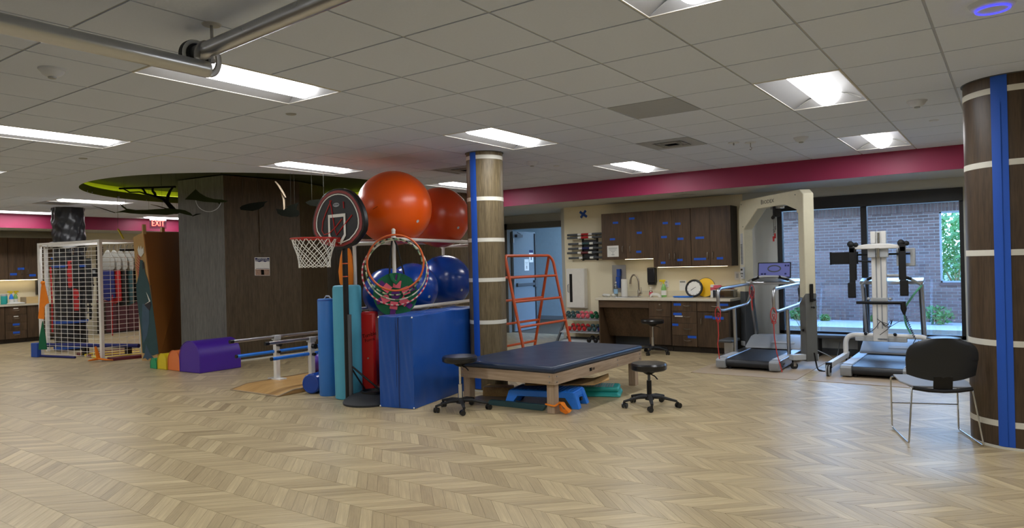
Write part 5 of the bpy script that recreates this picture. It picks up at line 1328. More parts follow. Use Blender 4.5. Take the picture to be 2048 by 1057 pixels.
part('red_swirl', stroke([(-0.12, 0.20), (-0.09, 0.12), (-0.07, 0.02), (-0.04, -0.12), (-0.01, -0.18), (0.08, -0.11), (0.26, 0.02)]), 'red', t)
part('red_swirl', stroke([(0.12, 0.17), (0.125, 0.10)]), 'red', t)
part('oval_badge', MB().prism([bp_(-0.005+0.055*math.cos(2*PI*i/24), 0.145+0.022*math.sin(2*PI*i/24), 0.0325) for i in range(24)], nb*0.002), 'greyplast', t)
words_mesh('LIFETIME', 0.024, 'ink', 'lettering', t, frame4(bp_(-0.005, 0.145, 0.0355), tbv, (0, 0, 1)))
rim_z = 1.765
rc = bb_c + nb*0.325; rc = Vector((rc.x, rc.y, rim_z))
part('rim', MB().tube([(rc.x+0.232*math.cos(2*PI*i/48), rc.y+0.232*math.sin(2*PI*i/48), rim_z) for i in range(48)], 0.009, 10, True), P('red_rim_paint', (176, 36, 26), 0.35), t)
ba = bb_c+nb*0.03
part('rim_bracket', MB().beam((ba.x, ba.y, rim_z-0.01), (ba.x+nb.x*0.12, ba.y+nb.y*0.12, rim_z-0.01), 0.11, 0.05).beam((ba.x, ba.y, rim_z-0.06), (ba.x+nb.x*0.15, ba.y+nb.y*0.15, rim_z-0.005), 0.03, 0.03), P('red_rim_paint2', (168, 32, 24), 0.4), t, bevel=0.004)
part('neck_bracket', MB().bb(-0.02, 0.06, -0.05, 0.04, 1.70, 1.86), 'black', t, bevel=0.006)
# net: crossing cords
nets = MB(); K = 12; levels = [(0.0, 0.225), (0.075, 0.205), (0.13, 0.185), (0.18, 0.17), (0.23, 0.16), (0.275, 0.158)]
for k in range(K):
    for s in (-1, 1):
        pts = []
        for q, (dz, rr_) in enumerate(levels):
            a = 2*PI*(k+0.5*q*s)/K; pts.append((rc.x+rr_*math.cos(a), rc.y+rr_*math.sin(a), rim_z-dz))
        nets.tube(pts, 0.0042, 5)
bt = []
for i in range(K*4):
    a = 2*PI*i/(K*4); bt.append((rc.x+0.157*math.cos(a), rc.y+0.157*math.sin(a), rim_z-0.275-0.012*(1-math.cos(a*K))))
nets.tube(bt, 0.0045, 5, True)
part('net', nets, 'paper', t)

# ================================================================ ROLLERS AND BOLSTERS
t = thing('foam_roller', 'tall teal foam cylinder standing by the basketball pole', 'bolster', (-6.10, 5.37, 0), 0, 'upright foam cylinders'); part('cylinder', MB().lathe([(0.14, 0), (0.152, 0.01), (0.158, 0.6), (0.158, 1.22), (0.15, 1.25), (0.13, 1.26)], n=40), 'tealfoam', t)
t = thing('foam_roller', 'shorter blue vinyl cylinder standing left of the teal one', 'bolster', (-6.445, 5.38, 0), 0, 'upright foam cylinders')
part('cylinder', MB().lathe([(0.105, 0), (0.112, 0.012), (0.115, 0.55), (0.112, 1.09), (0.105, 1.105), (0, 1.107)], n=36), 'bluefoam', t); part('end_piping', MB().lathe([(0.112, 1.085), (0.116, 1.09), (0.112, 1.095)], n=36), 'bluetape2', t); part('carry_strap', MB().tube([(-0.05, 0, 1.105), (-0.02, 0, 1.135), (0.03, 0, 1.135), (0.06, 0, 1.105)], 0.008, 8), 'lightgrey', t)
q = on_z(622, 790); ax = Vector((-0.30, 0.954, 0))
t = thing('small_bolster', 'short glossy blue cylinder lying in front of the ramp board', 'bolster', (q.x-0.03, q.y+0.02, 0.118), 0); r_ = 0.115
a_, b_ = Vector((0, 0, 0)), ax*0.42
part('cylinder', MB().cyl(a_, b_, r_, n=40), 'blueball', t, bevel=0.012); part('end_cap_seam', MB().tube([a_+Vector((ax.y, -ax.x, 0))*(0.1*math.cos(2*PI*i/32))+Vector((0, 0, 0.1*math.sin(2*PI*i/32)))-ax*0.001 for i in range(32)], 0.003, 6, True), 'bluetape2', t)
t = thing('red_bolster', 'tall rounded red vinyl bolster standing between the teal cylinder and the folded mat', 'bolster', (-5.935, 5.545, 0), 0.5); o = part('body', MB().bb(-0.085, 0.085, -0.08, 0.08, 0, 0.96), 'redvinyl', t, bevel=0.03)
words_mesh('Tumble', 0.06, 'branch', 'lettering', t, frame4((0.02, -0.081, 0.70), (1, 0, 0.25), (-0.25, 0, 1)), spacing=0.9)
words_mesh('Forms', 0.05, 'branch', 'lettering', t, frame4((0.025, -0.081, 0.645), (1, 0, 0.25), (-0.25, 0, 1)), spacing=0.9)
part('valve', MB().cyl((0.0, -0.084, 0.44), (0.0, -0.079, 0.44), 0.01, n=10), 'steel', t)
t = thing('purple_ball', 'purple ball partly hidden behind the blue cylinders', 'ball', (-7.757, 6.30, 0.192)); part('ball', MB().sphere((0, 0, 0), 0.14, 30, 18), 'purple', t)

# ================================================================ PARALLEL BARS
t = thing('parallel_bars', 'parallel bars on a wooden ramp platform in front of the wood-clad core', 'parallel bars', (-7.3, 5.0, 0))
# platform: from near end running away
x0, x1 = -0.50, 0.42
part('platform', MB().prism([(x0, 0.0, 0), (x0, 0.0, 0.008), (x0, 0.22, 0.05), (x0, 3.2, 0.05), (x0, 3.2, 0)], (x1-x0, 0, 0)), 'ply', t, bevel=0.004)
part('edge_trim', MB().beam((x0, 0.22, 0.05), (x0, 3.2, 0.05), 0.02, 0.012).beam((x1, 0.22, 0.05), (x1, 3.2, 0.05), 0.02, 0.012).beam((x0, 0, 0.008), (x1, 0, 0.008), 0.02, 0.008).beam((x0, 0, 0.01), (x0, 0.22, 0.052), 0.02, 0.01).beam((x1, 0, 0.01), (x1, 0.22, 0.052), 0.02, 0.01), 'matbeige', t)
for xs, yy in ((-0.44, 0.62), (0.20, 0.66)):
    pt = part('upright', MB().bb(xs-0.03, xs+0.03, yy-0.03, yy+0.03, 0.05, 0.59), 'whitetube', t, bevel=0.004)
    part('foot_plate', MB().bb(xs-0.13, xs+0.13, yy-0.05, yy+0.05, 0.05, 0.065), 'whitetube', pt); part('collar', MB().bb(xs-0.04, xs+0.04, yy-0.045, yy+0.045, 0.55, 0.615), 'lightgrey', pt, bevel=0.006)
    part('knob', MB().cyl((xs+0.03, yy, 0.50), (xs+0.085, yy, 0.50), 0.03, n=12), 'black', pt); part('knob', MB().cyl((xs+0.03, yy, 0.40), (xs+0.07, yy, 0.40), 0.018, n=12), 'black', pt)
    part('upright', MB().bb(xs-0.03, xs+0.03, yy+2.0-0.03, yy+2.0+0.03, 0.05, 0.59), 'whitetube', t)
    part('rail', MB().cyl((xs, yy-0.62, 0.595), (xs, yy+2.3, 0.595), 0.021, n=18), 'steel', t)
    part('rail_cap', MB().cyl((xs, yy-0.66, 0.595), (xs, yy-0.61, 0.595), 0.024, n=16), 'black', t)
    part('padded_rail', MB().cyl((xs-0.02, yy-0.55, 0.405), (xs-0.02, yy+2.2, 0.405), 0.021, n=16), 'bluestep', t)
    part('rail_cap', MB().cyl((xs-0.02, yy-0.57, 0.405), (xs-0.02, yy-0.55, 0.405), 0.022, n=16), 'black', t)

# ================================================================ SOFT HALF-ROUND BLOCKS
def arch(name, label, a, b_, depthv, h, mt_):
    """half-round front face between floor points a and b_, pushed along depthv"""
    a, b_ = Vector(a), Vector(b_); w = (b_-a).length; d = (b_-a)/w; r = w/2
    pts = [a, b_]; s = max(0.02, h-r)
    pts = [a, b_]+[a+d*(r+r*math.cos(PI*i/16))+Vector((0, 0, s+r*math.sin(PI*i/16)*(h-s)/r)) for i in range(17)]
    t = thing(name, label, 'soft play block', a, 0, 'soft half-round play blocks'); pts = [p-a for p in pts]
    part('block', MB().prism(pts, depthv), mt_, t, bevel=0.01, smooth=True); part('seam', MB().tube([p-Vector(depthv).normalized()*0.003 for p in pts[1:]]+[pts[0]], 0.005, 6), mt_, t); return t
pa, pb = on_z(363, 744), on_z(395, 748)
pu = (on_z(472, 736)-pb)
dpt = Vector((-0.04, 0.62, 0))
arch('soft_block', 'large purple half-round soft block at the foot of the wood-clad core', (-9.95, 5.57, 0), (-9.48, 5.60, 0), (0.0, 0.66, 0), 0.455, 'purple')
arch('soft_block', 'orange half-round soft block left of the purple one', (-10.29, 5.58, 0), (-9.97, 5.58, 0), (0.0, 0.5, 0), 0.30, 'orange2')
arch('soft_block', 'yellow half-round soft block between the orange and the green', (-10.55, 5.56, 0), (-10.31, 5.56, 0), (0.0, 0.5, 0), 0.24, 'yellow')
arch('soft_block', 'small green half-round soft block by the painted cardboard', (-10.74, 5.55, 0), (-10.57, 5.55, 0), (0.0, 0.5, 0), 0.16, 'greenv')

# ================================================================ TREADMILLS
def treadmill(label, x0, x1, y0, loops):
    t = thing('treadmill', label, 'treadmill', ((x0+x1)/2, y0, 0), 0, 'treadmills by the window'); w = x1-x0; h = w/2
    L = 1.45
    for s in (-1, 1):
        xa, xb = s*h, s*(h-0.12)
        part('side_deck', MB().prism([(xa, 0.10, 0.03), (xa, L+0.35, 0.06), (xa, L+0.35, 0.17), (xa, 0.12, 0.145), (xa, 0.04, 0.14)], (xb-xa, 0, 0)), 'alum', t, bevel=0.006)
        part('end_cap', MB().prism([(xa, 0.0, 0.05), (xa, 0.02, 0.02), (xa, 0.11, 0.02), (xa, 0.11, 0.146), (xa, 0.03, 0.142), (xa, 0.0, 0.12)], (xb-xa, 0, 0)), 'greyplast', t, bevel=0.005)
        part('foot_rail', MB().bb(min(xa, xb)+0.005, max(xa, xb)-0.005, 0.13, L, 0.146, 0.153), 'lightgrey', t)
        part('leveling_foot', MB().cyl((s*(h-0.15), 0.12, 0), (s*(h-0.15), 0.12, 0.05), 0.03, n=16), 'blackrub', t)
    o = part('belt', MB().tube([(-(h-0.125), 0, 0), (h-0.125, 0, 0)], 1.0, 4), 'blackrub', t); bpy.data.objects.remove(o)
    prof = [(0.035+0.05*(1-math.cos(a)), 0.085+0.05*math.sin(a)) for a in [PI*k/8-PI/2 for k in range(9)]]
    prof = [(0.085-0.05*math.sin(PI*k/8), 0.085-0.05*math.cos(PI*k/8)) for k in range(9)]
    m_ = MB(); pts = [(-(h-0.122), y, z) for y, z in prof]+[(-(h-0.122), L-0.1, 0.150), (-(h-0.122), L-0.1, 0.05)]
    m_.prism(pts, (2*(h-0.122), 0, 0))
    part('belt', m_, P('treadmill_belt', (30, 34, 40), 0.42, bump=0.1, scale=40), t)
    part('motor_hood', MB().prism([(-h+0.02, L-0.28, 0.155), (-h+0.02, L-0.27, 0.175), (-h+0.02, L+0.02, 0.30), (-h+0.02, L+0.25, 0.315), (-h+0.02, L+0.36, 0.24), (-h+0.02, L+0.36, 0.155)], (w-0.04, 0, 0)), 'greyplast', t, bevel=0.012)
    hp = frame4((0.02, L-0.15, 0.232), (1, 0, 0), (0, 0.92, 0.39))
    part('hood_label', MB().box((0.12, L-0.14, 0.238), (0.32, 0.05, 0.003), M_=Matrix.Rotation(math.radians(23), 3, 'X')), 'lightgrey', t)
    for s in (-1, 1):
        xs = s*(h-0.045)
        part('upright', MB().beam((xs, L+0.30, 0.10), (xs, L-0.05, 1.07), 0.045, 0.09), 'alum', t, bevel=0.01)
        part('upright_cover', MB().beam((xs-s*0.027, L+0.27, 0.10), (xs-s*0.027, L-0.06, 1.02), 0.012, 0.06), 'darkgrey', t)
        # looped side handrail
        if not loops: continue
        z0, z1 = 0.76, 1.075; ya, yb = 0.03, L-0.02
        lp = loop_rounded([(xs, ya, 0.78), (xs, ya-0.02, z1-0.02), (xs, yb, z1), (xs, yb+0.07, z1-0.03), (xs, yb-0.12, z0+0.03), (xs, ya+0.16, z0)], 0.12, 6)
        part('side_handrail', MB().tube(lp, 0.021, 12, True), 'alum', t)
        part('handrail_post', MB().cyl((xs, 0.70, 0.13), (xs, 0.66, 0.76), 0.024, n=16), 'alum', t)
    part('console_beam', MB().prism([(-h+0.02, L-0.14, 1.06), (h-0.02, L-0.14, 1.06), (h-0.02, L+0.04, 1.10), (-h+0.02, L+0.04, 1.10)], (0, 0, 0.045)), 'alum', t, bevel=0.01)
    arc = rounded([(-h+0.05, L-0.12, 1.06), (-0.20, L-0.30, 1.17), (-0.10, L-0.34, 1.185), (0.10, L-0.34, 1.185), (0.20, L-0.30, 1.17), (h-0.05, L-0.12, 1.06)], 0.06)
    part('front_handle', MB().tube(arc, 0.018, 12), 'lightgrey', t)
    for s in (-1, 1): part('pulse_grip', MB().cyl((s*0.13, L-0.33, 1.183), (s*0.25, L-0.265, 1.135), 0.0205, n=14), 'black', t)
    return t, L, h
mat1 = thing('floor_mat', 'thin tan mat under the left treadmill', 'floor mat', (0, 0, 0)); part('mat', MB().bb(-3.42, -2.13, 8.70, 11.05, 0, 0.006), 'matbeige', mat1)
mat2 = thing('floor_mat', 'thin tan mat under the right treadmill and the walking lift', 'floor mat', (0, 0, 0)); part('mat', MB().bb(-2.0, -0.68, 8.72, 11.05, 0, 0.006), 'matbeige', mat2)
t1, L, h = treadmill('grey treadmill with a touch screen under the cream gantry', -3.24, -2.44, 9.12, True)
sc = part('touch_screen', MB().bb(-0.225, 0.225, -0.012, 0.012, -0.115, 0.115), 'blackgloss', t1, loc=(0.03, L-0.16, 1.27), bevel=0.004); sc.rotation_euler = (-0.28, 0, 0.12)
part('display', MB().bb(-0.21, 0.21, -0.0135, -0.012, -0.10, 0.10), 'screen', sc); part('track_graphic', MB().tube([(0.085*math.cos(2*PI*i/32)*(1.0), -0.0145, 0.02+0.045*math.sin(2*PI*i/32)) for i in range(32)], 0.009, 4, True, flat=0.2), 'darkgrey', sc)
part('screen_icons', MB().bb(-0.18, -0.15, -0.0142, -0.0136, -0.07, -0.045).bb(-0.14, -0.11, -0.0142, -0.0136, -0.07, -0.045).bb(0.14, 0.165, -0.0142, -0.0136, 0.05, 0.075).bb(0.175, 0.20, -0.0142, -0.0136, 0.05, 0.075).bb(0.14, 0.165, -0.0142, -0.0136, -0.07, -0.045), 'inkblue', sc)
words_mesh('BIODEX', 0.03, 'darkgrey', 'lettering', t1, frame4((h+0.001, 0.25, 0.085), (0, 1, 0), (0, 0, 1)))
t2, L, h = treadmill('grey treadmill under the walking lift in front of the right window pane', -1.73, -0.95, 9.12, False)
def strap(name, label, cat, pts, r, mt_, group=None, n=7, flat=1):
    c = Vector(pts[0]); t = thing(name, label, cat, c, 0, group); part('cord', MB().tube([Vector(p)-c for p in rounded(pts, 0.04, 3)], r, n, flat=flat), mt_, t); return t
def cordset(x, y, z, lb, drop, fwd=0):
    t = thing('resistance_cord', lb, 'resistance cord', (x, y, z), 0, 'red resistance cords on the treadmill rails')
    part('loop', MB().tube([(0.035*math.cos(a), -0.01, -0.07+0.09*math.sin(a)) for a in [2*PI*i/20 for i in range(20)]], 0.006, 6, True), 'pinkred', t)
    part('loop', MB().tube([(0.0+0.02*math.sin(2*a), -0.03*math.cos(a), -0.12+0.06*math.sin(a)) for a in [2*PI*i/20 for i in range(20)]], 0.005, 6, True), 'red', t)
    part('cord', MB().tube([(0, -0.02, -0.14), (0.01, -0.03, -0.35), (-0.005+fwd*0.04, -0.03, -drop*0.7), (0.01+fwd*0.08, -0.02, -drop)], 0.0065, 6), 'pinkred', t); return t
cordset(-3.24+0.045, 9.13, 0.80, 'red cord hanging straight down from the left rail of the screened treadmill', 0.66)
cordset(-2.44-0.045, 9.13, 0.80, 'red cord hanging from the right rail of the screened treadmill down to its deck', 0.78, 1)
c = cordset(-3.13, 10.40, 1.04, 'short knotted red cord under the screen of the treadmill', 0.30)
# green tubing on the second treadmill
strap('green_tubing', 'green rubber tube hanging from the right upright of the walking lift treadmill', 'resistance tube', [(-0.98, 10.40, 1.05), (-1.06, 10.36, 0.95), (-1.18, 10.3, 0.75), (-1.16, 10.3, 0.55), (-1.1, 10.3, 0.42)], 0.013, P('green_tube', (92, 170, 136), 0.4))

# ================================================================ CREAM GANTRY
G0, G1 = Vector((-2.20, 9.70, 0)), Vector((-3.34, 10.86, 0)); gd = (G1-G0).normalized(); gn = Vector((gd.y, -gd.x, 0))
if gn.dot(-G0) < 0: gn = -gn
GL = (G1-G0).length
t = thing('unweighing_gantry', 'tall cream overhead support gantry standing over the left treadmill', 'gait gantry', G0, math.atan2(gd.y, gd.x))
# local: x along beam, +y or -y toward camera
loc_n = -1 if (Matrix.Rotation(math.atan2(gd.y, gd.x), 3, 'Z') @ Vector((0, -1, 0))).dot(-G0) > 0 else 1
def gy(v): return loc_n*v*1.0
th = 0.075; ZT_ = 2.33
def slab(poly, y0, y1, nm, mt_, bev=0.008): return part(nm, MB().prism([(x, gy(y0), z) for x, z in poly], (0, gy(y1-y0), 0)), mt_, t, bevel=bev)
slab([(-0.06, 0.92), (0.07, 0.92), (0.07, ZT_-0.30), (0.10, ZT_-0.30), (0.10, ZT_-0.26), (0.38, ZT_-0.17), (0.62, ZT_-0.165), (GL-0.50, ZT_-0.165), (GL-0.10, ZT_-0.42), (GL-0.07, ZT_-0.45), (GL-0.07, 0.9), (GL+0.07, 0.9), (GL+0.07, ZT_-0.16), (GL+0.0, ZT_), (0.02, ZT_), (-0.06, ZT_-0.06)], -th, th, 'arch_frame', 'cream', 0.01)
slab([(-0.065, 0.10), (0.075, 0.10), (0.075, 0.85), (-0.065, 0.98)], -th-0.004, th+0.004, 'lower_post', P('grey_lower_post', (96, 98, 96), 0.5))
slab([(GL-0.075, 0.10), (GL+0.075, 0.10), (GL+0.075, 0.95), (GL-0.075, 0.95)], -th-0.004, th+0.004, 'lower_post', 'darkgrey')
slab([(GL-0.05, 1.35), (GL+0.02, 1.35), (GL+0.02, ZT_-0.5), (GL-0.05, ZT_-0.5)], th, th+0.006, 'inset_panel', 'lightgrey', 0.002)
for k in range(10): pass
gr2 = MB()
for k in range(14): gr2.add(*[[(GL-0.045, gy(th+0.007), 1.37+k*0.022), (GL+0.015, gy(th+0.007), 1.37+k*0.022), (GL+0.015, gy(th+0.012), 1.38+k*0.022), (GL-0.045, gy(th+0.012), 1.38+k*0.022)], [(0, 1, 2, 3)]])
part('vent_grille', gr2, 'darkgrey', t)
kp = slab([(GL-0.09, 1.14), (GL+0.0, 1.14), (GL+0.0, 1.32), (GL-0.09, 1.32)], th+0.004, th+0.03, 'keypad', 'lightgrey', 0.004)
m_ = MB()
for dx, dz in ((-0.07, 0.08), (-0.03, 0.08), (-0.05, 0.04)): m_.box((GL+dx, gy(th+0.032), 1.14+dz), (0.02, 0.006, 0.02))
m_.box((GL-0.045, gy(th+0.032), 1.28), (0.05, 0.004, 0.03)); part('buttons', m_, 'black', kp)
R_w = t.rotation_euler.z
xd = Vector((-1, 0, 0)) if loc_n == 1 else Vector((1, 0, 0))
def face4(x, z, off=0.001): # text frame on the camera-facing side (local coordinates)
    xdir = Vector((-1, 0, 0)) if loc_n > 0 else Vector((1, 0, 0)); return frame4((x, gy(th+off), z), xdir, (0, 0, 1))
words_mesh('B', 0.092, 'ink', 'lettering', t, face4(0.985, ZT_-0.083), xscale=1.2)
words_mesh('IODEX', 0.072, 'ink', 'lettering', t, face4(0.80, ZT_-0.088), xscale=1.35, spacing=1.0)
bm_ = MB()
for x, z in ((GL-0.02, ZT_-0.06), (0.12, ZT_-0.06), (GL-0.06, ZT_-0.40)): bm_.cyl((x, gy(th), z), (x, gy(th+0.004), z), 0.008, n=10)
part('screws', bm_, 'darkgrey', t)
part('hanger_bracket', MB().bb(0.60, 0.80, -0.05, 0.05, ZT_-0.20, ZT_-0.16), 'steel', t, bevel=0.003)
sb = part('spreader_bar', MB().cyl((0.58, gy(0.14), 2.00), (0.88, gy(-0.06), 2.06), 0.023, n=16).bb(0.66, 0.72, -0.02, 0.06, 2.02, 2.17), 'black', t)
for x, z, y in ((0.60, 1.98, 0.12), (0.86, 2.03, -0.05)):
    h2 = part('hook_line', MB().tube([(x, gy(y), z), (x, gy(y), z-0.12), (x+0.01, gy(y), z-0.22)], 0.003, 6), 'blackcloth', sb)
    part('carabiner', MB().tube([(x+0.012*math.cos(a), gy(y), z-0.16+0.025*math.sin(a)) for a in [2*PI*i/16 for i in range(16)]], 0.004, 6, True), 'chrome', sb); part('red_tab', MB().box((x+0.01, gy(y), z-0.27), (0.025, 0.012, 0.07)), 'red', sb)
part('adjust_knob', MB().cyl((0.0, gy(-th-0.005), 0.5), (0.0, gy(th+0.02), 0.5), 0.016), 'black', t)
part('side_lever', MB().bb(-0.09, -0.066, -0.02, 0.02, 0.87, 1.10).cyl((-0.08, 0, 0.90), (-0.14, 0, 0.90), 0.008).sphere((-0.145, 0, 0.90), 0.018, 10, 6).cyl((-0.066, 0, 0.80), (-0.12, 0, 0.80), 0.007).sphere((-0.125, 0, 0.80), 0.016, 10, 6), 'black', t, bevel=0.003)
for x in (0.0, GL):
    bl_ = 0.30 if x == 0 else 0.10
    leg = part('base_leg', MB().bb(x-0.05, x+0.05, min(gy(0.26 if x == 0 else 0.1), gy(-0.1)), max(gy(0.26 if x == 0 else 0.1), gy(-0.1)), 0.12, 0.19), 'lightgrey', t, bevel=0.006)
    for y in ((0.22,) if x == 0 else (0.0,)):
        part('caster', MB().cyl((x-0.015, gy(y), 0.045), (x+0.015, gy(y), 0.045), 0.045, n=20).cyl((x, gy(y), 0.05), (x, gy(y), 0.12), 0.014), 'blackrub', leg); part('caster_fork', MB().bb(x-0.022, x-0.017, gy(y)-0.02, gy(y)+0.02, 0.04, 0.12).bb(x+0.017, x+0.022, gy(y)-0.02, gy(y)+0.02, 0.04, 0.12), 'chrome', leg)
strap('power_cable', 'grey cables trailing from the gantry to the wall', 'cable', [(-2.15, 9.75, 0.25), (-2.0, 9.9, 0.15), (-1.98, 10.2, 0.01), (-2.05, 10.6, 0.01), (-2.1, 11.0, 0.1), (-2.1, 11.13, 0.2)], 0.006, 'greyplast')
strap('power_cable', 'black cable curling on the floor beside the gantry foot', 'cable', [(-2.12, 9.6, 0.22), (-2.10, 9.62, 0.05), (-2.07, 9.55, 0.01), (-1.97, 9.45, 0.01)], 0.01, 'black')
t = thing('window_bench', 'low dark padded ledge under the window between the machines', 'bench', (-2.05, 10.95, 0)); part('cushion', MB().bb(-0.35, 0.30, -0.12, 0.12, 0.27, 0.32), 'darkgrey', t, bevel=0.015)
for x in (-0.3, 0.25): part('leg', MB().bb(x-0.02, x+0.02, -0.1, 0.1, 0, 0.27), 'blackrub', t)
t = thing('weight_bench', 'small grey padded bench between the cabinets and the left treadmill', 'bench', (-3.42, 10.25, 0)); part('cushion', MB().bb(-0.11, 0.09, -0.2, 0.2, 0.24, 0.28), 'darkgrey', t, bevel=0.015); part('frame', MB().bb(-0.1, -0.06, -0.3, 0.3, 0.02, 0.06).bb(0.04, 0.08, -0.3, 0.3, 0.02, 0.06).bb(-0.08, 0.06, -0.03, 0.03, 0.05, 0.24), 'alum', t, bevel=0.004)

# ================================================================ WALKING LIFT
cx_ = -1.44; xl, xr = -1.86, -0.885; yb = 10.22
t = thing('walking_lift', 'white wheeled walking lift with a tall column standing over the right treadmill', 'gait lift', (cx_, yb, 0))
a, b_ = xl-cx_, xr-cx_
part('base_bar', MB().tube(rounded([(a, 0, 0.13), (a, 0, 0.405), (b_, 0, 0.405), (b_, 0, 0.13)], 0.13, 7), 0.032, 12), 'whitetube', t)
part('cross_plate', MB().bb(-0.30, 0.30, -0.03, 0.03, 0.33, 0.385), 'lightgrey', t, bevel=0.006)
for x in (a, b_):
    lg = part('base_leg', MB().bb(x-0.028, x+0.028, -1.06, 0.12, 0.10, 0.165), 'whitetube', t, bevel=0.006); part('end_block', MB().bb(x-0.032, x+0.032, -1.09, -1.04, 0.10, 0.17), 'black', lg)
    for y in (-1.08, 0.10):
        part('caster', MB().cyl((x-0.02, y, 0.072), (x+0.02, y, 0.072), 0.070, n=28), 'greyplast', lg); part('tyre', MB().tube([(x, y+0.066*math.cos(2*PI*i/28), 0.074+0.066*math.sin(2*PI*i/28)) for i in range(28)], 0.010, 6, True), 'blackrub', lg)
        part('caster_fork', MB().bb(x-0.028, x-0.022, y-0.03, y+0.03, 0.05, 0.13).bb(x+0.022, x+0.028, y-0.03, y+0.03, 0.05, 0.13).bb(x-0.028, x+0.028, y-0.04, y+0.02, 0.10, 0.13), 'black', lg)
part('column', MB().bb(-0.085, 0.085, -0.04, 0.06, 0.33, 1.60), 'whitetube', t, bevel=0.008)
part('column_groove', MB().bb(-0.035, -0.02, -0.043, -0.039, 0.5, 1.45).bb(0.02, 0.035, -0.043, -0.039, 0.5, 1.45), 'greyplast', t)
part('mast_top', MB().bb(-0.09, -0.035, -0.03, 0.05, 1.60, 1.76).bb(0.035, 0.09, -0.03, 0.05, 1.60, 1.76).bb(-0.035, 0.035, 0.03, 0.05, 1.60, 1.76), 'whitetube', t, bevel=0.006); part('actuator_rod', MB().cyl((0, 0, 1.58), (0, 0, 1.74), 0.016), 'chrome', t)
part('yoke', MB().prism([(-0.32, -0.12, 1.53), (0.32, -0.12, 1.53), (0.32, -0.12, 1.56), (0.12, -0.12, 1.595), (-0.12, -0.12, 1.595), (-0.32, -0.12, 1.57)], (0, 0.06, 0)), 'whitetube', t, bevel=0.01)
part('yoke_pin', MB().cyl((0, -0.1, 1.42), (0, -0.1, 1.54), 0.03, n=18), 'chrome', t); part('carriage', MB().bb(-0.12, 0.12, -0.08, -0.04, 1.42, 1.56), 'lightgrey', t, bevel=0.006)
for s in (-1, 1):
    x = s*0.29
    yp = part('yoke_pad', MB().sphere((x-0.02, -0.13, 1.60), 0.042, 14, 9).sphere((x+0.04, -0.11, 1.59), 0.032, 12, 8), 'blackrub', t)
    part('buckle', MB().bb(x-0.03, x+0.03, -0.17, -0.13, 1.49, 1.55), 'lightgrey', yp, bevel=0.004)
    part('strap', MB().box((x, -0.16, 1.25 if s < 0 else 1.27), (0.07, 0.02, 0.62)).box((x-0.025*s, -0.14, 1.33), (0.05, 0.015, 0.4)), 'blackcloth', t, bevel=0.005)
    part('strap_padding', MB().box((x+0.01*s, -0.165, 1.00 if s < 0 else 1.03), (0.095, 0.035, 0.20)), 'blackcloth', t, bevel=0.01)
part('support_arm', MB().cyl((-0.32, -0.02, 1.46), (0.36, -0.02, 1.46), 0.013), 'black', t); part('support_arm', MB().cyl((-0.30, -0.02, 1.38), (0.0, -0.02, 1.36), 0.011), 'black', t); part('cross_handle', MB().cyl((-0.27, -0.05, 0.835), (0.30, -0.05, 0.835), 0.02), 'black', t)
mn = part('monitor', MB().bb(-0.57, -0.24, -0.03, 0.0, 1.34, 1.50), 'blackgloss', t, bevel=0.006); part('monitor_back_rib', MB().bb(-0.585, -0.565, -0.035, 0.005, 1.335, 1.505), 'black', mn)
cb_ = part('control_box', MB().bb(0.20, 0.41, 0.0, 0.07, 1.30, 1.53), 'lightgrey', t, bevel=0.01); part('display', MB().bb(0.225, 0.355, -0.003, 0.0, 1.34, 1.48), 'screen2', cb_)
part('label_plate', MB().bb(-0.10, 0.10, -0.052, -0.042, 0.81, 0.90), 'lightgrey', t, bevel=0.004); part('clamp_knobs', MB().sphere((-0.125, -0.05, 0.885), 0.02, 12, 8).sphere((0.125, -0.05, 0.885), 0.02, 12, 8), 'lightgrey', t)
lb_ = part('label_lines', MB().bb(-0.075, 0.075, -0.0535, -0.0522, 0.865, 0.87).bb(-0.06, 0.06, -0.0535, -0.0522, 0.85, 0.855).bb(-0.03, 0.03, -0.0535, -0.0522, 0.835, 0.84), 'greyink', t)
hc = part('hand_control', MB().tube([(0.27, -0.08, 0.84), (0.28, -0.09, 0.76), (0.285, -0.10, 0.69)], [0.03, 0.035, 0.012], 10, flat=0.6), 'black', t)
co = [(0.285, -0.10, 0.69)]+[(0.30+0.012*math.cos(k*1.6)+k*0.0022, -0.10+0.012*math.sin(k*1.6), 0.66-k*0.006) for k in range(44)]
co += [(0.40, -0.10, 0.38), (0.365, -0.11, 0.31), (0.375, -0.12, 0.25), (0.42, -0.12, 0.24), (0.45, -0.12, 0.29), (0.435, -0.11, 0.37)]
part('coiled_cord', MB().tube(co, 0.005, 6), 'black', hc)
rr = random.Random(6); pts = [(0.0, -0.07, 0.42)]
for k in range(9): pts.append((rr.uniform(-0.05, 0.2), -0.07-0.02*rr.random(), rr.uniform(0.42, 0.68)))
part('loose_cables', MB().tube(rounded(pts, 0.08, 4), 0.004, 6).tube(rounded([(-0.16, -0.05, 0.42), (-0.05, -0.08, 0.5), (0.02, -0.09, 0.62), (0.08, -0.09, 0.5), (0.22, -0.07, 0.6), (0.26, -0.06, 0.61)], 0.06), 0.004, 6), 'black', t)
for s in (-1, 1): part('knob', MB().sphere((s*0.17, -0.05, 0.43), 0.022, 10, 7), 'black', t)
part('logo_plate', MB().bb(-0.03, 0.1, -0.042, -0.038, 0.35, 0.375), 'greyplast', t); words_mesh('Lite Gait', 0.024, 'ink', 'lettering', t, frame4((0.035, -0.0425, 0.362), (1, 0, 0), (0, 0, 1)))

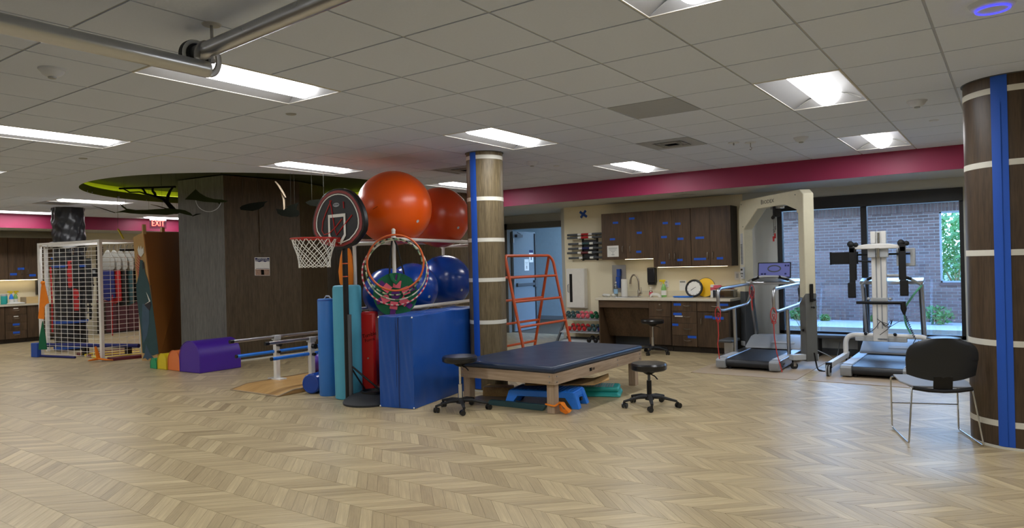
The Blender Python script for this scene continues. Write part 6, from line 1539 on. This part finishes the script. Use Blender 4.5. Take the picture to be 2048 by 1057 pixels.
# ================================================================ HANGING MOBILES UNDER THE RECESS
def W3(px, py): return (160+px*0.265, 320+py*0.265)
def mobile(name, label, pts, dep, mt_, wires, depn=0.014, group='wooden sea animals hanging under the recess', extra=None):
    P3 = [on_d(*W3(*p), dep) for p in pts]; c = sum(P3, Vector())/len(P3)
    t = thing(name, label, 'hanging mobile', c, 0, group)
    part('silhouette', MB().prism([p-c for p in P3], Vector((CF.x, CF.y, 0))*depn), mt_, t, smooth=False)
    for w in wires:
        q = on_d(*W3(*w), dep+0.005); z = 2.975 if (Vector((q.x, q.y, 0))-RC).length < RR else CH
        part('wire', MB().cyl(q-c, Vector((q.x-c.x, q.y-c.y, z-c.z)), 0.0011, n=5), 'wire', t)
    return t, c
t, c = mobile('hanging_whale', 'long olive whale silhouette hanging left of the wood-clad core', [(300, 330), (320, 345), (350, 368), (420, 378), (500, 377), (570, 372), (660, 368), (740, 372), (790, 380), (830, 400), (852, 424), (800, 414), (740, 398), (700, 410), (650, 416), (560, 412), (460, 410), (380, 404), (320, 396), (262, 399), (345, 376), (315, 355)], 10.4, 'greenfish', [(345, 372), (520, 378), (620, 370), (730, 374)])
part('fin', MB().tube([on_d(*W3(850, 424), 10.4)-c, on_d(*W3(880, 412), 10.4)-c, on_d(*W3(915, 407), 10.4)-c], [0.012, 0.02, 0.005], 6, flat=0.5), 'darkfish', t)
part('fin', MB().tube([on_d(*W3(90, 345), 10.4)-c, on_d(*W3(180, 372), 10.4)-c, on_d(*W3(262, 399), 10.4)-c], [0.003, 0.012, 0.012], 6, flat=0.5), 'darkfish', t)
mobile('hanging_ray', 'olive ray silhouette hanging in front of the pale core panel', [(790, 299), (820, 270), (872, 222), (905, 252), (950, 278), (1010, 296), (1070, 300), (1115, 310), (1095, 320), (1058, 322), (1050, 335), (1040, 324), (930, 316), (860, 303)], 9.9, 'greenfish', [(872, 224), (1015, 297)])
mobile('hanging_fish', 'dark leaf-shaped fish silhouette hanging in front of the brown core panel', [(1205, 360), (1225, 345), (1280, 328), (1345, 320), (1415, 312), (1390, 330), (1385, 350), (1345, 374), (1300, 386), (1250, 382), (1212, 378)], 9.7, 'darkfish', [(1232, 345), (1345, 322)])
t, c = mobile('hanging_whale', 'dark whale silhouette with a raised tail hanging beside the hoop', [(1480, 370), (1530, 376), (1565, 362), (1560, 350), (1605, 338), (1650, 322), (1636, 350), (1632, 374), (1652, 388), (1655, 410), (1640, 428), (1580, 432), (1520, 422), (1492, 404)], 9.5, 'darkfish', [(1592, 345), (1620, 335)])
part('bent_arm', MB().tube([on_d(*W3(1475, 165), 9.5)-c, on_d(*W3(1500, 195), 9.5)-c, on_d(*W3(1530, 245), 9.5)-c, on_d(*W3(1553, 285), 9.5)-c], [0.03, 0.04, 0.04, 0.02], 8, flat=0.3), 'matbeige', t)
part('bent_arm', MB().tube([on_d(*W3(1522, 250), 9.52)-c, on_d(*W3(1538, 300), 9.52)-c, on_d(*W3(1542, 378), 9.52)-c], [0.03, 0.035, 0.03], 8, flat=0.3), 'matbeige', t)
mobile('hanging_fish', 'long dark fish silhouette hanging behind the backboard', [(1700, 322), (1730, 306), (1800, 298), (1880, 296), (1900, 320), (1860, 345), (1790, 352), (1735, 345)], 9.4, 'darkfish', [(1750, 302), (1840, 298)])
dp_ = 10.6
def bpts(l): return [on_d(*W3(*p), dp_) for p in l]
c = on_d(*W3(560, 270), dp_)
t = thing('hanging_branch', 'dark wooden branch mobile hanging in front of the yellow cove light', 'hanging mobile', c, 0)
part('top_bar', MB().tube([p-c for p in bpts([(298, 217), (720, 203)])], 0.024, 6, flat=0.6), 'branch', t)
part('trunk', MB().tube([p-c for p in bpts([(725, 400), (690, 360), (660, 325), (615, 290), (540, 268), (490, 255), (450, 243), (375, 245), (340, 225), (325, 216)])], [0.10, 0.085, 0.075, 0.06, 0.05, 0.042, 0.036, 0.032, 0.026, 0.03], 8, flat=0.3), 'branch', t)
for l, w in (([(655, 325), (665, 270), (680, 235), (700, 208)], (0.05, 0.045, 0.035, 0.03)), ([(570, 278), (565, 255), (548, 235), (548, 212)], (0.04, 0.035, 0.03, 0.04)), ([(500, 260), (485, 235), (470, 215)], (0.035, 0.03, 0.04)), ([(690, 372), (650, 368), (590, 350), (535, 337)], (0.03, 0.025, 0.02, 0.008))):
    part('branch', MB().tube([p-c for p in bpts(l)], list(w), 8, flat=0.3), 'branch', t)
for w in ((330, 216), (560, 210), (615, 206), (690, 204)):
    q = bpts([w])[0]; part('wire', MB().cyl(q-c, Vector((q.x-c.x, q.y-c.y, 2.975-c.z)), 0.0011, n=5), 'wire', t)
q0, q1 = on_d(236, 458, 11.0), on_d(247, 478, 11.0)
t = thing('yellow_strip', 'small yellow strip hanging above the grid rack', 'hanging mobile', q0); part('strip', MB().beam((0, 0, 0), q1-q0, 0.045, 0.01), 'yellow', t); part('wire', MB().cyl((0, 0, 0), (0, 0, CH-q0.z), 0.002, n=5), 'wire', t)
t = thing('pale_loop', 'thin pale wire loop hanging below the olive ray', 'hanging mobile', on_d(*W3(970, 300), 9.95))
part('loop', MB().tube([(CR*(0.18*math.cos(a)))+Vector((0, 0, 0.17*math.sin(a))) for a in [PI+PI*i/20 for i in range(21)]], 0.004, 6), 'lightgrey', t); q = on_d(*W3(970, 300), 9.95)
for s in (-1, 1): part('wire', MB().cyl(CR*(0.18*s), CR*(0.18*s)+Vector((0, 0, 2.975-q.z)), 0.002, n=5), 'wire', t)

# poster on the core
def core_quad(x0, x1, y0, y1, off):
    return [on_core(x, y)+wn*off for x, y in ((x0, y0), (x1, y0), (x1+0.6, y1), (x0+0.6, y1))]
t = thing('wall_poster', 'small white and navy poster with a photo on the wood-clad core', 'poster', on_core(524, 533))
o_ = on_core(524, 533)
def cq(x0, x1, y0, y1, off, nm, mt_, par): return part(nm, MB().prism([p-o_ for p in core_quad(x0, x1, y0, y1, off)], wn*0.0015), mt_, par, smooth=False)
cq(509.0, 539.0, 515.2, 551.5, 0.001, 'sheet', 'paper', t); cq(510, 538.3, 516.3, 523, 0.0026, 'navy_header', 'inkblue', t); cq(510.3, 538.6, 539, 551, 0.0026, 'photo', 'photoprint', t)
cq(511.5, 537.5, 537, 537.7, 0.0026, 'caption_line', 'ink', t)
cq(521.5, 527.5, 540, 550, 0.0042, 'photo_figure', 'branch', t)
wv = MB()
for xa, xb in ((514, 523), (526, 534)): wv.prism([on_core(xa, 523)+wn*0.0026-o_, on_core(xb, 523)+wn*0.0026-o_, on_core((xa+xb)/2, 524.6)+wn*0.0026-o_], wn*0.0015)
part('wavy_edge', wv, 'inkblue', t)
xdir = (on_core(538, 520)-on_core(510, 520)); 
words_mesh('OPEN HOUSE', 0.030, 'paper', 'lettering', t, frame4(on_core(524, 517.8)+wn*0.0045-o_, xdir, (0, 0, 1)))
words_mesh('THERAPY FUN CENTER', 0.027, 'paper', 'lettering', t, frame4(on_core(524.2, 521)+wn*0.0045-o_, xdir, (0, 0, 1)))

# ================================================================ FAR LEFT: GRID RACK, CARDBOARD, CABINETS
A = Vector((-14.22, 5.41, 0)); B = Vector((-12.49, 5.65, 0)); C = Vector((-12.53, 6.33, 0)); HR = 2.03
D_ = Vector((-15.1, 5.85, 0)); Cc = Vector((-11.72, 6.62, 0))
t = thing('grid_rack', 'white wire grid rack with hanging harnesses at the far left', 'rack', A)
def L_(v, z=0): return Vector((v.x-A.x, v.y-A.y, z))
for p in (A, B, C, D_): part('post', MB().box(L_(p, HR/2), (0.055, 0.055, HR), 0.14), 'whitetube', t, bevel=0.004)
for a, b_ in ((A, B), (B, C), (D_, C), (A, D_)): part('top_rail', MB().beam(L_(a, HR-0.02), L_(b_, HR-0.02), 0.05, 0.04), 'whitetube', t)
for a, b_ in ((B, C),): part('bottom_rail', MB().beam(L_(a, 0.03), L_(b_, 0.03), 0.04, 0.03), 'whitetube', t)
def grid(a, b_, z0, z1, nx, nz):
    g_ = MB()
    for i in range(nx+1):
        p = a.lerp(b_, i/nx); g_.cyl(L_(p, z0), L_(p, z1), 0.0038, n=5, caps=False)
    for k in range(nz+1):
        z = z0+(z1-z0)*k/nz; g_.cyl(L_(a, z), L_(b_, z), 0.0038, n=5, caps=False)
    return g_
part('wire_grid', grid(A.lerp(B, 0.03), A.lerp(B, 0.97), 0.06, 1.92, 9, 25), 'whitetube', t); part('wire_grid', grid(B.lerp(C, 0.05), C, 0.06, 1.96, 5, 25), 'whitetube', t)
part('hanging_rail', MB().cyl(L_(B.lerp(C, 0.1)+Vector((-0.1, 0.3, 0)), 1.86), L_(C+Vector((0.1, 0.2, 0)), 1.86), 0.02), 'black', t)
def hang(name, label, cat, px, py, dep, build, group=None):
    q = on_d(px, py, dep); t = thing(name, label, cat, q, 0, group); t.rotation_euler = (0, 0, YAW); build(t); return t
dr_ = 12.55
def strapset(lens, cols):
    def f(t):
        for k, (x, z0, z1, w, mt_) in enumerate(lens):
            part('belt', MB().tube([(x, 0, z0), (x+0.012, 0.0, (z0+z1)/2), (x+0.01, 0, z1)], [w*0.6, w, w*0.7], 8, flat=0.35), mt_, t)
        part('hook', MB().tube([(0, 0, 0.0), (0, 0, 0.06), (0.02, 0, 0.09), (0.0, 0.0, 0.11)], 0.006, 6), 'chrome', t)
        for x, z0, z1, w, mt_ in lens:
            for u in (0.25, 0.6): part('buckle', MB().box((x, 0, z0+(z1-z0)*u), (2*w+0.03, 0.03, 0.03)), 'black', t)
    return f
hang('gait_harness', 'black and red gait belts bundled on a hook on the wire grid', 'harness', 146, 510, 12.9, strapset([(-0.06, -0.10, -0.60, 0.07, 'red'), (0.03, 0.0, -0.62, 0.085, 'blackcloth'), (0.03, -0.45, -1.02, 0.06, 'red'), (0.10, -0.5, -0.70, 0.04, 'blackcloth')], 0), 'harnesses on the grid rack')
hang('gait_harness', 'long black belt hanging alone on the wire grid', 'harness', 177, 517, 12.9, strapset([(0.0, 0.0, -0.82, 0.07, 'blackcloth'), (0.0, -0.8, -1.12, 0.03, 'blackcloth')], 0), 'harnesses on the grid rack')
def vest(mt_, L2):
    def f(t):
        part('shoulders', MB().prism([(-0.02, 0.05, 0.05), (0.02, 0.05, 0.05), (0.13, 0.05, -0.12), (0.14, 0.05, -0.30), (0.1, 0.05, -0.33), (-0.1, 0.05, -0.33), (-0.14, 0.05, -0.30), (-0.13, 0.05, -0.12)], (0, 0.04, 0)), 'canvas', t, bevel=0.01)
        part('body', MB().prism([(-0.11, 0.052, -0.32), (0.11, 0.052, -0.32), (0.13, 0.052, -L2), (0.0, 0.052, -L2-0.06), (-0.13, 0.052, -L2)], (0, 0.035, 0)), mt_, t, bevel=0.01)
        part('hook', MB().tube([(0, 0.06, 0.04), (0, 0.06, 0.12), (0.025, 0.06, 0.15)], 0.006, 6), 'darkgrey', t)
    return f
for k, (px, mt_, L2, lb) in enumerate(((211, 'bluecloth', 0.85, 'grey and navy'), (224, 'red', 0.9, 'grey and red'), (237, 'blackcloth', 0.95, 'grey and black, right of the red one'), (250, 'tealpaint', 0.95, 'grey and dark green'), (261, 'blackcloth', 0.9, 'grey and black, nearest the painted cardboard'))):
    hang('support_vest', f'{lb} support vest hanging inside the grid rack'.replace('vest hanging', 'vest hanging'), 'vest', px, 506, 13.2+0.05*k, vest(mt_, L2), 'support vests on the rail')
strap('jump_rope', 'long red rope hanging at the left edge of the wire grid', 'rope', [tuple(on_d(101, 535, 12.9)), tuple(on_d(104, 600, 12.9)), tuple(on_d(105, 665, 12.9))], 0.014, 'red')
strap('jump_rope', 'thin red rope hanging below the red vest', 'rope', [tuple(on_d(225, 590, 13.1)), tuple(on_d(225, 672, 13.1))], 0.01, 'red')
# cloths on the rack corner
q = on_d(85, 566, 12.45); t = thing('orange_cloth', 'orange cloth tied to the left post of the grid rack', 'cloth', q); t.rotation_euler = (0, 0, YAW)
part('cloth', MB().prism([(0.0, 0, 0.02), (0.04, 0, 0.0), (0.11, 0, -0.36), (0.06, 0, -0.38), (0.03, 0, -0.42), (0.02, 0, -0.64), (-0.08, 0, -0.63), (-0.03, 0, -0.2)], (0, -0.02, 0)), 'orangecloth', t); part('knot', MB().sphere((0.02, -0.02, 0.0), 0.035, 10, 7), 'orangecloth', t)
q = on_d(84, 645, 12.42); t = thing('green_cloth', 'dark green pennant cloth hanging low on the rack corner', 'cloth', q); t.rotation_euler = (0, 0, YAW)
part('cloth', MB().prism([(0.02, 0, 0.02), (0.06, 0, -0.25), (0.08, 0, -0.48), (-0.06, 0, -0.48), (-0.04, 0, -0.25)], (0, -0.02, 0)), 'greencloth', t)
q = on_z(204, 723); t = thing('orange_knot', 'orange stretch band knotted at the foot of the middle rack post', 'exercise band', (q.x, q.y-0.06, 0.03)); t.rotation_euler = (0, 0, YAW)
part('wrap', MB().tube([(-0.04, 0, 0.22), (0.0, -0.02, 0.1), (0.02, -0.02, 0.02), (-0.1, -0.03, 0.0), (-0.15, -0.03, -0.01)], [0.02, 0.035, 0.05, 0.03, 0.012], 8, flat=0.4), 'orangecloth', t); part('tail', MB().tube([(0.02, -0.02, 0.02), (0.15, -0.02, 0.0), (0.25, 0, -0.01)], [0.04, 0.035, 0.01], 8, flat=0.4), 'orangecloth', t)
# balance beam and striped mat
t = thing('low_balance_bar', 'low navy rail on stands running behind the wire grid', 'balance beam', (A.x-0.06, A.y-0.05, 0), 0.16)
part('end_block', MB().bb(-0.09, 0.09, -0.06, 0.06, 0.0, 0.25), 'bluetape2', t, bevel=0.006); part('rail', MB().cyl((0.08, 0.12, 0.20), (2.05, 0.5, 0.20), 0.035), 'bluecloth', t); part('floor_rail', MB().cyl((0.08, 0.0, 0.02), (1.0, 0.05, 0.02), 0.02), 'bluecloth', t)
for x in (0.9, 1.8): part('stand', MB().bb(x-0.04, x+0.04, 0.12+x*0.2-0.04, 0.12+x*0.2+0.04, 0.0, 0.17).bb(x-0.1, x+0.1, 0.12+x*0.2-0.02, 0.12+x*0.2+0.02, 0, 0.03), 'black', t)
t = thing('striped_mat', 'maroon and yellow striped folding mat on the floor in the grid rack', 'mat', (-13.75, 5.78, 0), 0.0)
for k in range(7): part('mat_section', MB().prism([(0.0+k*0.21, 0.0-k*0.01, 0), (0.21+k*0.21, -0.01-k*0.01, 0), (0.21+k*0.21+0.2, 0.85, 0), (0.0+k*0.21+0.2, 0.85, 0)], (0, 0, 0.05)), 'maroon' if k % 2 == 0 else 'yellow', t, bevel=0.008)

# painted cardboard creature board
FB, FT = Vector((-11.54, 6.10, 0)), Vector((-11.70, 5.985, 2.13))
RB = Vector((-12.55, 7.35, 0)); RT = Vector((-12.55, 7.35, 2.20)); LB = on_z(284, 722); LT = on_d(266.5, 475, 11.75)
t = thing('painted_cardboard', 'tall folded brown cardboard sheet painted with a dark teal creature', 'cardboard', FB)
nR = (RB-FB).cross(FT-FB).normalized(); nR = nR if nR.dot(C0-FB) > 0 else -nR
nL = (LB-FB).cross(FT-FB).normalized(); nL = nL if nL.dot(C0-FB) > 0 else -nL
part('sheet', MB().prism([FB-FB, RB-FB, RT-FB, FT-FB], -nR*0.012), 'cardboard', t, smooth=False); part('sheet_fold', MB().prism([FB-FB, LB-FB, LT-FB, FT-FB], -nL*0.012), 'cardlight', t, smooth=False)
part('wooden_clip', MB().box(on_plane(288, 459, FB, nR)-FB, (0.04, 0.05, 0.16)).box(on_plane(325, 461, FB, nR)-FB, (0.06, 0.05, 0.1)), 'cardlight', t)
def K4(px, py): return (60+px*0.2649, 460+py*0.2649)
def paint(pts, face, mt_, nm, off=0.002):
    n_ = nL if face == 'L' else nR
    m_ = MB().prism([on_plane(*K4(*p), FB, n_)+n_*off-FB for p in pts], n_*0.002); return part(nm, m_, mt_, t, smooth=False)
paint([(832, 225), (852, 232), (872, 330), (900, 405), (925, 560), (955, 780), (972, 935), (930, 950), (850, 930), (838, 760), (818, 600), (806, 500), (803, 420), (822, 340)], 'L', 'tealpaint', 'painted_body')
paint([(850, 560), (900, 560), (902, 700), (885, 800), (858, 860), (846, 700)], 'L', 'bluegrey', 'painted_leg', 0.0045)
paint([(878, 860), (905, 930), (940, 975), (905, 970), (890, 985), (872, 968), (852, 975), (868, 935)], 'L', 'bluegrey', 'painted_foot', 0.0045)
paint([(865, 565), (905, 535), (918, 560), (905, 612), (885, 590)], 'L', 'ink', 'painted_mouth', 0.007); paint([(868, 565), (902, 540), (880, 470), (895, 500), (912, 540)], 'L', 'claw', 'painted_teeth', 0.009)
paint([(812, 150), (822, 120), (830, 150), (838, 118), (846, 150), (856, 128), (860, 175), (840, 205), (822, 190)], 'L', 'claw', 'painted_claws')
paint([(848, 250), (862, 245), (866, 290), (852, 300)], 'L', 'ink', 'painted_eye', 0.0045)
for k in range(9):
    z = 190+k*19; paint([(834-k*1.5, z+20), (795+abs(k-4)*4, z-8), (796+abs(k-4)*4, z-1), (832-k*1.5, z+30)], 'L', 'quill', 'painted_quill')
paint([(940, 212), (965, 200), (985, 215), (992, 240), (960, 260), (948, 290), (928, 300), (940, 325), (965, 345), (962, 392), (990, 428), (940, 432), (918, 440), (960, 480), (1010, 540), (1050, 610), (1072, 690), (1068, 770), (1040, 830), (1000, 880), (975, 892), (958, 760), (940, 640), (922, 520), (908, 420), (925, 400), (910, 330), (903, 280), (912, 240)], 'R', 'tealpaint', 'painted_tail')
paint([(945, 215), (960, 205), (980, 215), (990, 235), (965, 232), (992, 255), (960, 245)], 'R', 'claw', 'painted_claws', 0.0045)
paint([(965, 738), (985, 745), (972, 752)], 'R', 'claw', 'painted_spot', 0.0045); paint([(1064, 845), (1070, 850), (1068, 868)], 'R', 'claw', 'painted_spot', 0.0045)

# left wall kitchen
XF, XU = -17.72, -17.98
def left_base(y0, y1, label, nd, door_h=None):
    t = thing('base_cabinet', label, 'cabinet', (XF, y0, 0), 0, 'base cabinets on the left wall'); w = y1-y0
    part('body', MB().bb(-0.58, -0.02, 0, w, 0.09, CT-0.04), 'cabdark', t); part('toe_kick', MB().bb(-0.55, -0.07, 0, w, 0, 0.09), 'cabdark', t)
    hs = [(0.095+k*(0.70/nd), 0.095+(k+1)*0.70/nd) for k in range(nd)]
    for k, (a, b_) in enumerate(hs):
        f = part('drawer_front' if nd > 1 else 'door', MB().bb(-0.02, 0.0, 0.003, w-0.003, a+0.002, b_-0.002), 'cab', t, bevel=0.0015)
        if nd > 1:
            part('handle', MB().tube([(0, w/2-0.06, (a+b_)/2), (0.03, w/2-0.045, (a+b_)/2), (0.03, w/2+0.045, (a+b_)/2), (0, w/2+0.06, (a+b_)/2)], 0.005, 6), 'nickel', f)
            part('tape_label', MB().box((0.001, w/2, (a+b_)/2+0.045), (0.002, 0.13 if k < 2 else 0.09, 0.045 if k < 2 else 0.02)), 'bluetape' if k < 2 else 'paper', f)
        else: part('handle', MB().tube([(0, w/2-0.06, 0.73), (0.03, w/2-0.045, 0.73), (0.03, w/2+0.045, 0.73), (0, w/2+0.06, 0.73)], 0.005, 6), 'nickel', f)
    return t
ya, yb_, yc, yd = on_x(10, 640, XF).y, on_x(54, 640, XF).y, on_x(86, 640, XF).y, on_x(150, 640, XF).y
left_base(ya-0.75, ya-0.005, 'dark base cabinet cut off by the left edge of the picture', 1); left_base(ya, yb_, 'four-drawer dark base cabinet at the far left', 4); left_base(yb_+0.005, yc+0.35, 'dark base cabinet behind the orange cloth on the left wall', 1); left_base(yc+0.36, yd, 'dark base cabinet behind the wire grid', 1)
o = part('countertop', MB().bb(XL, XF+0.03, ya-0.9, yd+0.02, CT-0.04, CT), 'counter'); tag(o, 'cream countertop along the far left wall', 'countertop')
zt_, zb_ = on_x(0, 475.5, XU).z, on_x(0, 561, XU).z
def left_upper(y0, y1, z0, z1, label, tapes):
    t = thing('wall_cabinet', label, 'cabinet', (XU, y0, 0), 0, 'wall cabinets on the left wall'); w = y1-y0
    part('body', MB().bb(-0.3, -0.02, 0, w, z0, z1), 'cabdark', t)
    for k in range(2):
        f = part('door', MB().bb(-0.02, 0, w*k/2+0.002, w*(k+1)/2-0.002, z0, z1), 'cab', t, bevel=0.0015); hy_ = w/2-0.06 if k == 0 else w/2+0.06
        part('handle', MB().tube([(0, hy_, z0+0.11), (0.03, hy_, z0+0.125), (0.03, hy_, z0+0.215), (0, hy_, z0+0.23)], 0.005, 6), 'nickel', f)
        for px, py in tapes:
            q = on_x(px, py, XU)
            if w*k/2 <= q.y-y0 < w*(k+1)/2: part('tape_label', MB().box((0.001, q.y-y0, q.z), (0.002, 0.13, 0.05)), 'bluetape', f)
    return t
yu1, yu2, yu0 = on_x(16, 520, XU).y, on_x(80, 520, XU).y, on_x(-50, 520, XU).y
left_upper(yu0, yu1-0.003, zb_, zt_, 'dark wall cabinet cut off by the left edge', []); left_upper(yu1, yu2, zb_, zt_, 'dark double wall cabinet with blue labels at the far left', [(27, 549), (42, 538), (65, 551)]); left_upper(yu2+0.003, on_x(168, 520, XU).y, on_x(84, 547, XU).z, zt_, 'shallower wall cabinet behind the wire grid rack', [(108, 517)])
o = part('under_cabinet_light', MB().bb(XL+0.1, XL+0.14, yu0, yu2, zb_-0.012, zb_-0.003), 'undercab'); tag(o, 'slim light strip under the left wall cabinets', 'light', 'under cabinet light strips')
XM = -17.95
def lplace(px): return on_x(px, 600, XM)
q = lplace(75); t = thing('soap_dispenser', 'black dispenser on the left wall beside the orange cloth', 'dispenser', (XL, on_x(81, 575, XL).y, on_x(81, 575, XL).z)); part('housing', MB().bb(0, 0.10, -0.11, 0.11, -0.17, 0.17), 'blackgloss', t, bevel=0.01)
spray(30, 600, 'green spray bottle with a yellow trigger on the left counter', P('green_cleaner2', (120, 176, 96), 0.25), dy=0, at_=(XM, on_x(31, 600, XM).y), rz=-1.2)
spray(19, 600, 'white spray bottle with a yellow collar on the left counter', 'bluestep', dy=0, at_=(XM+0.1, on_x(19, 600, XM).y), rz=0.8)
q = lplace(8); t = thing('wipes_canister', 'teal wipes canister on the left counter at the picture edge', 'canister', (XM, q.y, CT)); part('tub', MB().lathe([(0.06, 0), (0.065, 0.01), (0.065, 0.18), (0.06, 0.19)]), 'tealstep', t); part('lid', MB().lathe([(0.067, 0.18), (0.067, 0.215), (0.05, 0.225), (0, 0.226)]), 'lightgrey', t)
y_a, y_b = on_x(45, 600, XM).y, on_x(84, 600, XM).y
t = thing('wooden_tray', 'pale wooden tray box on the left counter', 'tray', (XM+0.05, (y_a+y_b)/2, CT)); w = (y_b-y_a)/2
part('base', MB().bb(-0.15, 0.15, -w, w, 0, 0.015), 'matbeige', t)
for s in (-1, 1): part('long_side', MB().bb(s*0.15-0.008, s*0.15+0.008, -w, w, 0, 0.14), P('pale_wood', (214, 184, 128), 0.5), t, bevel=0.003); part('short_side', MB().bb(-0.15, 0.15, s*w-0.008, s*w+0.008, 0, 0.14), 'matbeige', t)
t = thing('folded_towel', 'white folded cloth on the left counter edge', 'towel', (XF-0.05, on_x(34, 604, XF).y, CT)); part('cloth', MB().sphere((0, 0, 0.015), 0.16, 14, 8, (0.6, 1.1, 0.18)), 'paper', t)
# dark doorway and exit sign
y0_, y1_ = on_x(194, 600, XL).y, on_x(207, 600, XL).y
# items seen through the rack on the left wall
dd = structure('door_1', MB().bb(XL, XL+0.04, y0_, y1_, 0, 2.13), 'cabdark'); dd['label'] = 'dark door in the left wall behind the grid rack'
part('lever', MB().cyl((XL+0.04, y0_+0.08, 1.0), (XL+0.09, y0_+0.08, 1.0), 0.012).cyl((XL+0.09, y0_+0.08, 1.0), (XL+0.09, y0_+0.2, 1.0), 0.01), 'steel', dd)
q = on_x(186, 546, XL); o = part('wall_panel', MB().bb(0, 0.03, -0.07, 0.07, -0.1, 0.1), 'black', loc=(XL, q.y, q.z)); tag(o, 'small black wall control seen through the wire grid', 'wall control'); part('button_pad', MB().bb(0.03, 0.034, -0.04, 0.04, -0.02, 0.06), 'lightgrey', o)
q = on_x(316, 447, -16.7)
t = thing('exit_sign', 'lit red EXIT sign hanging in front of the crimson band', 'exit sign', q); hw2 = 0.20
part('clear_panel', MB().bb(-0.006, 0.006, -hw2, hw2, -0.13, 0.12), 'clearp', t, smooth=False); part('housing', MB().bb(-0.02, 0.02, -hw2, hw2, 0.10, CH-q.z+0.004), 'lightgrey', t, bevel=0.003)
words_mesh('EXIT', 0.20, 'exitred', 'lettering', t, frame4((0.008, 0, -0.005), (0, 1, 0), (0, 0, 1)), font_extrude=0.002, xscale=0.78)

ya_, yb2 = on_x(211, 620, XL+0.45).y, on_x(300, 620, XL+0.45).y
t = thing('storage_unit', 'low dark maroon storage unit on the left wall seen through the grid rack', 'cabinet', (XL, ya_, 0)); w = yb2-ya_
part('body', MB().bb(0.01, 0.43, 0, w, 0, 0.78), 'cabdark', t)
for k in range(4): part('front_panel', MB().bb(0.43, 0.45, w*k/4+0.01, w*(k+1)/4-0.01, 0.05, 0.74), P('maroon_laminate', (74, 30, 34), 0.5) if k == 0 else bpy.data.materials['maroon_laminate'], t, bevel=0.003)
part('top', MB().bb(0.01, 0.47, 0, w, 0.78, 0.81), 'maroon', t)
q = on_x(224, 590, XL); t = thing('white_board', 'bright white board on the left wall behind the support vests', 'whiteboard', (XL, q.y, q.z+0.12)); part('board', MB().bb(0.0, 0.02, -0.2, 0.2, -0.35, 0.35), 'paper', t); part('frame', MB().bb(0.0, 0.025, -0.22, -0.2, -0.37, 0.37).bb(0.0, 0.025, 0.2, 0.22, -0.37, 0.37), 'greyplast', t)
q = on_x(255, 560, XL); t = thing('pink_pinboard', 'large pale pink pin board on the left wall behind the vests', 'pin board', (XL, q.y, q.z)); part('board', MB().bb(0.0, 0.02, -0.45, 0.45, -0.55, 0.55), P('pale_pink_board', (196, 158, 164), 0.7), t); part('frame', MB().bb(0.0, 0.025, -0.45, 0.45, -0.58, -0.55), 'greyplast', t)
